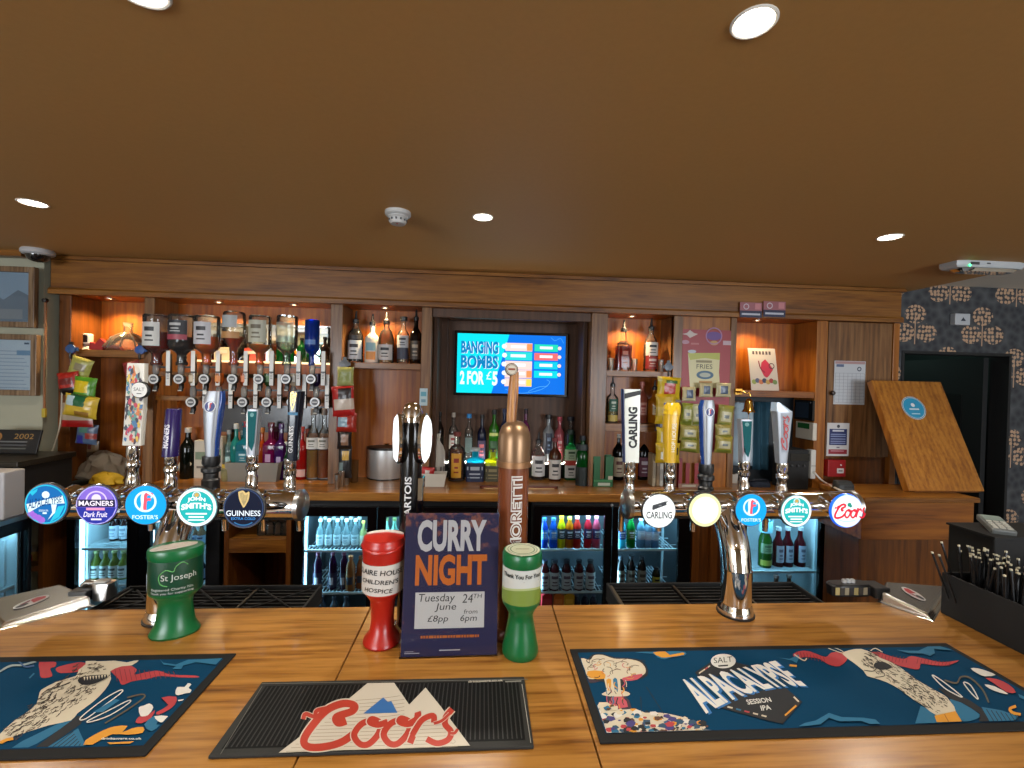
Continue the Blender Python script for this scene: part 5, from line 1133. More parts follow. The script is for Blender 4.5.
# ------------------------------------------------------------------ bottles
SHAPES = {
 'spirit': [(.0, .0), (.92, .0), (1, .02), (1, .58), (.94, .63), (.7, .69), (.42, .735), (.34, .77), (.33, .93), (.4, .935), (.4, .965), (.36, 1)],
 'tall': [(.0, .0), (.92, .0), (1, .02), (1, .62), (.9, .67), (.6, .72), (.40, .76), (.36, .80), (.36, .93), (.44, .935), (.44, .97), (.40, 1)],
 'square': [(.0, .0), (.94, .0), (1, .015), (1, .60), (.95, .64), (.55, .69), (.36, .72), (.34, .93), (.42, .935), (.42, .965), (.38, 1)],
 'wine': [(.0, .0), (.95, .0), (1, .015), (1, .60), (.92, .66), (.62, .73), (.40, .79), (.36, .84), (.35, .95), (.40, .955), (.40, .985), (.37, 1)],
 'round': [(.0, .0), (.80, .0), (.92, .03), (1, .22), (1, .36), (.9, .5), (.6, .6), (.38, .68), (.33, .75), (.33, .93), (.42, .935), (.42, .965), (.38, 1)],
 'jug': [(.0, .0), (.9, .0), (.98, .02), (1, .5), (.96, .62), (.74, .74), (.42, .82), (.34, .86), (.34, .95), (.42, .955), (.40, 1)],
 'soft': [(.0, .0), (.9, .0), (1, .04), (.98, .16), (1, .2), (1, .46), (.9, .52), (.98, .58), (.98, .66), (.8, .76), (.5, .86), (.40, .9), (.40, .96), (.36, 1)],
 'beer': [(.0, .0), (.95, .0), (1, .02), (1, .52), (.9, .60), (.58, .70), (.42, .78), (.38, .94), (.44, .945), (.44, .98), (.4, 1)],
}
def clip_prof(prof, z0, z1, k):
    out = []
    def r_at(z):
        for (ra, za), (rb, zb) in zip(prof, prof[1:]):
            if zb > za and za <= z <= zb: return ra+(rb-ra)*(z-za)/(zb-za)
        return prof[-1][0]
    zs = [z0]+[z for r, z in prof if z0 < z < z1]+[z1]
    for z in zs: out.append((max(.02, r_at(min(max(z, .0101), .999))*k), z))
    return out
def bottle(label, X, Y, Z, h, r, shape='spirit', gl=GLASS, liq=None, level=.5, labels=(), cap=None, capw=.44, pourer=False, sq=None, flat=1.0, group=None, name='spirit_bottle', inv=False, seg=18, cat='bottle', opaque=None, rotz=0.0):
    o = thing(name, label, cat, (X, Y, Z), rotz, group)
    pr = SHAPES[shape]; hb = h if not pourer else h*.82
    T = Matrix.Translation((0, 0, hb)) @ Matrix.Rotation(pi, 4, 'X') if inv else None
    P_ = [(a*r, b*hb) for a, b in pr]
    MB().lathe(P_, opaque or gl, seg, T, sq, flat).build('glass_body', o)
    if liq and not opaque:
        a, b = (max(.03, 1-level), .985) if inv else (.03, max(.08, level))
        MB().lathe([(x*r, z*hb) for x, z in clip_prof(pr, a, b, .9)], liq, seg, T, sq, flat).build('liquid', o)
    for i, (z0, z1, mt, *ex) in enumerate(labels):
        ang = ex[0] if ex else 1.15; m = MB(); n = 10; ro = r*1.015+.0002*i
        fl = flat
        def W(p, ro=ro):
            c, d = sin(p[0]), -cos(p[0]); q = 1.0
            if sq: q = (abs(c)**sq+abs(d)**sq)**(-1.0/sq)
            return ((ro+p[2])*c*q, (ro+p[2])*d*q*fl, p[1])
        def zz(z): return z*hb
        vs = [W((-ang+2*ang*k/n, zz(z), 0)) for k in range(n+1) for z in (z0, z1)]
        m.add(vs, [(2*k, 2*k+2, 2*k+3, 2*k+1) for k in range(n)], mt, smooth=True)
        if len(ex) > 1 and ex[1]:
            ink = ex[1]; dz = z1-z0
            for (u0, u1, v0, v1) in ((-.5, .5, .62, .8), (-.35, .35, .38, .46), (-.45, .45, .2, .26)):
                m.add([W((u*ang, zz(z0+v*dz), .0005)) for u in [u0+(u1-u0)*k/4 for k in range(5)] for v in (v0, v1)], [(2*k, 2*k+2, 2*k+3, 2*k+1) for k in range(4)], ink)
        m.build('paper_label', o)
    if cap:
        c = MB(); z0 = hb*.915; rc = r*capw
        c.lathe([(rc, z0), (rc*1.02, z0+.002), (rc, hb*1.005), (0, hb*1.008)], cap, 14, T)
        c.build('cap', o)
    if pourer:
        c = MB(); rc = r*.36
        c.lathe([(r*.42, hb*.94), (r*.42, hb*1.02), (rc*.8, hb*1.03), (rc*.55, hb*1.05)], BLACK, 12); c.tube([(0, 0, hb*1.04), (0, 0, hb*1.12), (.003, 0, hb*1.22)], [r*.2, r*.16, r*.11], BLACK, 8); c.build('pourer', o)
    return o
def L_(r, g, b, milky=.55): return GL(r, g, b, milky*.7)
AMB, GOLD, RUM, CLEAR = L_(176, 84, 22), L_(216, 140, 40), L_(96, 22, 18, .7), L_(232, 240, 240, .06)
INKD = C(40, 40, 46)
GGREEN, GDARK, GBLUE, GAMB = GL(20, 120, 50, .35), GL(16, 26, 20, .7), GL(30, 90, 200, .45), GL(130, 66, 20, .4)
def pxb(px, top, w, Y, Z): 
    """centre X, height, radius of a bottle standing on level Z at depth Y, from its outline"""
    zt = Z_(px, top, Y); return X_(px, Y, 450), zt-Z, w/2*Y/F_PX

# upside-down bottles on the optics ------------------------------------------------
GO = 'bar optics'; GB = 'upside-down spirit bottles on optics'
def optic(px, py, Y, label, r=5.0, proto=[None]):
    p = atY(px, py, Y)
    if proto[0] is None:
        o = thing('bar_optic', label, 'optic', (p.x, Y, p.z), group=GO); R = r*Y/F_PX
        MB().lathe([(R*1.0, 0), (R*1.05, .006), (R*1.0, .022), (R*.9, .024)], BLACK, 22, MX((0, 0, 0), rx=pi/2)).lathe([(R*.92, .0242), (0, .0244)], C(226, 228, 228, .3), 22, MX((0, 0, 0), rx=pi/2)).build('badge', o)
        b = [c for c in o.children][0]; m = MB(); m.disc(0, 0, R*.62, C(96, 98, 104), front(0, -.0247, 0)); m.rect(-R*.45, -R*.12, R*.45, R*.12, C(220, 220, 220), front(0, -.0250, 0)); m.build('badge_print', b)
        MB().lathe([(.013, .03), (.018, .045), (.018, .085), (.012, .1)], GL(224, 230, 232, .4), 18).build('chamber', o)
        m = MB(); m.cbox(.03, .012, .075, .045, .012, .012, BLACK); m.cbox(.064, .02, .06, .026, .02, .2, BLACK); m.cbox(.064, .066, .02, .02, .08, .02, BLACK); m.build('bracket', o)
        m = MB(); m.cbox(.0655, .0085, .115, .024, .003, .13, C(255, 255, 250)); m.cbox(.0655, .0085, .0, .024, .003, .08, C(240, 240, 236))
        for k in range(4): m.cbox(.0655, .0065, .004+.011*k, .014, .001, .004, C(110, 110, 114))
        m.build('measure_plate', o)
        m = MB(); m.lathe([(.012, -.03), (.012, -.055), (.007, -.062), (.006, -.078)], BLACK, 14, MX((0, .01, 0))); m.loft([(0, -.005, -.075, .016, .004, 4), (.004, -.01, -.05, .012, .004, 4), (0, .0, -.03, .01, .006, 4)], BLACK, 12); m.cbox(0, -.012, -.072, .022, .003, .006, C(210, 205, 190)); m.build('lever', o)
        proto[0] = o; return p
    dup(proto[0], (p.x, Y, p.z), label, GO); return p
YO = 2.965
UP = [ # px, bottle top, width, shape, glass, liquid, level, labels, description
 (157, 315, 25, 'tall', GLASS, L_(170, 50, 14, .6), .66, ((.38, .84, C(220, 220, 216), .75, INKD),), 'pale-labelled upside-down bottle of red-brown spirit, leftmost on the top row', None),
 (182, 315, 25, 'tall', GLASS, L_(36, 10, 12, .8), .56, ((.6, .88, C(34, 36, 44), .9, C(200, 200, 200)), (.5, .6, C(170, 70, 88), .9)), 'upside-down bottle of near-black rum with a black and pink label', None),
 (207, 316, 24, 'tall', GLASS, L_(250, 150, 34, .6), .58, ((.42, .86, C(214, 214, 220), .8, INKD),), 'upside-down bottle of amber whisky with a pale label, third on the top row', None),
 (234, 312, 23, 'round', GLASS, L_(206, 92, 26, .6), .54, ((.5, .62, C(204, 150, 90), .9), (.7, .92, C(190, 196, 198), .7)), 'bulbous upside-down bottle half full of copper spirit, fourth on the top row', None),
 (260, 316, 22, 'spirit', GLASS, L_(250, 160, 40, .6), .42, ((.46, .9, C(206, 206, 186), .95, C(120, 110, 90)),), 'upside-down bottle with a cream label and a little golden spirit', None),
 (287, 316, 21, 'tall', GLASS, L_(220, 236, 232, .08), .6, ((.46, .86, GL(214, 226, 228, .35), 1.0),), 'upside-down clear bottle of colourless spirit on the top row', None),
 (312, 320, 15, 'tall', GBLUE, L_(20, 80, 200, .6), .95, ((.46, .56, C(90, 140, 210), .8),), 'slim cobalt-blue upside-down bottle, rightmost on the top row', None)]
for i, (px, top, w_, sh, g, l, lv, lb, desc, _) in enumerate(UP):
    w_ *= .9
    p = optic(px-1 if i < 3 else px, 379, YO, 'bar optic under the ' + ['leftmost', 'second', 'third', 'fourth', 'fifth', 'sixth', 'blue seventh'][i] + ' bottle of the top row')
    zt = Z_(px, top, YO); zb = p.z+.085
    bottle(desc, X_(px, YO, 345), YO, zb, zt-zb, w_/2*YO/F_PX, sh, g, l, lv, lb, inv=True, group=GB, seg=22)
LO = [(193, (190, 170, 140)), (219, (210, 120, 50)), (244, (206, 110, 60)), (268, (70, 110, 60)), (293, (200, 200, 196)), (316, (60, 44, 90))]
for i, (px, c) in enumerate(LO):
    p = optic(px, 402, YO+.03, 'lower-row bar optic, ' + ['leftmost, above the purple lever', 'second, beside the silver lever', 'third from the left', 'fourth, above the teal lever', 'fifth, behind the navy lever', 'rightmost, under the blue bottle'][i])
    bottle('small upside-down bottle on the lower row, ' + ['cream, leftmost', 'orange, second', 'orange and purple, third', 'green and clear, fourth', 'white-labelled, fifth', 'dark purple, rightmost'][i], p.x, YO+.03, p.z+.085, .1, .026, 'jug', GL(*c, .5), None, .5, ((.45, .85, C(*[min(255, v+40) for v in c]), .7),), inv=True, group='small upside-down bottles on the lower row', seg=14)
# miniature things on the lit glass shelf
for px, top, w_, c, d in ((281, 345, 12, (20, 110, 50), 'small green bottle on the lit glass shelf, left of the clear upside-down bottle'), (300, 341, 9, (24, 120, 56), 'slim green bottle on the lit glass shelf, right of the clear upside-down bottle'), (323, 340, 9, (60, 50, 50), 'small dark bottle on the lit glass shelf beside the post')):
    X, h, r = pxb(px, top, w_, YB-.05, Z_MIR); bottle(d, X, YB-.05, Z_MIR, h+.02, r, 'spirit', GL(*c, .5), None, cap=BLACK, group='little bottles on the lit glass shelf', seg=12)
for px, w_, c, d in ((222, 14, (222, 214, 190), 'cream label card propped on the lit glass shelf'), (252, 14, (206, 80, 56), 'red and white label card propped on the lit glass shelf')):
    o = MB().cbox(0, 0, .045, w_*YB/F_PX, .006, .09, C(*c)).cbox(0, -.0035, .06, w_*YB/F_PX*.7, .001, .02, C(240, 236, 224)).build('label_card', None, (X_(px, YB-.05, 350), YB-.05, Z_MIR)); tag(o, d, 'card')

# bottles standing on the worktop below the optics
def stand(px, top, w_, py_base, desc, *a, **k):
    Y = atZ(px, py_base, ZB).y
    if px < 330: Y = min(Y, 3.2)
    X, h, r = pxb(px, top, w_, Y, ZB); return bottle(desc, X, Y, ZB, h, r, *a, **k)
GW = 'bottles on the worktop below the optics'
TURQ = GL(40, 170, 196, .55)
stand(188, 428, 13, 473, 'black bottle standing behind the cream scoop, left under the optics', 'wine', GDARK, None, .5, cap=C(200, 200, 196), group=GW, seg=14)
stand(236, 424, 10, 473, 'slim turquoise bottle, left of the pair under the optics', 'spirit', GL(60, 190, 186, .6), None, cap=C(220, 226, 226), group=GW, seg=14)
stand(246, 422, 14, 474, 'square turquoise bottle with a small cream label, under the optics', 'square', TURQ, None, .5, ((.05, .15, C(222, 212, 170), 1), (.3, .5, GL(90, 190, 210, .6), .8, C(200, 236, 240))), cap=C(170, 50, 70), sq=6, group=GW, seg=16)
stand(262, 428, 10, 474, 'orange bottle between the turquoise and magenta ones', 'spirit', GL(216, 96, 30, .6), None, .5, ((.08, .2, C(226, 190, 150), 1),), cap=C(196, 120, 40), group=GW, seg=14)
stand(271, 423, 13, 474, 'magenta bottle with a round mark, under the optics', 'square', GL(150, 24, 100, .65), None, .5, ((.08, .17, C(222, 180, 190), 1), (.32, .46, C(200, 150, 190), .35)), cap=C(120, 60, 60), sq=5, group=GW, seg=14)
stand(281, 424, 11, 474, 'purple bottle beside the magenta one', 'square', GL(86, 34, 120, .65), None, .5, ((.3, .42, C(180, 160, 200), .35),), cap=C(110, 80, 150), sq=5, group=GW, seg=14)
stand(286, 442, 9, 476, 'small green bottle in front of the purple one', 'beer', GGREEN, None, .5, ((.05, .25, C(196, 200, 190), 1),), cap=C(220, 224, 220), group=GW, seg=12)
stand(302, 427, 10, 474, 'red bottle behind the white packet box', 'spirit', GL(206, 36, 30, .65), None, .5, ((.06, .2, C(240, 190, 180), 1),), cap=C(210, 60, 40), group=GW, seg=12)
for px, d in ((313, 'yellow cordial bottle with a white label, left of the two by the post'), (324, 'amber cordial bottle with a white label, right of the two by the post')):
    stand(px, 409, 12, 474, d, 'spirit', GLASS, L_(232, 170, 26, .6) if px < 320 else L_(226, 130, 20, .6), .42, ((.44, .6, C(228, 226, 220), 1.1, C(120, 120, 110)),), cap=C(150, 140, 130), group=GW, seg=16)
for px, top, w_, c, d in ((203, 440, 12, (214, 204, 184), 'cream box with a green edge behind the silver lever'), (219, 436, 10, (190, 178, 160), 'beige box standing right of the silver lever')):
    Y = 3.21; o = thing('carton', d, 'box', (X_(px, Y, 450), Y, ZB)); hh = Z_(px, top, Y)-ZB; ww = w_*Y/F_PX
    MB().cbox(0, 0, hh/2, ww, .05, hh, C(*c)).build('box', o, bevel=.002); MB().cbox(0, -.0255, hh*.6, ww*.8, .001, hh*.2, C(130, 150, 120)).cbox(0, -.0255, hh*.3, ww*.6, .001, hh*.06, C(120, 110, 100)).build('print', o)
X, Y = X_(227, 3.13, 450), 3.13
o = thing('lidded_jar', 'glass jar with yellow contents, right of the silver lever', 'jar', (X, Y, ZB)); MB().lathe([(.03, 0), (.034, .01), (.034, .08), (.026, .09)], GL(220, 216, 170, .5), 18).build('glass_body', o); MB().lathe([(.028, .09), (.028, .108), (0, .11)], C(222, 190, 70), 18).build('lid', o); MB().lathe([(.03, .015), (.031, .06), (.0, .062)], C(222, 206, 140), 14).build('contents', o)
GW2 = 'bottles at the back below the optics'
for px, top, w_, c, cp, d in ((229, 430, 9, (150, 190, 190), (190, 196, 196), 'pale green-grey bottle behind the lidded jar'), (254, 426, 10, (40, 120, 190), (60, 90, 150), 'blue bottle right of the square turquoise one'), (276, 427, 10, (120, 20, 80), (90, 40, 60), 'dark magenta bottle between the magenta and purple ones'), (293, 430, 9, (60, 60, 70), (40, 40, 46), 'smoky dark bottle hidden behind the leaning navy lever'), (307, 429, 8, (200, 60, 50), (220, 120, 100), 'slim red bottle left of the yellow cordial'), (208, 428, 9, (60, 40, 36), (190, 40, 50), 'dark bottle with a red cap behind the cream box'), (242, 431, 8, (70, 170, 170), (200, 210, 210), 'small teal bottle between the two turquoise ones')):
    X, h, r = pxb(px, top, w_, 3.245, ZB); bottle(d, X, 3.245, ZB, h, r, 'tall', GL(*c, .6), None, .5, ((.2, .45, C(*[min(255, v+50) for v in c]), .9),), cap=C(*cp), group=GW2, seg=12)
# trays and tubs along the front of the worktop, left part
def tray(label, x0, x1, ytop, ybot, mat, name='tray', depth=.12, Y=None, taper=.9, cat='tray'):
    Y = Y or atZ((x0+x1)/2, ybot, ZB).y; a, b = X_(x0, Y, ybot), X_(x1, Y, ybot); h = Z_((x0+x1)/2, ytop, Y)-ZB; w_ = (b-a)/2
    o = thing(name, label, cat, ((a+b)/2, Y+depth/2, ZB)); d = depth/2; th = .004
    m = MB(); t_ = taper
    def ringv(k, z, ins=0): return [(-w_*k+ins, -d*k+ins, z), (w_*k-ins, -d*k+ins, z), (w_*k-ins, d*k-ins, z), (-w_*k+ins, d*k-ins, z)]
    vs = ringv(t_, 0)+ringv(1, h)+ringv(1, h, th)+ringv(t_, th, th); fs = [(0, 1, 2, 3), (12, 13, 14, 15)]
    for k in range(4):
        n = (k+1) % 4; fs += [(k, n, 4+n, 4+k), (4+k, 4+n, 8+n, 8+k), (8+k, 8+n, 12+n, 12+k)]
    m.add(vs, fs, mat); m.build('tub', o); return o, (a+b)/2, Y+depth/2, w_, h
CRM = C(216, 200, 176, .5)
T1 = tray('cream plastic tub holding yellow and red sachets, left under the optics', 178, 205, 466, 478, CRM)
rnd = random.Random(2)
for k in range(4): tag(MB().loft([(0, 0, 0, .022, .005, 8), (0, 0, .03, .024, .008, 6), (0, .004, .065, .022, .003, 8)], C(232, 170, 34, .35), 14).cbox(.0, -.009, .034, .018, .002, .02, C(160, 60, 24)).build('sachet', None, (T1[1]-.066+.016*k, T1[2]-.03+.012*k, ZB+.008), rot=(.1, 0, rnd.uniform(-.2, .2))), 'yellow sachet standing in the cream tub', 'sachet', 'yellow sachets in the cream tub')
for k in range(3): tag(MB().loft([(0, 0, 0, .022, .005, 8), (0, 0, .03, .024, .008, 6), (0, .004, .058, .022, .003, 8)], C(190, 50, 30, .35), 14).build('sachet', None, (T1[1]+.028+.014*k, T1[2]-.03+.016*k, ZB+.008), rot=(.1, 0, rnd.uniform(-.2, .2))), 'red sachet standing in the cream tub', 'sachet', 'red sachets in the cream tub')
o = thing('ice_scoop', 'cream scoop leaning against a black bottle under the optics', 'scoop', (X_(188, 3.2, 450), 3.2, ZB)); MB().prism(smooth_pts([(-.045, .0), (-.03, .035), (.0, .048), (.04, .02), (.02, -.012), (-.02, -.02)], 3, True), .03, C(222, 208, 176), front(0, 0, .085)).build('bowl', o); MB().box(-.02, .02, -.028, -.004, 0, .09, C(200, 186, 150)).build('handle', o)
tray('frosted plastic tub in the middle under the optics', 224, 278, 463, 482, GL(206, 204, 196, .7), depth=.14)
T2 = tray('white box of paper packets beside the post', 300, 329, 467, 479, C(226, 222, 214, .5), depth=.12)
for k in range(6): tag(MB().cbox(0, 0, .036, .075, .005, .072, C(222, 216, 204, .6)).cbox(0, -.003, .05, .03, .001, .012, C(190, 120, 110)).build('paper_packet', None, (T2[1]-.045+.09*(k % 2), T2[2]-.035+.022*(k//2), ZB+.008), rot=(-.25, 0, 0)), 'white paper packet filed in the white box', 'packet', 'paper packets in the white box')

# left-hand bay ------------------------------------------------------------------
o = thing('decanter', "broad glass ship's decanter on the left-hand shelf, shining under the spotlight", 'decanter', (X_(128, 3.15, 340), 3.15, ZSH_L)); hh = Z_(128, 323, 3.15)-ZSH_L
MB().lathe([(0, 0), (.10, 0), (.125, .012), (.128, .03), (.11, .06), (.075, .095), (.035, .115), (.024, .13), (.022, hh*.86), (.032, hh*.89)], GL(254, 248, 236, .16), 30).build('body', o); MB().lathe([(.018, hh*.86), (.024, hh*.9), (.03, hh), (0, hh*1.02)], GL(250, 246, 236, .3), 18).build('stopper', o)
m = MB()
for k in range(10): a = 2*pi*k/10; m.tube([(.126*cos(a), .126*sin(a), .02), (.085*cos(a), .085*sin(a), .088), (.03*cos(a), .03*sin(a), .119)], .004, GL(255, 250, 240, .35), 6)
m.build('cut_ribs', o)
o = thing('desk_display', 'small white stand with a black screen at the left end of the decanter shelf', 'display', (X_(86, 3.16, 345), 3.16, ZSH_L)); MB().loft([(0, 0, 0, .04, .03, 4), (0, 0, .02, .03, .022, 4), (0, .004, .03, .022, .016, 3)], C(236, 230, 218), 20).build('base', o); MB().cbox(0, 0, .072, .075, .04, .075, C(236, 230, 220)).build('housing', o, bevel=.012, seg=3); MB().cbox(0, -.021, .074, .052, .003, .048, BLACKG).build('screen', o, bevel=.004)
for px, d, c in ((101, 'crumpled red packet between the white display and the decanter', (180, 24, 20)), (118, 'small dark red packet in front of the decanter', (140, 30, 26))):
    o = MB().prism([(-.045, 0), (.035, 0), (.05, .05), (.02, .075), (-.01, .04), (-.04, .05)] if px < 110 else [(-.05, 0), (.05, 0), (.03, .028), (0, .036), (-.03, .022)], .03, C(*c, .4), front(0, .015, 0)).build('packet', None, (X_(px, 3.12, 345), 3.1 if px < 110 else 3.095, ZSH_L+.0005)); tag(o, d, 'packet')

# crisp and nut packets ------------------------------------------------------------
def packet(name, label, X, Y, Zb, w_, h, d, col, blobs, group=None, rot=(0, 0, 0), cat='snack packet', hang=False, rough=.3):
    """pillow bag with crimped ends; blobs: (u0, v0, u1, v1, colour) printed areas on the front"""
    nu, nv = 12, 14; vs = []; o_ = thing(name, label, cat, (X, Y, Zb), 0, group); o_.rotation_euler = rot
    rn = random.Random(hash(label) % 1000 if False else len(label)*7+int(abs(X)*97))
    def bul(u, v): 
        e = max(0, 1-abs(2*u-1)**2.6)*max(0, 1-abs(2*v-1)**3.2); return d/2*(e**.6)+.0012
    wob = [[rn.uniform(-1, 1) for _ in range(nu+1)] for _ in range(nv+1)]
    for s in (-1, 1):
        for j in range(nv+1):
            for i in range(nu+1):
                u, v = i/nu, j/nv; k = 1-.07*(1-abs(2*v-1)**4); b = bul(u, v)
                vs.append(((u-.5)*w_*k, s*b*(1+.14*wob[j][i]*(b > .002)), v*h))
    n1 = (nu+1)*(nv+1); fs = []; ms = []
    cm = C(*col, rough); cache = {}
    for s in (0, 1):
        for j in range(nv):
            for i in range(nu):
                a = s*n1+j*(nu+1)+i; f = (a, a+1, a+nu+2, a+nu+1); fs.append(f if s == 0 else f[::-1]); mt = cm
                u, v = (i+.5)/nu, (j+.5)/nv
                for (u0, v0, u1, v1, c) in blobs:
                    if u0 <= u <= u1 and v0 <= v <= v1: mt = C(*c, rough)
                ms.append(mt)
    bd = [j*(nu+1) for j in range(nv+1)]
    for j in range(nv):
        for i in (0, nu): a = j*(nu+1)+i; fs.append((a, a+nu+1, a+nu+1+n1, a+n1)); ms.append(cm)
    for i in range(nu):
        for j in (0, nv): a = j*(nu+1)+i; fs.append((a, a+1, a+1+n1, a+n1)); ms.append(cm)
    MB().add(vs, fs, ms, None, True).build('bag', o_)
    m = MB()
    for zc in (.012, h-.012):
        for k in range(3): m.cbox(0, 0, zc-.006+.006*k, w_*.98, .0042, .0016, cm)
    m.build('crimped_seal', o_)
    return o_
def pk(name, label, x0, y0, x1, y1, Y, col, blobs, tilt=0, d=.05, lean=0, **k):
    X, zb, w_, h = bb(x0, y0, x1, y1, Y); return packet(name, label, X, Y, zb, w_, h, d, col, blobs, rot=(lean, tilt, 0), **k)
def clip(px, py, Y, label, col):
    p = atY(px, py, Y); o = thing('hanging_clip', label, 'clip', (p.x, Y, p.z), group='clips holding snack packets')
    MB().lathe([(.028, 0), (.03, .004), (.028, .012), (0, .014)], C(*col, .35), 22, MX((0, 0, 0), rx=pi/2)).cbox(0, .0, .0, .07, .012, .022, C(*col, .35)).build('plate', o); MB().tube([(0, -.008, -.02), (0, -.012, -.045), (0, -.006, -.06)], .007, BLACK, 8).build('hook', o); MB().cbox(0, -.004, .03, .024, .012, .03, BLACK).build('grip', o)
YPK = 3.0
clip(72, 349, 3.025, 'blue clip at the left end of the decanter shelf', (44, 92, 150)); clip(141, 350, 3.025, 'blue clip at the right end of the decanter shelf', (44, 92, 170)); clip(345, 364, 3.02, 'black clip under the five-bottle shelf', (20, 22, 26)); clip(668, 367, 3.02, 'dark blue clip at the end of the whiskey shelf', (36, 60, 86))
pk('crisp_packet', 'pale green-gold crisp packet hanging topmost from the left clip', 66, 357, 89, 377, 2.99, (176, 174, 90), ((.3, .35, .8, .7, (150, 140, 110)),), .3)
pk('nut_packet', 'red and black packet at the left of the hanging bunch', 60, 372, 82, 394, 2.96, (180, 40, 30), ((0, 0, 1, .3, (30, 20, 22)), (.2, .45, .8, .7, (120, 30, 26))), -.15)
pk('crisp_packet', 'shiny green and yellow crisp packet in the hanging bunch on the left', 72, 377, 95, 404, 2.92, (84, 150, 40), ((.1, .45, .75, .85, (224, 196, 30)), (.2, .1, .8, .3, (20, 90, 40)), (.0, .0, .3, .3, (200, 220, 220))), .1)
pk('crisp_packet', 'gold crisp packet lowest in the hanging bunch on the left', 62, 395, 97, 417, 2.88, (212, 178, 50), ((.2, .5, .7, 1, (30, 100, 60)), (.05, .5, .3, .9, (190, 214, 220)), (.4, .1, .8, .3, (150, 110, 40))), .15)
pk('snack_packet', 'flat white and red packet under the hanging crisps on the left', 61, 403, 94, 427, 3.0, (196, 176, 150), ((0, 0, 1, .3, (176, 30, 26)), (.3, .5, .7, .58, (160, 120, 110))), 0, .02)
pk('snack_packet', 'blue, silver and red packet under the hanging bunch, over the brown bag', 75, 424, 97, 444, 3.02, (90, 110, 140), ((.5, .3, 1, .6, (170, 60, 50)), (.1, .0, .4, .4, (60, 60, 150)), (.2, .6, .6, .9, (90, 140, 120))), .1, .03)
YS = 3.13
pk('coffee_packet', 'dark brown patterned packet standing at the left end of the worktop', 71, 442, 84, 478, YS+.05, (46, 34, 40), ((.3, .5, .7, .8, (90, 76, 84)), (.2, .2, .5, .3, (110, 90, 90))), 0, .05, name_=None) if False else pk('coffee_packet', 'dark brown patterned packet standing at the left end of the worktop', 71, 442, 84, 479, YS+.05, (46, 34, 40), ((.3, .5, .7, .8, (90, 76, 84)), (.2, .2, .5, .3, (110, 90, 90))), 0, .05)
pk('kraft_packet', 'kraft-coloured packet behind the crumpled clear bag', 84, 441, 99, 478, YS+.06, (176, 146, 104), ((.3, .8, .6, .92, (150, 70, 50)), (.15, .6, .85, .68, (110, 86, 60))), 0, .03)
# crumpled clear bag and yellow cloth
def crumple(name, label, cat, X, Y, Z, sx, sy, sz, mat, seed, n=9):
    rn = random.Random(seed); vs = []; fs = []; seg = 22
    for j in range(n+1):
        t = j/n; z = sz*t; k = (1-t**2.2)**.5*.9+.1 if t < 1 else .08
        for i in range(seg): a = 2*pi*i/seg; q = k*(1+.30*rn.uniform(-1, 1)+.2*sin(3*a+seed+4*t)); vs.append((sx*q*cos(a), sy*q*sin(a), max(0, z+(rn.uniform(-.13, .13)*sz if 0 < j else 0))))
    fs = [(j*seg+i, j*seg+(i+1) % seg, (j+1)*seg+(i+1) % seg, (j+1)*seg+i) for j in range(n) for i in range(seg)]+[tuple(range(seg))[::-1], tuple(n*seg+i for i in range(seg))]
    o = MB().add(vs, fs, mat, None, True).build(name, None, (X, Y, Z)); smooth_sub(o, 1); return tag(o, label, cat)
X, zb, w_, h = bb(76, 452, 126, 480, 3.1)
crumple('plastic_bag', 'crumpled cloudy plastic bag on the left end of the worktop', 'bag', X, 3.12, ZB+.001, w_*.46, .08, .19, GL(214, 200, 178, .75), 3)
X, zb, w_, h = bb(94, 468, 128, 480, 3.03)
crumple('cloth', 'folded yellow cloth in front of the cloudy plastic bag', 'cloth', X, 2.99, ZB+.001, w_*.5, .035, .085, C(226, 180, 20, .7), 5, 6)
# hanging strip at the right side of the left bay
pk('crisp_packet', 'dark red packet hanging from the right-hand clip, above the comic-print lever', 128, 361, 145, 385, 2.99, (140, 32, 40), ((.2, .3, .8, .7, (170, 60, 60)),), -.25)
pk('crisp_packet', 'cream, blue and orange packets hanging beside the comic-print lever', 127, 376, 148, 410, 2.97, (196, 180, 130), ((0, .55, .4, .85, (40, 60, 120)), (.5, .6, 1, .8, (190, 110, 50)), (0, .2, .3, .5, (200, 196, 90))), 0)
p = atY(423.5, 397, YP-.004); o = thing('paper_tag', 'small pale blue paper tag on the post above the slim tower', 'tag', (p.x, YP-.003, p.z)); MB().cbox(0, 0, 0, .052, .002, .115, C(190, 214, 222)).build('tag', o); MB().cbox(0, -.0015, .02, .036, .001, .03, C(90, 170, 190)).cbox(0, -.0015, -.025, .03, .001, .02, C(120, 160, 180)).build('print', o)
# bottle bay: five bottles
GBB = 'spirit bottles on the five-bottle shelf'
def on_shelf(px, top, w_, Y, Z, desc, *a, **k):
    X, h, r = pxb(px, top, w_, Y, Z); return bottle(desc, X, Y, Z, h, r, *a, **k)
YV = 3.165
on_shelf(353.5, 311, 15, YV, ZSH_B, 'dark rum bottle with a white picture label, leftmost of the five', 'jug', GLASS, L_(40, 18, 14, .8), .8, ((.08, .52, C(206, 214, 220), 1.1, INKD), (.54, .64, C(30, 30, 34), 1)), pourer=True, group=GBB)
on_shelf(370, 314, 14, YV, ZSH_B, 'white coconut-spirit bottle with an orange print, second of the five', 'spirit', opaque=C(232, 226, 214, .25), labels=((.3, .5, C(140, 180, 190), .7), (.08, .28, C(226, 150, 70), .7)), pourer=True, group=GBB)
on_shelf(384, 312, 15, YV, ZSH_B, 'spiced rum bottle shining under the spotlight, middle of the five', 'jug', GLASS, L_(224, 170, 70, .5), .8, ((.08, .44, C(206, 204, 200), 1.1, INKD),), pourer=True, group=GBB)
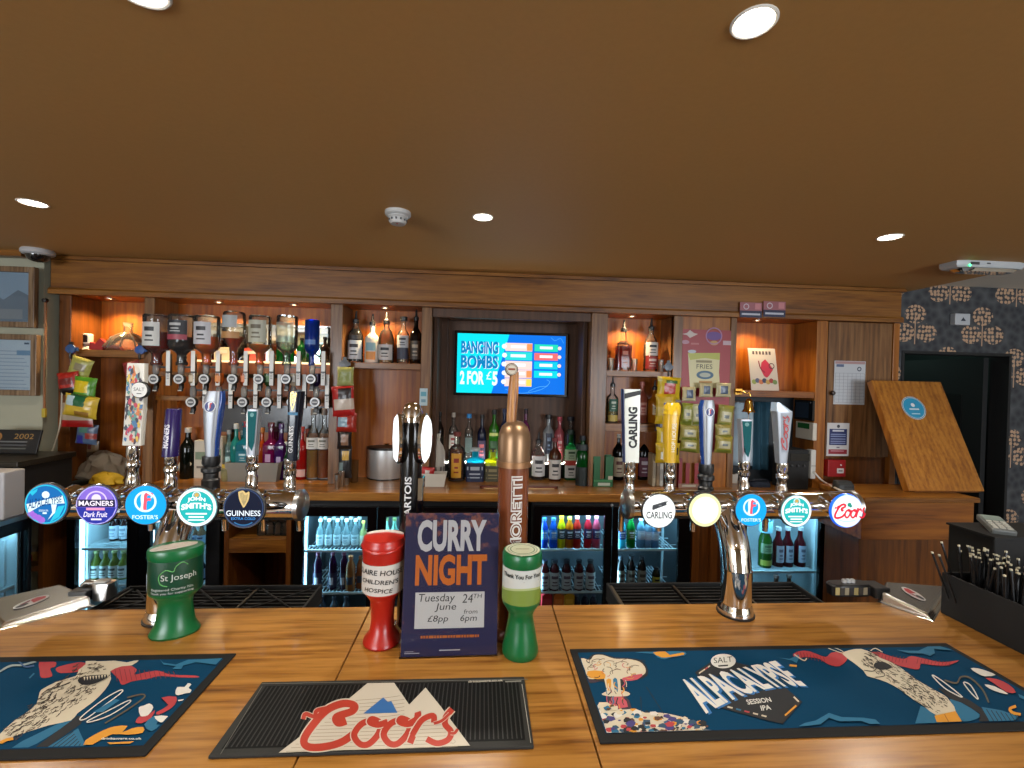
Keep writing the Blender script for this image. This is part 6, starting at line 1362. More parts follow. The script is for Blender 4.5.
on_shelf(401, 317, 12, YV, ZSH_B, 'clear bottle with a grey and navy label, fourth of the five', 'spirit', GLASS, L_(196, 170, 120, .3), .55, ((.1, .34, C(26, 36, 62), 1.1), (.34, .6, C(186, 190, 194), 1.1, INKD)), cap=BLACK, capw=.6, group=GBB)
on_shelf(413.5, 308, 12, YV, ZSH_B, 'black bottle with pale markings, rightmost of the five', 'wine', GL(20, 14, 12, .8), None, .5, ((.1, .5, C(60, 50, 40), 1.0, C(170, 160, 140)),), pourer=True, group=GBB)
# hanging packets under it
pk('crisp_packet', 'pale green packet hanging at the top by the bottle-bay post', 337, 367, 354, 386, 3.0, (170, 176, 110), ((.2, .3, .8, .7, (150, 160, 90)),), 0)
pk('nut_packet', 'red nut packet with a white band hanging by the bottle-bay post', 333, 386, 356, 416, 2.97, (190, 36, 34), ((.1, .25, 1, .6, (214, 196, 180)), (.3, .6, .9, .9, (40, 22, 24))), -.08)
pk('nut_packet', 'lower red packet with pale blue print by the bottle-bay post', 336, 413, 357, 432, 2.99, (170, 44, 30), ((.1, .3, .6, .8, (150, 180, 196)),), 0)
pk('snack_packet', 'dark packet with a brown picture, standing by the bottle-bay post', 337, 430, 352, 449, 3.0, (36, 26, 24), ((.3, .2, .8, .8, (150, 110, 84)),), 0)
pk('snack_packet', 'black packet with a yellow flower print by the bottle-bay post', 338, 446, 352, 478, 3.02, (40, 40, 42), ((.3, .55, .8, .85, (206, 160, 50)), (.1, .1, .4, .5, (120, 140, 140))), 0, .04)
for px, top, d in ((337, 474, 'short steel measure, leftmost of the three by the post'), (342, 471, 'steel measure, middle of the three by the post'), (346.5, 464, 'tall steel measure, rightmost of the three by the post')):
    Y = 2.93+.012*(px-337); X = X_(px, Y, 480); h = Z_(px, top, Y)-ZB
    o = thing('spirit_measure', d, 'measure', (X, Y, ZB), group='steel spirit measures by the post'); MB().lathe([(.013, 0), (.014, .002), (.0165, h)], STEEL, 18).lathe([(.0155, h), (.0145, h*.6), (0, h*.6)], STEEL, 18).build('cup', o); MB().lathe([(.017, h-.003), (.0178, h-.0015), (.017, h)], CHROME, 18).build('rim', o)
o = thing('drinks_tumbler', 'slim brown straight glass beside the ice bucket', 'glass', (X_(354.5, 3.12, 470), 3.12, ZB)); MB().lathe([(.022, 0), (.024, .004), (.026, .15), (.0245, .15), (.021, .01)], GL(170, 120, 70, .5), 18).build('bowl', o)
# steel ice bucket
p = atZ(382.5, 481, ZB); r = 19.5*p.y/F_PX; h = Z_(383, 450, p.y+r*.3)-ZB
o = thing('ice_bucket', 'round brushed-steel ice bucket with a black lid, left of the slim tower', 'ice bucket', (p.x, p.y+r, ZB)); MB().lathe([(r*.97, .004), (r, .012), (r, h)], M('bucket_steel', (214, 214, 212), .38, .8), 44).build('body', o); MB().lathe([(r*1.0, 0), (r*1.0, .008), (r*.98, .009)], BLACK, 36).build('base_ring', o)
MB().lathe([(r*1.01, h), (r*1.03, h+.004), (r*1.0, h+.016), (r*.5, h+.024), (0, h+.026)], BLACK, 40).build('lid', o); MB().lathe([(.02, h+.025), (.03, h+.034), (.0, h+.04)], BRASS, 20).build('knob', o)
# ---------------------------------------------------------------- screen
a, b = atY(455, 331, 3.37), atY(567, 397.5, 3.37); sx0, sx1, sz1, sz0 = a.x, b.x, (a.z+.006), b.z
o = thing('wall_screen', 'lit flat screen showing a blue drinks offer on the panelling', 'screen', ((sx0+sx1)/2, 3.385, (sz0+sz1)/2)); hw, hh = (sx1-sx0)/2, (sz1-sz0)/2
MB().box(-hw, hw, -.01, .035, -hh, hh, BLACKG).build('housing', o, bevel=.004)
m = MB(); T = front(0, -.0105, 0); w_, h_ = hw-.02, hh-.02; SE = 1.0
S = lambda u, v: (-w_+2*w_*u, h_-2*h_*v)
def R4(u0, v0, u1, v1, mt, z): a, b = S(u0, v0), S(u1, v1); m.rect(a[0], b[1], b[0], a[1], mt, T, z)
CY = GLOW(0, 222, 236, SE); BL = GLOW(0, 112, 226, SE); TX = GLOW(0, 128, 190, SE); WT = GLOW(236, 246, 255, 1.0); SK = GLOW(250, 214, 206, 1); ORG = GLOW(250, 150, 90, 1)
R4(0, 0, 1, 1, BL, 0); m.poly([S(0, 0), S(.475, 0), S(.32, 1), S(0, 1)], CY, T, .0004)
def TXT(t, u0, u1, v0, v1, mt, z=.0010, b=.045): a, c = S(u0, v1), S(u1, v0); m.text(t, (a[0]+c[0])/2, (a[1]+c[1])/2, c[0]-a[0], c[1]-a[1], mt, T, z, bold=b)
for dx, mt, z in ((.006, WT, .0008), (0, TX, .0011)): TXT('BANGING', .035+dx, .375+dx, .125+dx, .335+dx, mt, z); TXT('BOMBS', .035+dx, .375+dx, .365+dx, .585+dx, mt, z, .04)
TXT('2 FOR', .03, .25, .63, .86, WT, b=.04); TXT('£', .272, .318, .63, .77, WT, b=.0); TXT('5', .325, .375, .63, .87, WT, b=.04)
for v0, v1, c, end in ((.14, .275, SK, ORG), (.29, .43, GLOW(40, 214, 214, 1), None), (.445, .59, SK, SK), (.595, .73, SK, ORG), (.74, .875, SK, GLOW(250, 214, 90, 1))):
    R4(.44, v0, .69, v1, c, .0006)
    if end: R4(.64, v0+.01, .69, v1-.01, end, .0009)
    R4(.49, v0+.04, .63, v1-.05, WT, .0009)
for v0, v1, c in ((.15, .27, GLOW(30, 214, 180, 1)), (.30, .42, GLOW(245, 110, 110, 1)), (.445, .57, GLOW(0, 200, 226, 1)), (.60, .72, GLOW(0, 214, 226, 1))):
    R4(.71, v0, .93, v1, c, .0006); R4(.76, v0+.035, .88, v1-.04, WT, .0009)
for k in range(5): q = S(.43+.004*(k % 2), .2+.15*k); m.disc(q[0], q[1], .018, WT, T, .0010)
for k in range(4): q = S(.945, .21+.15*k); m.disc(q[0], q[1], .014, SK, T, .0010)
m.ribbon([S(.45, .93), S(.6, .99), S(.78, .92), S(.86, .8), S(.83, .75)], .003, GLOW(90, 180, 250, 1), T, .0007); m.ribbon([S(.66, .96), S(.75, .88), S(.84, .86)], .003, GLOW(90, 180, 250, 1), T, .0007); m.ribbon([S(.86, .03), S(.9, .08), S(.95, .04), S(.98, .12)], .003, GLOW(90, 180, 250, 1), T, .0007)
m.build('display', o)

# ---------------------------------------------------------------- lit step and bottles under the screen
ZST = ZB+.115; YST = 3.30
o = thing('bottle_step', 'black bottle step with a bright light strip along its edge, under the screen', 'display step', ((P[430]+P[590])/2, YST, ZB)); hw = (P[590]-P[430])/2
MB().box(-hw, hw, 0, .088, 0, .115, MATTE_BLACK).build('step', o, bevel=.002); MB().box(-hw, hw, -.004, 0, .104, .114, GLOW(255, 246, 226, 4)).build('light_strip', o)
for q in range(4): area('step_lamp', (-hw+hw*.25+hw*.5*q, -.012, .118), (0, -.35, 1), hw*.45, .012, .7, (1, .95, .86), parent=o)
GR = 'bottles on the lit step'; GF = 'bottles in front of the lit step'
YR2 = YST+.045
def rear(px, top, w_, desc, *a, **k): return on_shelf(px, top, w_, YR2, ZST, desc, *a, group=GR, seg=16, **k)
rear(439, 412, 9, 'dark bottle at the left end of the lit step, behind the white ceramic one', 'wine', GL(30, 20, 20, .8), None, cap=BLACK)
rear(453, 413, 9, 'clear bottle with a pale neck capsule on the lit step', 'tall', GLASS, L_(224, 224, 220, .1), .6, ((.25, .55, C(214, 208, 200), 1, C(170, 60, 60)),), cap=C(206, 196, 184))
rear(468.5, 414, 8, 'clear slim bottle with a bright blue cap on the lit step', 'tall', GLASS, CLEAR, .6, ((.2, .5, GL(170, 196, 196, .5), 1),), cap=C(34, 130, 200), capw=.6)
rear(481.5, 415, 9, 'dark blue bottle with a red-edged label on the lit step', 'spirit', GL(24, 34, 70, .7), None, .5, ((.05, .45, C(50, 40, 76), 1, C(190, 90, 90)),), cap=BLACK)
rear(493.5, 410, 10, 'lime green bottle with a dark neck on the lit step', 'tall', GL(70, 170, 40, .55), None, .5, ((.1, .4, C(24, 70, 30), .8), (.5, .56, C(200, 220, 120), 1)), cap=C(14, 26, 20), capw=.5)
rear(503.5, 409, 9, 'blue-capped bottle beside the copper dome on the lit step', 'tall', GL(40, 60, 110, .6), None, cap=C(24, 40, 90))
rear(525, 409, 9, 'purple bottle with a dark cap right of the copper dome', 'tall', GL(140, 40, 110, .6), None, cap=C(24, 18, 34))
rear(548, 415, 11, 'frosted bottle with a dark oval print and black cap on the lit step', 'tall', GL(206, 212, 218, .5), None, .5, ((.18, .62, C(34, 44, 66), .6, C(150, 170, 200)),), cap=BLACK, capw=.6)
rear(559, 417, 10, 'pink bottle with a pink cap on the lit step', 'tall', GL(226, 116, 126, .6), None, .5, ((.2, .55, C(214, 90, 100), .8, C(240, 200, 200)),), cap=C(170, 50, 66), capw=.5)
rear(570, 417, 12, 'clear bottle with a navy oval label on the lit step, far right', 'spirit', GLASS, CLEAR, .6, ((.1, .62, C(26, 40, 84), .75, C(90, 120, 190)),), cap=C(20, 22, 34), capw=.6)
def frnt(px, top, w_, pb, desc, *a, **k): return stand(px, top, w_, pb, desc, *a, group=GF, seg=18, **k)
frnt(437, 434, 16, 479, 'matt white ceramic bottle with a clear lower part, by the slim tower', 'jug', opaque=C(206, 200, 190, .6), labels=((.04, .3, C(120, 112, 110, .3), 3.1),), cap=C(200, 190, 176), capw=.4)
frnt(457, 432, 17, 480, 'amber bottle with an orange-yellow label in front of the step', 'spirit', GLASS, L_(120, 50, 12, .6), .66, ((.08, .58, C(226, 164, 40), .6, C(150, 40, 20)),), cap=C(120, 40, 26))
frnt(475.5, 448, 18, 480, 'squat navy bottle with a glowing turquoise shoulder', 'square', opaque=None, gl=GL(30, 190, 220, .7), labels=((.0, .58, C(18, 34, 72), 1.5, C(190, 200, 214)),), cap=C(196, 206, 206), capw=.5, sq=5)
frnt(493, 449, 16, 480, 'squat bottle with a yellow-green shoulder and dark label, left of the copper dome', 'square', gl=GL(196, 206, 50, .7), labels=((.0, .5, C(76, 72, 50), 1.5, C(150, 140, 100)),), cap=C(60, 60, 60), sq=5)
frnt(538.5, 432, 14, 479, 'dark liqueur bottle with a white label and black pourer, right of the copper dome', 'jug', GLASS, L_(60, 26, 22, .8), .6, ((.1, .62, C(220, 220, 222), 1.2, INKD),), pourer=True)
frnt(555, 438, 13, 480, 'brown bottle with a tall white label and slim neck', 'spirit', GL(120, 60, 40, .5), L_(110, 50, 24, .7), .7, ((.05, .5, C(212, 206, 200), 1.1, INKD),), cap=C(120, 24, 30))
frnt(570.5, 430, 13, 479, 'green herbal bottle with a round-topped white and red label', 'square', GL(14, 84, 40, .7), None, .5, ((.05, .3, C(200, 200, 196), .9, INKD), (.3, .4, C(180, 50, 36), .9), (.4, .62, C(170, 190, 160), .9, C(30, 70, 40))), cap=C(20, 50, 40), sq=5, capw=.5)
on_shelf(582.5, 436, 13, 3.1, ZB, 'dark green bottle with a black neck label, left of the green carrier', 'wine', GL(14, 110, 40, .55), None, .5, ((.0, .38, C(14, 30, 30), 1.5), (.72, .84, C(30, 40, 40), 3)), cap=C(24, 30, 40), capw=.5, group=GF)
o = thing('serving_board', 'reddish wooden serving board on the worktop behind the copper tower', 'board', (X_(519, 2.99, 488), 2.99, ZB)); MB().prism([(-.25, -.02), (.25, -.02), (.262, .0), (.25, .022), (-.25, .022), (-.262, 0)], .014, C(112, 44, 24, .4), MX((0, 0, 0))).build('board', o, bevel=.002); MB().box(-.235, .235, -.024, -.0202, .0, .006, C(206, 170, 120)).build('pale_edge', o)
T3 = tray('white serving dish holding a red packet, right of the slim tower', 419, 446, 474, 487, C(222, 216, 204, .35), depth=.09, taper=.84, name='serving_dish', cat='dish')
pk('sauce_packet', 'red packet with a white mark lying in the white dish', 420, 467, 434, 477, T3[2], (190, 30, 30), ((.3, .3, .7, .7, (230, 220, 214)),), .1, .03)
# green bottle carrier
p = atZ(603, 487, ZB); Yc = p.y
o = thing('bottle_carrier', 'green cardboard bottle carrier with cut-out sides beside the white lever', 'carrier', (X_(603.5, Yc, 470), Yc+.06, ZB)); hh = Z_(603, 456, Yc)-ZB; hw = 10.5*Yc/F_PX; GC = C(18, 98, 50, .5)
m = MB(); m.box(-hw, hw, -.055, -.051, 0, .055, GC); m.box(-hw, hw, .051, .055, 0, hh*.7, GC); m.box(-hw, -hw+.004, -.055, .055, 0, hh*.75, GC); m.box(hw-.004, hw, -.055, .055, 0, hh*.75, GC); m.box(-hw, -hw+.05, -.055, -.051, .055, hh*.98, GC); m.box(hw-.055, hw, -.055, -.051, .055, hh*.98, GC); m.box(-hw, hw, -.004, .004, 0, hh, GC); m.box(-hw+.004, hw-.004, -.051, .051, 0, .003, GC); m.build('carton', o)
m = MB(); m.box(-hw*.5, hw*.7, -.0562, -.0552, .008, .028, C(200, 206, 190)); m.box(hw*.5, hw*.95, -.0562, -.0552, .05, .075, C(200, 190, 170)); m.box(-hw*.9, hw*.9, -.0562, -.0552, .035, .046, C(60, 140, 80)); m.build('print', o)

# ---------------------------------------------------------------- right bay
GWH = 'whiskey bottles on the upper right shelf'
YW = 3.17
on_shelf(620.5, 320, 15, YW, ZSH_1, 'square bourbon bottle with a red-amber glow, left on the upper right shelf', 'square', GLASS, L_(178, 60, 20, .5), .6, ((.08, .56, GL(150, 40, 24, .7), .7, C(210, 120, 90)),), pourer=True, sq=6, group=GWH)
on_shelf(648, 318, 14, YW, ZSH_1, 'round-shouldered bourbon bottle with a white and red label, right on the upper right shelf', 'jug', GLASS, L_(200, 120, 50, .5), .7, ((.36, .66, C(216, 210, 204), 1.1, INKD), (.06, .34, C(160, 40, 34), 1.1, C(226, 200, 190))), pourer=True, group=GWH)
sg = None
for px, d in ((611, 'shot glass at the left end of the upper right shelf'), (634.5, 'shot glass between the two bourbon bottles'), (661, 'shot glass at the right end of the upper right shelf')):
    X = X_(px, 3.14, 360)
    if sg is None:
        sg = thing('shot_glass', d, 'glass', (X, 3.14, ZSH_1), group='shot glasses by the whiskey'); MB().lathe([(.016, 0), (.018, .002), (.0215, .085), (.0195, .085), (.016, .02), (0, .018)], GL(246, 236, 220, .3), 18).build('bowl', sg); MB().lathe([(.019, .084), (.0222, .0855), (.0222, .087), (.019, .087)], GL(250, 244, 232, .5), 18).build('rim', sg)
    else: dup(sg, (X, 3.14, ZSH_1), d)
GL2 = 'bottles on the lower right shelf'
on_shelf(611, 376, 12, 3.16, ZSH_2, 'clear gin bottle with a round green label, left on the lower right shelf', 'tall', GLASS, L_(206, 200, 120, .35), .55, ((.3, .62, C(30, 90, 70), .8, C(200, 214, 200)), (.04, .2, C(196, 170, 80), .9)), pourer=True, group=GL2)
on_shelf(640.5, 382, 11, 3.16, ZSH_2, 'pink bottle behind the white lever on the lower right shelf', 'tall', GL(224, 140, 120, .55), None, .5, ((.2, .5, C(226, 170, 160), .9, C(160, 60, 60)),), cap=C(214, 130, 120), pourer=False, group=GL2)
on_shelf(653, 380, 13, 3.16, ZSH_2, 'orange-yellow bottle with a pale disc label on the lower right shelf', 'spirit', GL(228, 150, 30, .6), None, .5, ((.25, .5, C(220, 196, 150), .6, C(90, 100, 120)),), pourer=True, group=GL2)
stand(618, 434, 13, 479, 'dark wine bottle with a cream label, left of the white lever', 'wine', GL(20, 18, 16, .8), None, .5, ((.08, .5, C(206, 190, 160), 1.0, C(110, 60, 50)),), cap=C(206, 196, 180), capw=.4, group='wine bottles behind the white lever')
stand(643, 434, 13, 479, 'dark wine bottle with a maroon diagonal label, right of the white lever', 'wine', GL(18, 18, 20, .8), None, .5, ((.08, .5, C(96, 34, 60), 1.0, C(190, 180, 190)),), cap=C(206, 196, 180), capw=.4, group='wine bottles behind the white lever')
o = thing('wooden_tray', 'shallow honey-coloured wooden tray under the wine bottles', 'tray', (X_(645, 3.0, 485), 3.0, ZB)); MB().box(-.12, .16, -.045, .02, 0, .012, OAK_BAR).build('base', o); MB().box(-.12, .16, -.049, -.045, 0, .022, OAK_BAR).build('front_lip', o)
# yellow snack packets on the clip
pk('snack_packet', 'yellow snack packet with a red bowl picture hanging from the dark blue clip', 656, 377, 680, 399, 2.99, (222, 190, 30), ((.25, .25, .75, .7, (196, 60, 50)), (.3, .7, .8, .85, (60, 110, 50)), (0, .8, .2, 1, (240, 230, 150))), .05)
pk('snack_packet', 'yellow snack packet below the red-bowl one, left of the crisp card', 655, 394, 676, 424, 2.96, (214, 176, 30), ((.35, .3, 1, .7, (30, 70, 150)), (.0, .3, .35, .6, (220, 190, 90))), 0)
pk('snack_packet', 'blue and grey packet in the hanging bunch behind the yellow lever', 655, 416, 676, 431, 2.985, (50, 50, 90), ((.2, .3, .8, .7, (150, 150, 160)),), 0)
pk('snack_packet', 'yellow and white packet half hidden left of the yellow lever', 656, 427, 678, 448, 2.97, (216, 186, 40), ((.2, .3, .7, .75, (230, 226, 210)),), 0)
pk('snack_packet', 'lowest yellow packet behind the yellow lever', 655, 443, 680, 463, 2.95, (206, 170, 30), ((.2, .2, .6, .6, (236, 232, 220)), (.6, .4, .9, .8, (40, 40, 30))), 0)
for i, (px, top, c, d) in enumerate(((654, 456, (178, 160, 130), 'tan booklet'), (658, 461, (150, 120, 80), 'brown booklet'), (661.5, 465, (200, 196, 186), 'pale booklet'))):
    Y = 3.03; hh = Z_(px, top, Y)-ZB; tag(MB().cbox(0, 0, hh/2, .022, .09, hh, C(*c)).cbox(0, -.0455, hh*.5, .018, .001, hh*.5, C(*[v*.8 for v in c])).build('booklet', None, (X_(px, Y, 470), Y+.04, ZB+.012)), d + ' standing on edge behind the yellow lever', 'booklet', 'booklets behind the yellow lever')
# red card of crisps
a, b = atY(680, 329, YP+.005), atY(733, 400, YP+.005); zb = Z_(706, 452, YP)
o = thing('crisp_card', 'large red hanging card with a picture of a crisp bag', 'display card', ((a.x+b.x)/2, YP+.004, zb)); hw = (b.x-a.x)/2; hh = a.z-zb; RC = C(166, 40, 52, .45)
MB().box(-hw, hw, -.003, .003, 0, hh, RC).build('card', o)
m = MB(); T = front(0, -.0035, 0); PXM = 3.05/F_PX
def q_(px, py): p = atY(px, py, YP); return (p.x-o.location.x, p.z-zb)
def qq(l): return [q_(*p) for p in l]
WCR = C(220, 206, 200, .5)
m.poly(qq([(682, 334), (687, 333), (690, 330), (694, 333), (698, 334), (694, 336), (690, 338), (687, 335)]), WCR, T, .0004); m.disc(*q_(685.5, 342), .028, C(196, 150, 170), T, .0004, ry=.014); m.disc(*q_(714, 336), .056, C(110, 70, 150), T, .0004, ry=.03); m.disc(*q_(714, 343), .03, C(206, 160, 90), T, .0006, ry=.016); m.ring(*q_(714, 336), .06, .008, C(180, 130, 170), T, .0007)
m.rect(*q_(691, 344.5), *q_(699, 343), C(200, 120, 120), T, .0004); m.rect(*q_(723, 345), *q_(732, 341), C(206, 180, 190), T, .0004)
m.poly(qq([(688, 353), (720, 353), (719, 372), (720, 388), (690, 388), (689, 372)]), C(222, 214, 160, .4), T, .0004); m.poly(qq([(688, 353), (720, 353), (719.5, 360), (705, 358), (690, 360)]), C(186, 190, 60, .4), T, .0006)
m.text('FRIES', *q_(704.5, 366.5), .115, .032, C(60, 54, 50), T, .0008); m.rect(*q_(696, 362.5), *q_(712, 360.5), C(150, 140, 100), T, .0008); m.disc(*q_(705, 375), .062, C(70, 110, 140), T, .0008, ry=.03); m.disc(*q_(705, 375), .04, C(190, 196, 180), T, .001, ry=.016); m.rect(*q_(699, 383), *q_(712, 381), C(200, 150, 80), T, .0008)
m.disc(*q_(692, 351.5), .03, C(206, 212, 226), T, .001, ry=.012); m.build('print', o)
GCR = 'small crisp packets on the red card'
SMALL = [(682, 387, 696, 401, 'first'), (699, 383, 713, 397, 'second'), (715.5, 383, 731, 397, 'third')]
for x0, y0, x1, y1, nm in SMALL: pk('crisp_packet', 'small cream crisp packet on the red card, %s in the top row' % nm, x0, y0, x1, y1, 3.0, (206, 194, 148), ((.25, .25, .75, .75, (70, 90, 120)), (.1, .05, .9, .15, (226, 220, 190))), 0, .03, group=GCR)
rows = [(680, 403, 692, 425, 'lime packet left of the silver lever, upper', (150, 156, 50)), (691, 404, 703, 426, 'pale packet just left of the silver lever, upper', (196, 196, 150)), (716, 405, 732, 428, 'green packet right of the silver lever, topmost', (158, 152, 66)), (679, 425, 698, 441, 'green-gold packet left of the silver lever, middle', (164, 152, 72)), (715, 424, 732, 438, 'green-gold packet right of the silver lever, middle', (172, 156, 76)), (679, 438, 698, 452, 'green packet left of the silver lever, lowest', (150, 142, 52)), (714, 436, 732, 453, 'crumpled green packet right of the silver lever, lowest', (166, 152, 60)), (697, 428, 712, 453, 'gold-green packet hidden behind the silver lever', (160, 146, 62))]
for i, (x0, y0, x1, y1, nm, c) in enumerate(rows): pk('crisp_packet', 'crisp card: ' + nm, x0, y0, x1, y1, 2.985-.012*(i//3), c, ((.2, .3, .8, .72, (206, 200, 160)), (.35, .42, .7, .6, (120, 130, 130)), (.1, .1, .9, .2, (120, 130, 50))), (.06, -.04, .1)[i % 3], .045, group=GCR)
# red carton, white tray
p = atZ(692, 488, ZB); Yc = p.y
o = thing('bottle_carrier', 'red cardboard carrier between the yellow and silver levers', 'carrier', (X_(692, Yc, 470), Yc+.05, ZB)); hh = Z_(692, 457, Yc)-ZB; hw = 14.5*Yc/F_PX; GC = C(150, 26, 40, .5)
m = MB(); m.box(-hw, hw, -.05, -.046, 0, .03, C(150, 110, 90)); m.box(-hw, hw, .046, .05, 0, hh*.95, GC); 
for u in (-1, -.45, .2, .72): m.box(hw*u, hw*u+hw*.28, -.05, -.046, .03, hh*(.96 if abs(u) > .5 else .8), GC)
m.box(-hw, -hw+.004, -.05, .05, 0, hh*.9, GC); m.box(hw-.004, hw, -.05, .05, 0, hh*.9, GC); m.box(-hw+.004, hw-.004, -.046, .046, 0, .003, GC); m.build('carton', o)
m = MB(); m.box(hw*.55, hw*.95, -.0512, -.0502, .03, .055, C(224, 206, 200)); m.box(-hw*.7, hw*.3, -.0512, -.0502, .008, .022, C(190, 180, 160)); m.build('print', o)
T4 = tray('white tray of red and pink sachets under the crisp card', 711, 738, 474, 483, C(222, 216, 206, .4), depth=.09, taper=.95)
for k in range(5): tag(MB().loft([(0, 0, 0, .018, .004, 8), (0, 0, .04, .02, .008, 6), (0, .004, .085, .016, .003, 8)], C(*((190, 40, 44), (200, 130, 150))[k % 2], .4), 12).build('sachet', None, (T4[1]-.07+.034*k, T4[2]+.005*(k % 2), ZB+.008)), 'red and pink sachet standing in the white tray under the crisp card', 'sachet', 'sachets in the white tray')
# ---------------------------------------------------------------- leaflet bay
Yl = 3.13; a, b = atY(750, 348, Yl+.05), atY(779, 389, Yl); hh = a.z-ZSH_R
o = thing('leaflet_stand', 'white leaflet with a pink picture standing on the right-hand shelf', 'leaflet', (X_(766, Yl, 370), Yl, ZSH_R+.001)); TT = Matrix.Rotation(-.2, 4, 'X'); hw = 15*Yl/F_PX
MB().box(-hw, hw, 0, .004, 0, hh*1.02, C(214, 206, 196, .5), TT).build('leaflet', o); MB().box(-hw*.5, hw*.5, .004, .09, 0, .004, C(200, 190, 180)).build('foot', o)
m = MB(); T = TT @ FRONT; H = hh*1.02
m.text('ZESTY', 0, H*.88, hw*1.3, H*.08, C(70, 60, 64), T, .0005) if False else [m.rect(-hw*.7+hw*.24*k, H*.85, -hw*.55+hw*.24*k, H*.93, C(90, 80, 84), T, .0005) for k in range(6)]
m.poly([(-hw*.1, H*.66), (hw*.2, H*.74), (hw*.5, H*.62), (hw*.72, H*.5), (hw*.4, H*.36), (hw*.2, H*.3), (0, H*.34), (-hw*.2, H*.5)], C(200, 50, 80), T, .0005); m.ribbon([(-hw*.3, H*.7), (-hw*.2, H*.52), (hw*.1, H*.42)], .008, C(140, 30, 60), T, .0007); m.ring(hw*.62, H*.58, .022, .006, C(90, 50, 60), T, .0007)
for k, c in enumerate(((150, 170, 90), (90, 100, 130), (200, 120, 80), (60, 70, 100), (190, 160, 90), (160, 60, 60), (120, 150, 90))): m.disc(-hw*.75+hw*.25*k, H*(.2+.03*(k % 2)), hw*.17, C(*c), T, .0005+.0001*k)
m.build('picture', o)
# brass bell hanging under the shelf
p = atY(749, 396, 2.98)
o = thing('brass_bell', 'small brass hanging bell under the leaflet shelf', 'bell', (p.x, 2.98, p.z)); z = lambda py: Z_(749, py, 2.98)-p.z
MB().tube([(-.05, 0, z(393)), (-.045, 0, z(391)), (-.02, 0, z(393.5)), (0, 0, z(392.5)), (.008, 0, z(396))], .006, BRASS, 10).tube([(-.05, 0, z(392)), (-.05, .06, z(392))], .006, BRASS, 8).cbox(-.04, .062, z(392), .05, .012, .04, BRASS).build('bracket', o)
MB().lathe([(.008, z(398.5)), (.02, z(400)), (.027, z(404)), (.032, z(409)), (.044, z(412)), (.041, z(412)), (.028, z(408))], BRASS, 26).build('bell_body', o); MB().lathe([(.0, z(410)), (.006, z(411)), (.009, z(413)), (0, z(415))], BRASS, 12).build('clapper', o); MB().tube([(0, 0, z(415)), (.002, -.002, z(419)), (-.003, 0, z(424)), (-.001, 0, z(430))], .003, C(214, 206, 196), 6).build('pull_cord', o)
# things in the dark recess under the leaflet shelf
o = thing('hanging_towel', 'pale blue-grey bar towel hanging in the recess behind the brass bell', 'towel', (X_(744, 3.1, 430), 3.14, Z_(744, 466, 3.12))); hh = Z_(744, 402, 3.12)-o.location.z; hw = 13*3.1/F_PX
vs = []; nu, nv = 16, 10
for j in range(nv+1):
    for i in range(nu+1): u, v = i/nu, j/nv; vs.append(((u-.5)*2*hw, .010*sin(u*11+v)*(1-v*.4), v*hh))
m = MB().add(vs, [(j*(nu+1)+i, j*(nu+1)+i+1, (j+1)*(nu+1)+i+1, (j+1)*(nu+1)+i) for j in range(nv) for i in range(nu)], C(168, 190, 206, .8), None, True)
ob = m.build('cloth', o); sd = ob.modifiers.new('thick', 'SOLIDIFY'); sd.thickness = .004
MB().tube([(-hw, 0, hh), (hw, 0, hh)], .006, STEEL, 8).build('rail', o)
o = thing('tea_towel', 'dark teal cloth hanging beside the pale towel in the recess', 'towel', (X_(763, 3.2, 430), 3.21, Z_(763, 470, 3.2))); hh = Z_(763, 402, 3.2)-o.location.z; hw = 9*3.2/F_PX; vs = []
for j in range(nv+1):
    for i in range(nu+1): u, v = i/nu, j/nv; vs.append(((u-.5)*2*hw, .014*sin(u*13+2*v), v*hh))
ob = MB().add(vs, [(j*(nu+1)+i, j*(nu+1)+i+1, (j+1)*(nu+1)+i+1, (j+1)*(nu+1)+i) for j in range(nv) for i in range(nu)], C(16, 74, 96, .8), None, True).build('cloth', o); sd = ob.modifiers.new('thick', 'SOLIDIFY'); sd.thickness = .004
def wallbox(name, label, cat, x0, y0, x1, y1, Y, d, mat, extra=None, bev=.005):
    X, zb, w_, h = bb(x0, y0, x1, y1, Y); o = thing(name, label, cat, (X, Y, zb)); MB().box(-w_/2, w_/2, 0, d, 0, h, mat).build('housing', o, bevel=bev)
    if extra:
        m = MB(); extra(m, w_, h, front(0, -.0005, 0)); m.build('face', o)
    return o
def atX(px, py, X):
    d = ray(px, py); return CAM + d*(X/d.x)
def sidebox(name, label, cat, x0, y0, x1, y1, d, mat, draw):
    """device fixed on the bay's right-hand cheek, facing left into the bay"""
    Xw = P[815]-.0005-d; a, b = atX(x0, (y0+y1)/2, Xw), atX(x1, (y0+y1)/2, Xw); zt_, zb_ = atX((x0+x1)/2, y0, Xw).z, atX((x0+x1)/2, y1, Xw).z
    o = thing(name, label, cat, (Xw+d, (a.y+b.y)/2, zb_)); w_ = abs(a.y-b.y); h = zt_-zb_
    MB().box(-d, 0, -w_/2, w_/2, 0, h, mat).build('housing', o, bevel=.004)
    m = MB(); draw(m, w_, h, Matrix(((0, 0, -1, -d-.0005), (-1, 0, 0, 0), (0, 1, 0, 0), (0, 0, 0, 1)))); m.build('face', o)
def e_scr(m, w_, h, T): m.rect(-w_*.42, h*.12, w_*.30, h*.88, M('dim_screen', (36, 52, 72), .1), T); m.disc(w_*.4, h*.9, w_*.03, C(150, 160, 170), T)
def e_thermo(m, w_, h, T): m.rect(-w_*.38, h*.62, w_*.3, h*.94, C(36, 110, 50, .2), T)
sidebox('monitor', 'small dark monitor fixed on the right cheek of the recess', 'monitor', 794, 400, 812.5, 420, .02, BLACKG, e_scr)
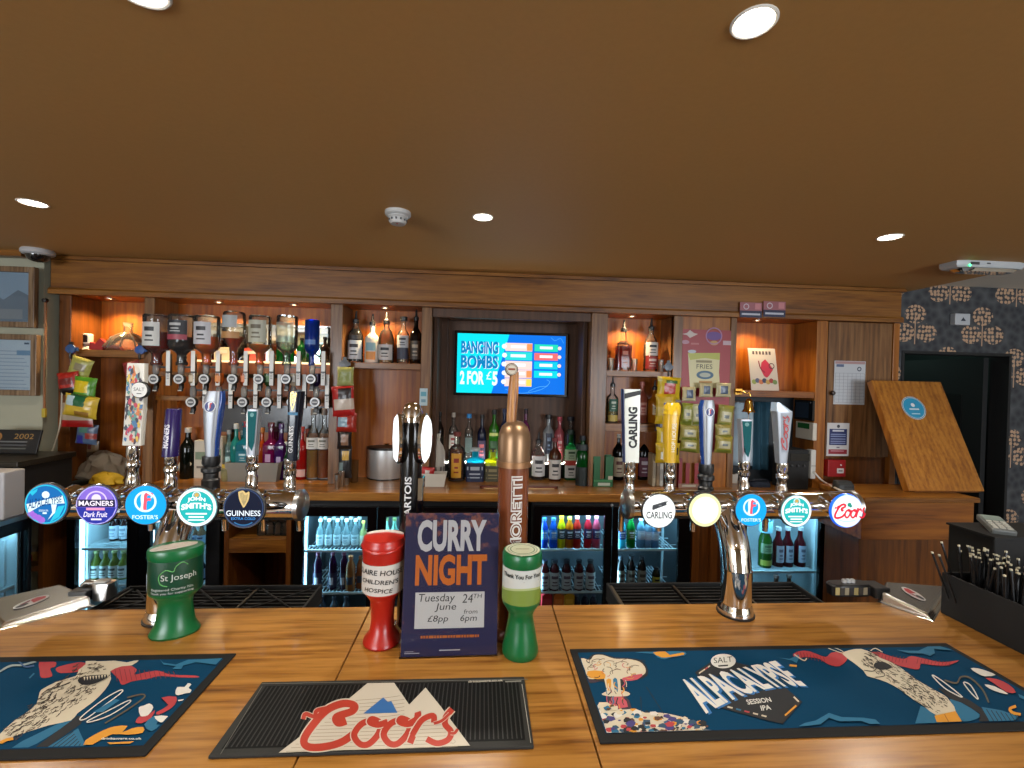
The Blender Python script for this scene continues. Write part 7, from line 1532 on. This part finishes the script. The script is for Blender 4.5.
sidebox('heating_control', 'white heating control with a green display, under the dark monitor', 'control', 795.5, 422, 813, 439, .03, C(226, 220, 206, .4), e_thermo)
o = wallbox('coffee_machine', 'black boxy machine at the foot of the recess, behind the red-script lever', 'machine', 787, 448, 809, 488, 3.0, .16, MATTE_BLACK); o.location.z = ZB; h = Z_(800, 448, 3.08)-ZB
MB().box(-.06, .08, -.004, -.001, h*.72, h*.9, BLACKG).build('panel', o)
m = MB()
for k in range(3): m.lathe([(.008, 0), (.008, .01), (0, .011)], C(50, 50, 54, .3), 12, MX((-.05+.045*k, -.004, h*.6), rx=pi/2))
m.build('buttons', o)
o = wallbox('power_adaptor', 'tall white power adaptor right of the black machine', 'adaptor', 811, 450, 816, 479, 3.0, .05, C(222, 220, 214, .4)); MB().box(-.018, .018, -.002, -.0005, .09, .094, C(120, 120, 120)).build('seam', o)
cb = MB().tube(smooth_pts([tuple(atY(814, 472, 2.99)), tuple(atZ(822, 480.5, ZB+.07)), tuple(atZ(835, 487.8, RTZ+.008)), tuple(atZ(851, 495, RTZ+.008))], 6), .006, C(255, 252, 244), 6).build('power_cable', None); tag(cb, 'thin white cable running down from the power adaptor across the worktop', 'cable')
for px, py, r_, d, c in ((822, 484.5, .05, 'round cream coaster on the worktop, left of the round blue-rimmed badge', (222, 206, 176)), ):
    p = atZ(px, py, ZB); o = MB().lathe([(r_, 0), (r_, .004), (r_*.97, .006), (0, .006)], C(*c), 26).ring(0, 0, r_*.8, .003, C(190, 170, 140), None, .0063).build('coaster', None, tuple(p)+() if False else (p.x, p.y, ZB)); tag(o, d, 'coaster')
p = atZ(793, 486, ZB); o = crumple('paper_scraps', 'crumpled green-white paper beside the black machine', 'paper', p.x, p.y, ZB+.0005, .05, .025, .02, C(196, 206, 180, .7), 9, 4)
p = atZ(761, 487, ZB); o = thing('folded_cloth', 'dark blue folded cloth on the worktop under the pale towel', 'cloth', (p.x, p.y+.03, ZB)); MB().loft([(0, 0, 0, .075, .04, 5), (0, 0, .02, .078, .042, 4), (.005, 0, .036, .06, .034, 3)], C(24, 36, 56, .85), 20).build('cloth', o); MB().tube([(-.07, -.02, .04), (-.02, -.03, .055), (.05, -.02, .05), (.075, -.01, .03)], .006, C(20, 26, 40), 8).build('strap', o)
# cupboard notices
YD = YP-.0035
def sheet(name, label, x0, y0, x1, y1, Y, base, draw, cat='notice', th=.0025):
    X, zb, w_, h = bb(x0, y0, x1, y1, Y); o = thing(name, label, cat, (X, Y, zb)); MB().box(-w_/2, w_/2, 0, th, 0, h, base).build('sheet', o); m = MB(); draw(m, w_, h, front(0, -.0004, 0)); m.build('print', o); return o
def d_cal(m, w_, h, T):
    m.rect(-w_*.48, h*.93, w_*.48, h*.99, C(190, 150, 150), T); m.rect(-w_*.44, h*.86, -w_*.2, h*.92, C(90, 110, 150), T, .0002); m.ring(w_*.3, h*.82, w_*.07, w_*.03, C(60, 70, 90), T, .0002)
    for k in range(10): m.rect(-w_*.47, h*(.04+.075*k), w_*.47, h*(.046+.075*k), C(150, 156, 166), T, .0002)
    for k in range(8): m.rect(-w_*.47+w_*.134*k, h*.04, -w_*.46+w_*.134*k, h*.72, C(150, 156, 166), T, .0003)
sheet('wall_calendar', 'white calendar sheet with a printed grid on the cupboard door', 834, 361, 865, 404.5, YD, C(214, 218, 224, .7), d_cal, 'calendar')
def d_not(m, w_, h, T):
    m.rect(-w_*.4, h*.33, w_*.4, h*.82, C(28, 44, 104), T); m.disc(0, h*.9, w_*.07, C(60, 60, 70), T); m.rect(-w_*.42, h*.06, w_*.42, h*.2, C(160, 30, 50), T)
    m.rect(-w_*.26, h*.74, w_*.26, h*.79, C(224, 226, 236), T, .0002)
    for v in (.64, .58, .5, .43, .37): m.rect(-w_*.34, h*v, w_*.34, h*(v+.03), C(150, 160, 200), T, .0002)
    m.rect(-w_*.32, h*.14, w_*.28, h*.165, C(226, 170, 180), T, .0002); m.rect(-w_*.06, h*.24, w_*.08, h*.28, C(130, 120, 130), T)
sheet('safety_notice', 'white notice with a navy block and red strip, low on the cupboard door', 827, 423, 849, 456, YD, C(226, 224, 224, .6), d_not)
o = wallbox('fire_call_point', 'red fire call box with a white label, below the cupboard door', 'call point', 828, 460, 846, 477, YP-.03, .058, C(168, 22, 26, .35)); MB().cbox(.022, -.0035, .045, .05, .004, .034, C(222, 216, 214)).cbox(.022, -.006, .045, .03, .001, .01, C(120, 110, 110)).build('label', o); MB().lathe([(.006, 0), (.006, .003), (0, .004)], C(220, 210, 210), 10, MX((.026, -.002, .085), rx=pi/2)).build('indicator', o)
p = atZ(843, 489, RTZ); o = thing('card_dock', 'small dark grey plastic dock on the counter end under the red call box', 'dock', (p.x, p.y, RTZ+.0005)); MB().loft([(0, 0, 0, .055, .035, 5), (0, 0, .03, .055, .033, 5), (0, .008, .05, .05, .022, 5)], C(54, 58, 60, .5), 20).build('body', o); MB().cbox(.01, -.03, .02, .06, .01, .012, C(30, 32, 36)).build('slot', o)
# cornice signs
def d_sign(m, w_, h, T):
    m.rect(-w_/2, 0, w_/2, h*.45, C(30, 36, 74), T); m.ring(-w_*.22, h*.72, h*.2, h*.06, C(214, 200, 210), T, .0002); m.rect(w_*.18, h*.55, w_*.44, h*.95, C(214, 140, 146), T, .0002); m.rect(-w_*.42, h*.16, w_*.42, h*.28, C(210, 212, 226), T, .0002)
sheet('cornice_sign', 'small pink and navy sign on the cornice, left of the pair', 740, 302.5, 762, 317.5, 2.972, C(170, 100, 110, .4), d_sign, 'sign', .004)
sheet('cornice_sign', 'small pink and navy sign on the cornice, right of the pair', 763.5, 301.5, 785.5, 317, 2.972, C(170, 100, 110, .4), d_sign, 'sign', .004)
# wallpaper wall sensor
def d_sen(m, w_, h, T): m.poly([(-w_*.15, h*.35), (w_*.2, h*.35), (w_*.02, h*.68)], C(40, 50, 66), T)
wallbox('wall_sensor', 'small white box with a dark triangle on the patterned wallpaper', 'sensor', 955.5, 313.5, 970.5, 325, 3.06, .04, C(206, 210, 216, .4), d_sen)
# ---------------------------------------------------------------- left wall
def frame(label, x0, y0, x1, y1, Y, draw, bg_):
    X, zb, w_, h = bb(x0, y0, x1, y1, Y); o = thing('picture_frame', label, 'picture frame', (X, Y, zb), group='wooden frames on the grey wall'); t_ = .034; m = MB(); FW = wood('frame_oak_%d' % int(y0), (70, 50, 34), (104, 82, 60), (130, 108, 84), 'Z', 2) 
    m.box(-w_/2, -w_/2+t_, 0, .03, 0, h, FW); m.box(w_/2-t_, w_/2, 0, .03, 0, h, FW); m.box(-w_/2+t_, w_/2-t_, 0, .03, 0, t_, FW); m.box(-w_/2+t_, w_/2-t_, 0, .03, h-t_, h, FW); m.build('frame', o, bevel=.003)
    m = MB(); m.box(-w_/2+t_, w_/2-t_, .018, .022, t_, h-t_, bg_); draw(m, w_, h, front(0, .0175, 0)); m.build('print', o); MB().box(-w_/2+t_, w_/2-t_, .008, .010, t_, h-t_, PANE).build('glazing', o)
def d_pic(m, w_, h, T):
    m.poly([(-w_*.42, h*.1), (w_*.42, h*.1), (w_*.42, h*.5), (w_*.1, h*.62), (-w_*.2, h*.45), (-w_*.42, h*.55)], C(120, 130, 142), T); m.rect(-w_*.3, h*.14, w_*.2, h*.3, C(150, 150, 152), T, .0002)
def d_doc(m, w_, h, T):
    for k in range(11): m.rect(-w_*.40, h*(.12+.06*k), w_*(.30-.05*(k % 3)), h*(.13+.06*k), C(150, 160, 176), T)
    m.rect(w_*.05, h*.66, w_*.32, h*.74, C(120, 156, 186), T, .0002); m.rect(w_*.2, h*.84, w_*.3, h*.87, C(70, 84, 104), T, .0002)
frame('upper wooden frame with a greyish street picture on the grey wall at left', -14, 266, 34, 327, 2.916, d_pic, C(160, 176, 192, .6))
frame('lower wooden frame with a white printed document on the grey wall at left', -14, 334, 36, 395.5, 2.916, d_doc, C(206, 214, 222, .6))
MB_ = MB(); p0, p1 = atY(46, 300, 2.94), atY(47, 418, 2.94); xx = -2.693
o = thing('pull_cord', 'brown pull cord with a yellow tag hanging down the wall corner at left', 'pull cord', (xx, 2.93, p0.z)); z = p1.z-p0.z
MB().tube([(0, .03, 0), (.002, .03, z*.3), (-.002, .03, z*.6), (0, .03, z*.92)], .006, C(150, 96, 50, .6), 8).build('cord', o); MB().lathe([(.012, -.01), (.014, 0), (.012, .012), (0, .014)], C(40, 30, 24), 12, MX((0, .03, 0), rx=pi/2)).build('rose', o); MB().cbox(0, .03, z*.96, .02, .014, .055, C(196, 170, 40)).build('tag', o, bevel=.002)
cb = MB().tube(smooth_pts([tuple(atY(62, 392, 2.95)), tuple(atY(60, 425, 2.95)), tuple(atY(51, 455, 2.93)), tuple(atY(44, 478, 2.90)), tuple(atY(44, 481.5, 2.88))], 6), .004, C(206, 196, 176), 6).build('wall_cable', None); tag(cb, 'loose cream cable hanging from the left post down to the worktop', 'cable')
# dark appliance with a leaning board on the return worktop
zt = Z_(45, 456, 2.74)
o = thing('bar_appliance', 'dark boxy appliance on the side worktop at far left', 'appliance', (-2.95, 2.72, ZB)); MB().box(-.5, .485, -.16, .17, .0, zt-ZB-.03, MATTE_BLACK).build('body', o, bevel=.004); MB().box(-.51, .5, -.17, .18, zt-ZB-.03, zt-ZB, C(40, 36, 28, .3)).build('top', o, bevel=.003); MB().box(-.4, .4, -.164, -.16, .04, zt-ZB-.08, BLACKG).build('front_panel', o)
def d_brd(m, w_, h, T):
    G = C(170, 130, 70); m.text('2002', w_*.22, h*.72, w_*.34, h*.22, G, T); m.disc(-w_*.25, h*.68, w_*.09, C(160, 110, 50), T); 
    for k, c in enumerate(((110, 110, 110), (80, 80, 82), (90, 90, 84))): m.rect(-w_*.3, h*(.46-.14*k), w_*.3, h*(.52-.14*k), C(*c), T)
X, zb, w_, h = bb(-22, 431, 36, 455, 2.80); o = thing('chalk_board', 'black board with faded gold lettering leaning on the dark appliance', 'board', (X, 2.80, zt+.001), 0); o.rotation_euler = (-.25, 0, 0); MB().box(-w_/2, w_/2, 0, .012, 0, h, BLACK).build('board', o, bevel=.003); m = MB(); d_brd(m, w_, h, front(0, -.0006, 0)); m.build('lettering', o)
# white box on the steel bench
o = thing('receipt_printer', 'white boxy printer cut by the left edge of the picture, on the steel bench', 'printer', (-2.56, 2.46, .928)); h = Z_(2, 472, 2.42)-.928; w_ = X_(5.5, 2.42, 490)+2.56; MB().box(-.12, w_, -.05, .06, 0, h, C(206, 204, 206, .45)).build('housing', o, bevel=.008, seg=3); MB().box(-.1, w_-.02, -.052, -.0505, h*.6, h*.66, C(60, 60, 64)).build('paper_slot', o)
# small shelf unit under the side worktop, behind the first badge
x0, x1 = X_(27, 2.9, 550), X_(48, 2.9, 550)
u = thing('open_shelf_unit', 'dark open shelf with a red and yellow packet at far left', 'shelf unit', ((x0+x1)/2, 2.85, 0)); hw = (x1-x0)/2
MB().box(-hw-.1, hw+.02, .3, .32, 0, .9, OAK_DEEPZ).build('back_panel', u); MB().box(hw-.01, hw+.02, 0, .3, 0, .9, OAK_DEEPZ).build('side_panel', u); zq = Z_(36, 563, 2.9); MB().box(-hw-.1, hw-.01, 0.0, .3, zq-.03, zq, OAK_DEEPZ).build('shelf', u)
pk('snack_packet', 'red and yellow packet on the dark open shelf at far left', 27, 545, 44, 563, 2.96, (206, 160, 60), ((.1, .1, .6, .6, (196, 40, 40)), (.2, .7, 1, 1, (120, 110, 90))), 0, .06, group=None)

# ---------------------------------------------------------------- fridge contents
def fr(label, px, top, w_, Y, Z, shape, col, labels=(), cap=None, group=None, capw=.5, milky=.55, gl=None, name='drink_bottle'):
    X, h, r = pxb(px, top, w_, Y, Z); return bottle(label, X, Y, Z, h, r, shape, gl or GL(*col, milky), None, .5, labels, cap=cap, capw=capw, group=group, seg=14, name=name)
WLB = C(214, 222, 226)
def row(kind, pxs, top, w_, Y, Z, shape, col, labels, cap, group, names, **k):
    for px, nm in zip(pxs, names): fr('%s, %s' % (kind, nm), px, top, w_, Y, Z, shape, col, labels, cap, group, **k)
# first fridge (left door: upper and lower shelf; right door slots)
Zf = fz1; Yf1 = 3.08
row('pale-blue-labelled dark bottle, upper shelf of the far left fridge', (116, 126), 510, 8.5, Yf1, Zf, 'beer', (60, 30, 34), ((.06, .5, C(190, 208, 222), 1.4, C(120, 140, 160)),), C(40, 40, 60), 'dark bottles in the far left fridge', ('left one', 'right one'))
row('green-necked bottle with a white label low in the far left fridge', (98, 107, 116, 125.5), 550.5, 9, Yf1-.06, fz5, 'beer', (140, 160, 60), ((.06, .5, C(196, 204, 200), 1.4, C(60, 66, 60)),), C(170, 180, 120), 'green-necked bottles low in the far left fridge', ('first from the left', 'second', 'third', 'fourth'))
row('blue-labelled bottle behind the dark green tub', (186, 195, 203), 524, 8, 2.99, Zf, 'beer', (150, 120, 90), ((.06, .5, C(150, 180, 210), 1.4, C(60, 80, 120)),), C(60, 80, 130), 'blue-labelled bottles in the far left fridge', ('left', 'middle', 'right'))
row('dark blue bottle low behind the dark green tub', (194, 203), 556, 8.5, 2.99, fz5, 'beer', (30, 36, 70), ((.1, .5, C(150, 170, 200), 1.4),), C(200, 206, 214), 'dark blue bottles in the far left fridge', ('left', 'right'))
# second fridge
Yb = 2.97
row('clear pale-labelled mixer bottle in the front row left of the red tub', (322, 330.5, 339, 348, 357), 519, 7.6, Yb+.03, fz2, 'beer', (190, 222, 226), ((.08, .46, C(200, 220, 224), 1.3, C(120, 150, 160)),), C(206, 214, 210), 'clear mixer bottles left of the red tub', ('leftmost', 'second', 'third', 'fourth', 'fifth'), milky=.3)
fr('yellow-topped mixer bottle at the right end of the row of clear mixers', 365, 521, 7, Yb+.03, fz2, 'beer', (222, 226, 150), ((.08, .46, C(220, 226, 200), 1.3),), C(226, 220, 90), 'clear mixer bottles left of the red tub')
row('clear mixer bottle in the back row left of the red tub', (326.5, 335, 343.5, 352.5, 361), 517, 7, Yb+.1, fz2, 'beer', (190, 222, 226), ((.08, .46, C(200, 220, 224), 1.3),), C(206, 214, 210), 'clear mixer bottles in the back row', ('leftmost', 'second', 'third', 'fourth', 'rightmost'), milky=.3)
row('purple juice bottle with a round white mark, below the clear mixers', (320, 335, 346), 552, 8.5, Yb+.02, fz3, 'soft', (64, 24, 66), ((.06, .46, C(34, 22, 60), 1.4), (.14, .34, C(200, 196, 206), .45)), C(120, 60, 90), 'purple juice bottles', ('left', 'middle', 'right'))
fr('orange juice bottle in front of the purple ones, left of the red tub', 353, 556, 9.5, Yb, fz3, 'soft', (206, 130, 66), ((.2, .42, C(50, 50, 60), .6),), C(196, 130, 80), 'juice bottles')
fr('pale orange juice bottle half hidden behind the red tub', 363, 556, 8.5, Yb+.03, fz3, 'soft', (200, 110, 60), ((.2, .42, C(50, 50, 60), .6),), C(196, 110, 60), 'juice bottles')
row('dark-topped bottle on the lowest shelf of the fridge left of the red tub', (313, 325, 337, 349), 596, 8, Yb, .13, 'beer', (90, 104, 120), (), C(60, 70, 84), 'bottles on the lowest shelf left of the red tub', ('leftmost', 'second', 'third', 'rightmost'))
row('green-topped bottle peeping above the red tub', (388, 396), 518, 8, Yb, fz2, 'beer', (140, 200, 180), ((.06, .5, C(120, 220, 220), 1.4),), C(90, 110, 60), 'green-topped bottles above the red tub', ('left', 'right'))
# third fridge
SD = 'sports drinks on the top shelf'
for px, top, c, lb, cp, nm in ((546, 518, (20, 80, 190), (60, 140, 220), (40, 100, 200), 'deep blue sports drink, leftmost of the rainbow row'), (555.5, 518, (26, 96, 200), (60, 140, 220), (40, 100, 200), 'blue sports drink, second of the rainbow row'), (563.5, 516, (226, 214, 20), (30, 50, 60), (230, 210, 30), 'lemon yellow sports drink, third of the rainbow row'), (571.5, 517, (226, 130, 20), (40, 40, 50), (226, 214, 60), 'orange sports drink with a yellow top, fourth of the rainbow row'), (579, 516, (214, 50, 40), (50, 30, 60), (236, 150, 160), 'red sports drink, fifth of the rainbow row'), (590, 516, (222, 40, 60), (40, 30, 80), (240, 150, 170), 'crimson sports drink, sixth of the rainbow row'), (598.5, 516, (226, 90, 120), (60, 40, 100), (230, 140, 170), 'pink sports drink, rightmost of the rainbow row')):
    fr(nm, px, top, 8.6, 2.965, fz6, 'soft', c, ((.3, .62, C(*lb), 1.2, C(220, 226, 236)),), C(*cp), SD, milky=.7)
row('dark white-labelled juice bottle under the rainbow row of drinks', (547.5, 557.5, 569.5, 582, 593.5), 560, 10, 2.965, fz7, 'soft', (96, 26, 34), ((.06, .62, C(200, 210, 216), 1.35, C(90, 70, 90)),), C(24, 34, 50), 'white-labelled juice bottles', ('leftmost', 'second', 'third', 'fourth', 'fifth'), capw=.62)
for px, c, nm in ((546.5, (200, 40, 50), 'red carton'), (558, (226, 120, 40), 'orange carton'), (568.5, (222, 170, 40), 'yellow carton')):
    X = X_(px, 2.965, 598); tag(MB().cbox(0, 0, .07, .068, .06, .14, C(*c, .4)).cbox(0, -.0305, .1, .05, .001, .03, C(*[min(255, v+30) for v in c])).prism([(-.03, .14), (.03, .14), (0, .158)], .06, C(*c, .4), front(0, .03, 0)).build('juice_carton', None, (X, 2.965, .132)), nm + ' on the lowest shelf right of the green and white tub', 'carton', 'juice cartons')
row('dark bottle on the lowest shelf right of the juice cartons', (580, 589, 597.5), 594, 8, 2.965, .13, 'soft', (60, 60, 84), (), C(70, 80, 110), 'dark bottles beside the juice cartons', ('left', 'middle', 'right'))
for px, top, w_, c, lb, cp, nm in ((623.5, 517, 9.5, (90, 220, 236), (20, 60, 130), (150, 230, 236), 'bright cyan bottle at the left of the right-hand fridge door'), (633, 517, 9, (10, 150, 60), (70, 110, 20), (30, 110, 50), 'green bottle beside the cyan one under the white badge'), (643, 518, 8.5, (130, 190, 220), (196, 210, 230), (200, 220, 240), 'pale blue water bottle right of the green one'), (650, 520, 8, (150, 190, 214), (206, 200, 214), (190, 206, 220), 'clear water bottle half behind the white badge'), (657, 520, 9, (120, 170, 206), (190, 206, 226), (190, 206, 220), 'blue-tinted water bottle under the white badge')):
    fr(nm, px, top, w_, 2.965, fz6, 'soft', c, ((.3, .6, C(*lb), 1.1, C(220, 226, 236)),), C(*cp), 'bottles under the white badge')
row('dark bottle with a patterned label below the cyan bottle', (623.5, 634, 645), 556, 9, 2.965, fz7, 'soft', (50, 44, 44), ((.06, .6, C(156, 160, 150), 1.35, C(70, 66, 60)),), C(30, 36, 46), 'dark bottles below the cyan bottle', ('left', 'middle', 'right'), capw=.6)
fr('short bottle with a black and yellow label, right of the dark ones', 659.5, 567, 8.5, 2.965, fz7, 'soft', (60, 60, 40), ((.1, .6, C(196, 190, 60), 1.2, C(20, 24, 20)),), C(40, 44, 40), 'dark bottles below the cyan bottle', capw=.6)
# fourth fridge
fr('green beer bottle with a pale foil neck, right of the chrome column', 768, 518, 13, 3.02, fz4, 'beer', (50, 130, 40), ((.3, .5, C(120, 150, 110), 1.2, C(60, 90, 60)), (.05, .16, C(170, 180, 60), 1.2), (.72, .96, C(130, 200, 214), 3)), C(150, 214, 226), 'bottles in the fridge right of the column', milky=.45)
row('red cider bottle with a white label, right of the green beer bottle', (781, 790.5, 803), 527, 11.5, 3.03, fz4, 'beer', (110, 26, 38), ((.12, .55, C(196, 204, 222), .8, C(110, 110, 130)),), C(200, 206, 214), 'red cider bottles', ('left, behind', 'middle, in front', 'right'), milky=.55)
row('brown bottle on the lower shelf under the red ciders', (780, 793), 575, 10, 3.0, fz4-.27, 'beer', (110, 80, 66), ((.1, .5, C(90, 60, 50), 1.2),), C(160, 140, 130), 'brown bottles under the red ciders', ('left', 'right'))
# glasses on the open shelf unit
g0 = None
for k, (px, d) in enumerate(((262, 'upturned stem glass on the open shelf unit, leftmost'), (270, 'upturned stem glass on the open shelf unit, second'), (278, 'upturned stem glass on the open shelf unit, third'), (285, 'upturned stem glass on the open shelf unit, rightmost'))):
    X = X_(px, 2.98, 535)
    if g0 is None:
        g0 = thing('stem_glass', d, 'glass', (X, 2.98, SHZ), group='stem glasses on the open shelf unit'); MB().lathe([(.026, 0), (.028, .002), (.03, .05), (.022, .075), (.006, .085)], GLASS, 18).build('bowl', g0); MB().lathe([(.005, .085), (.004, .13), (.02, .136), (.022, .138), (0, .139)], GLASS, 16).build('stem', g0)
    else: dup(g0, (X, 2.98, SHZ), d)
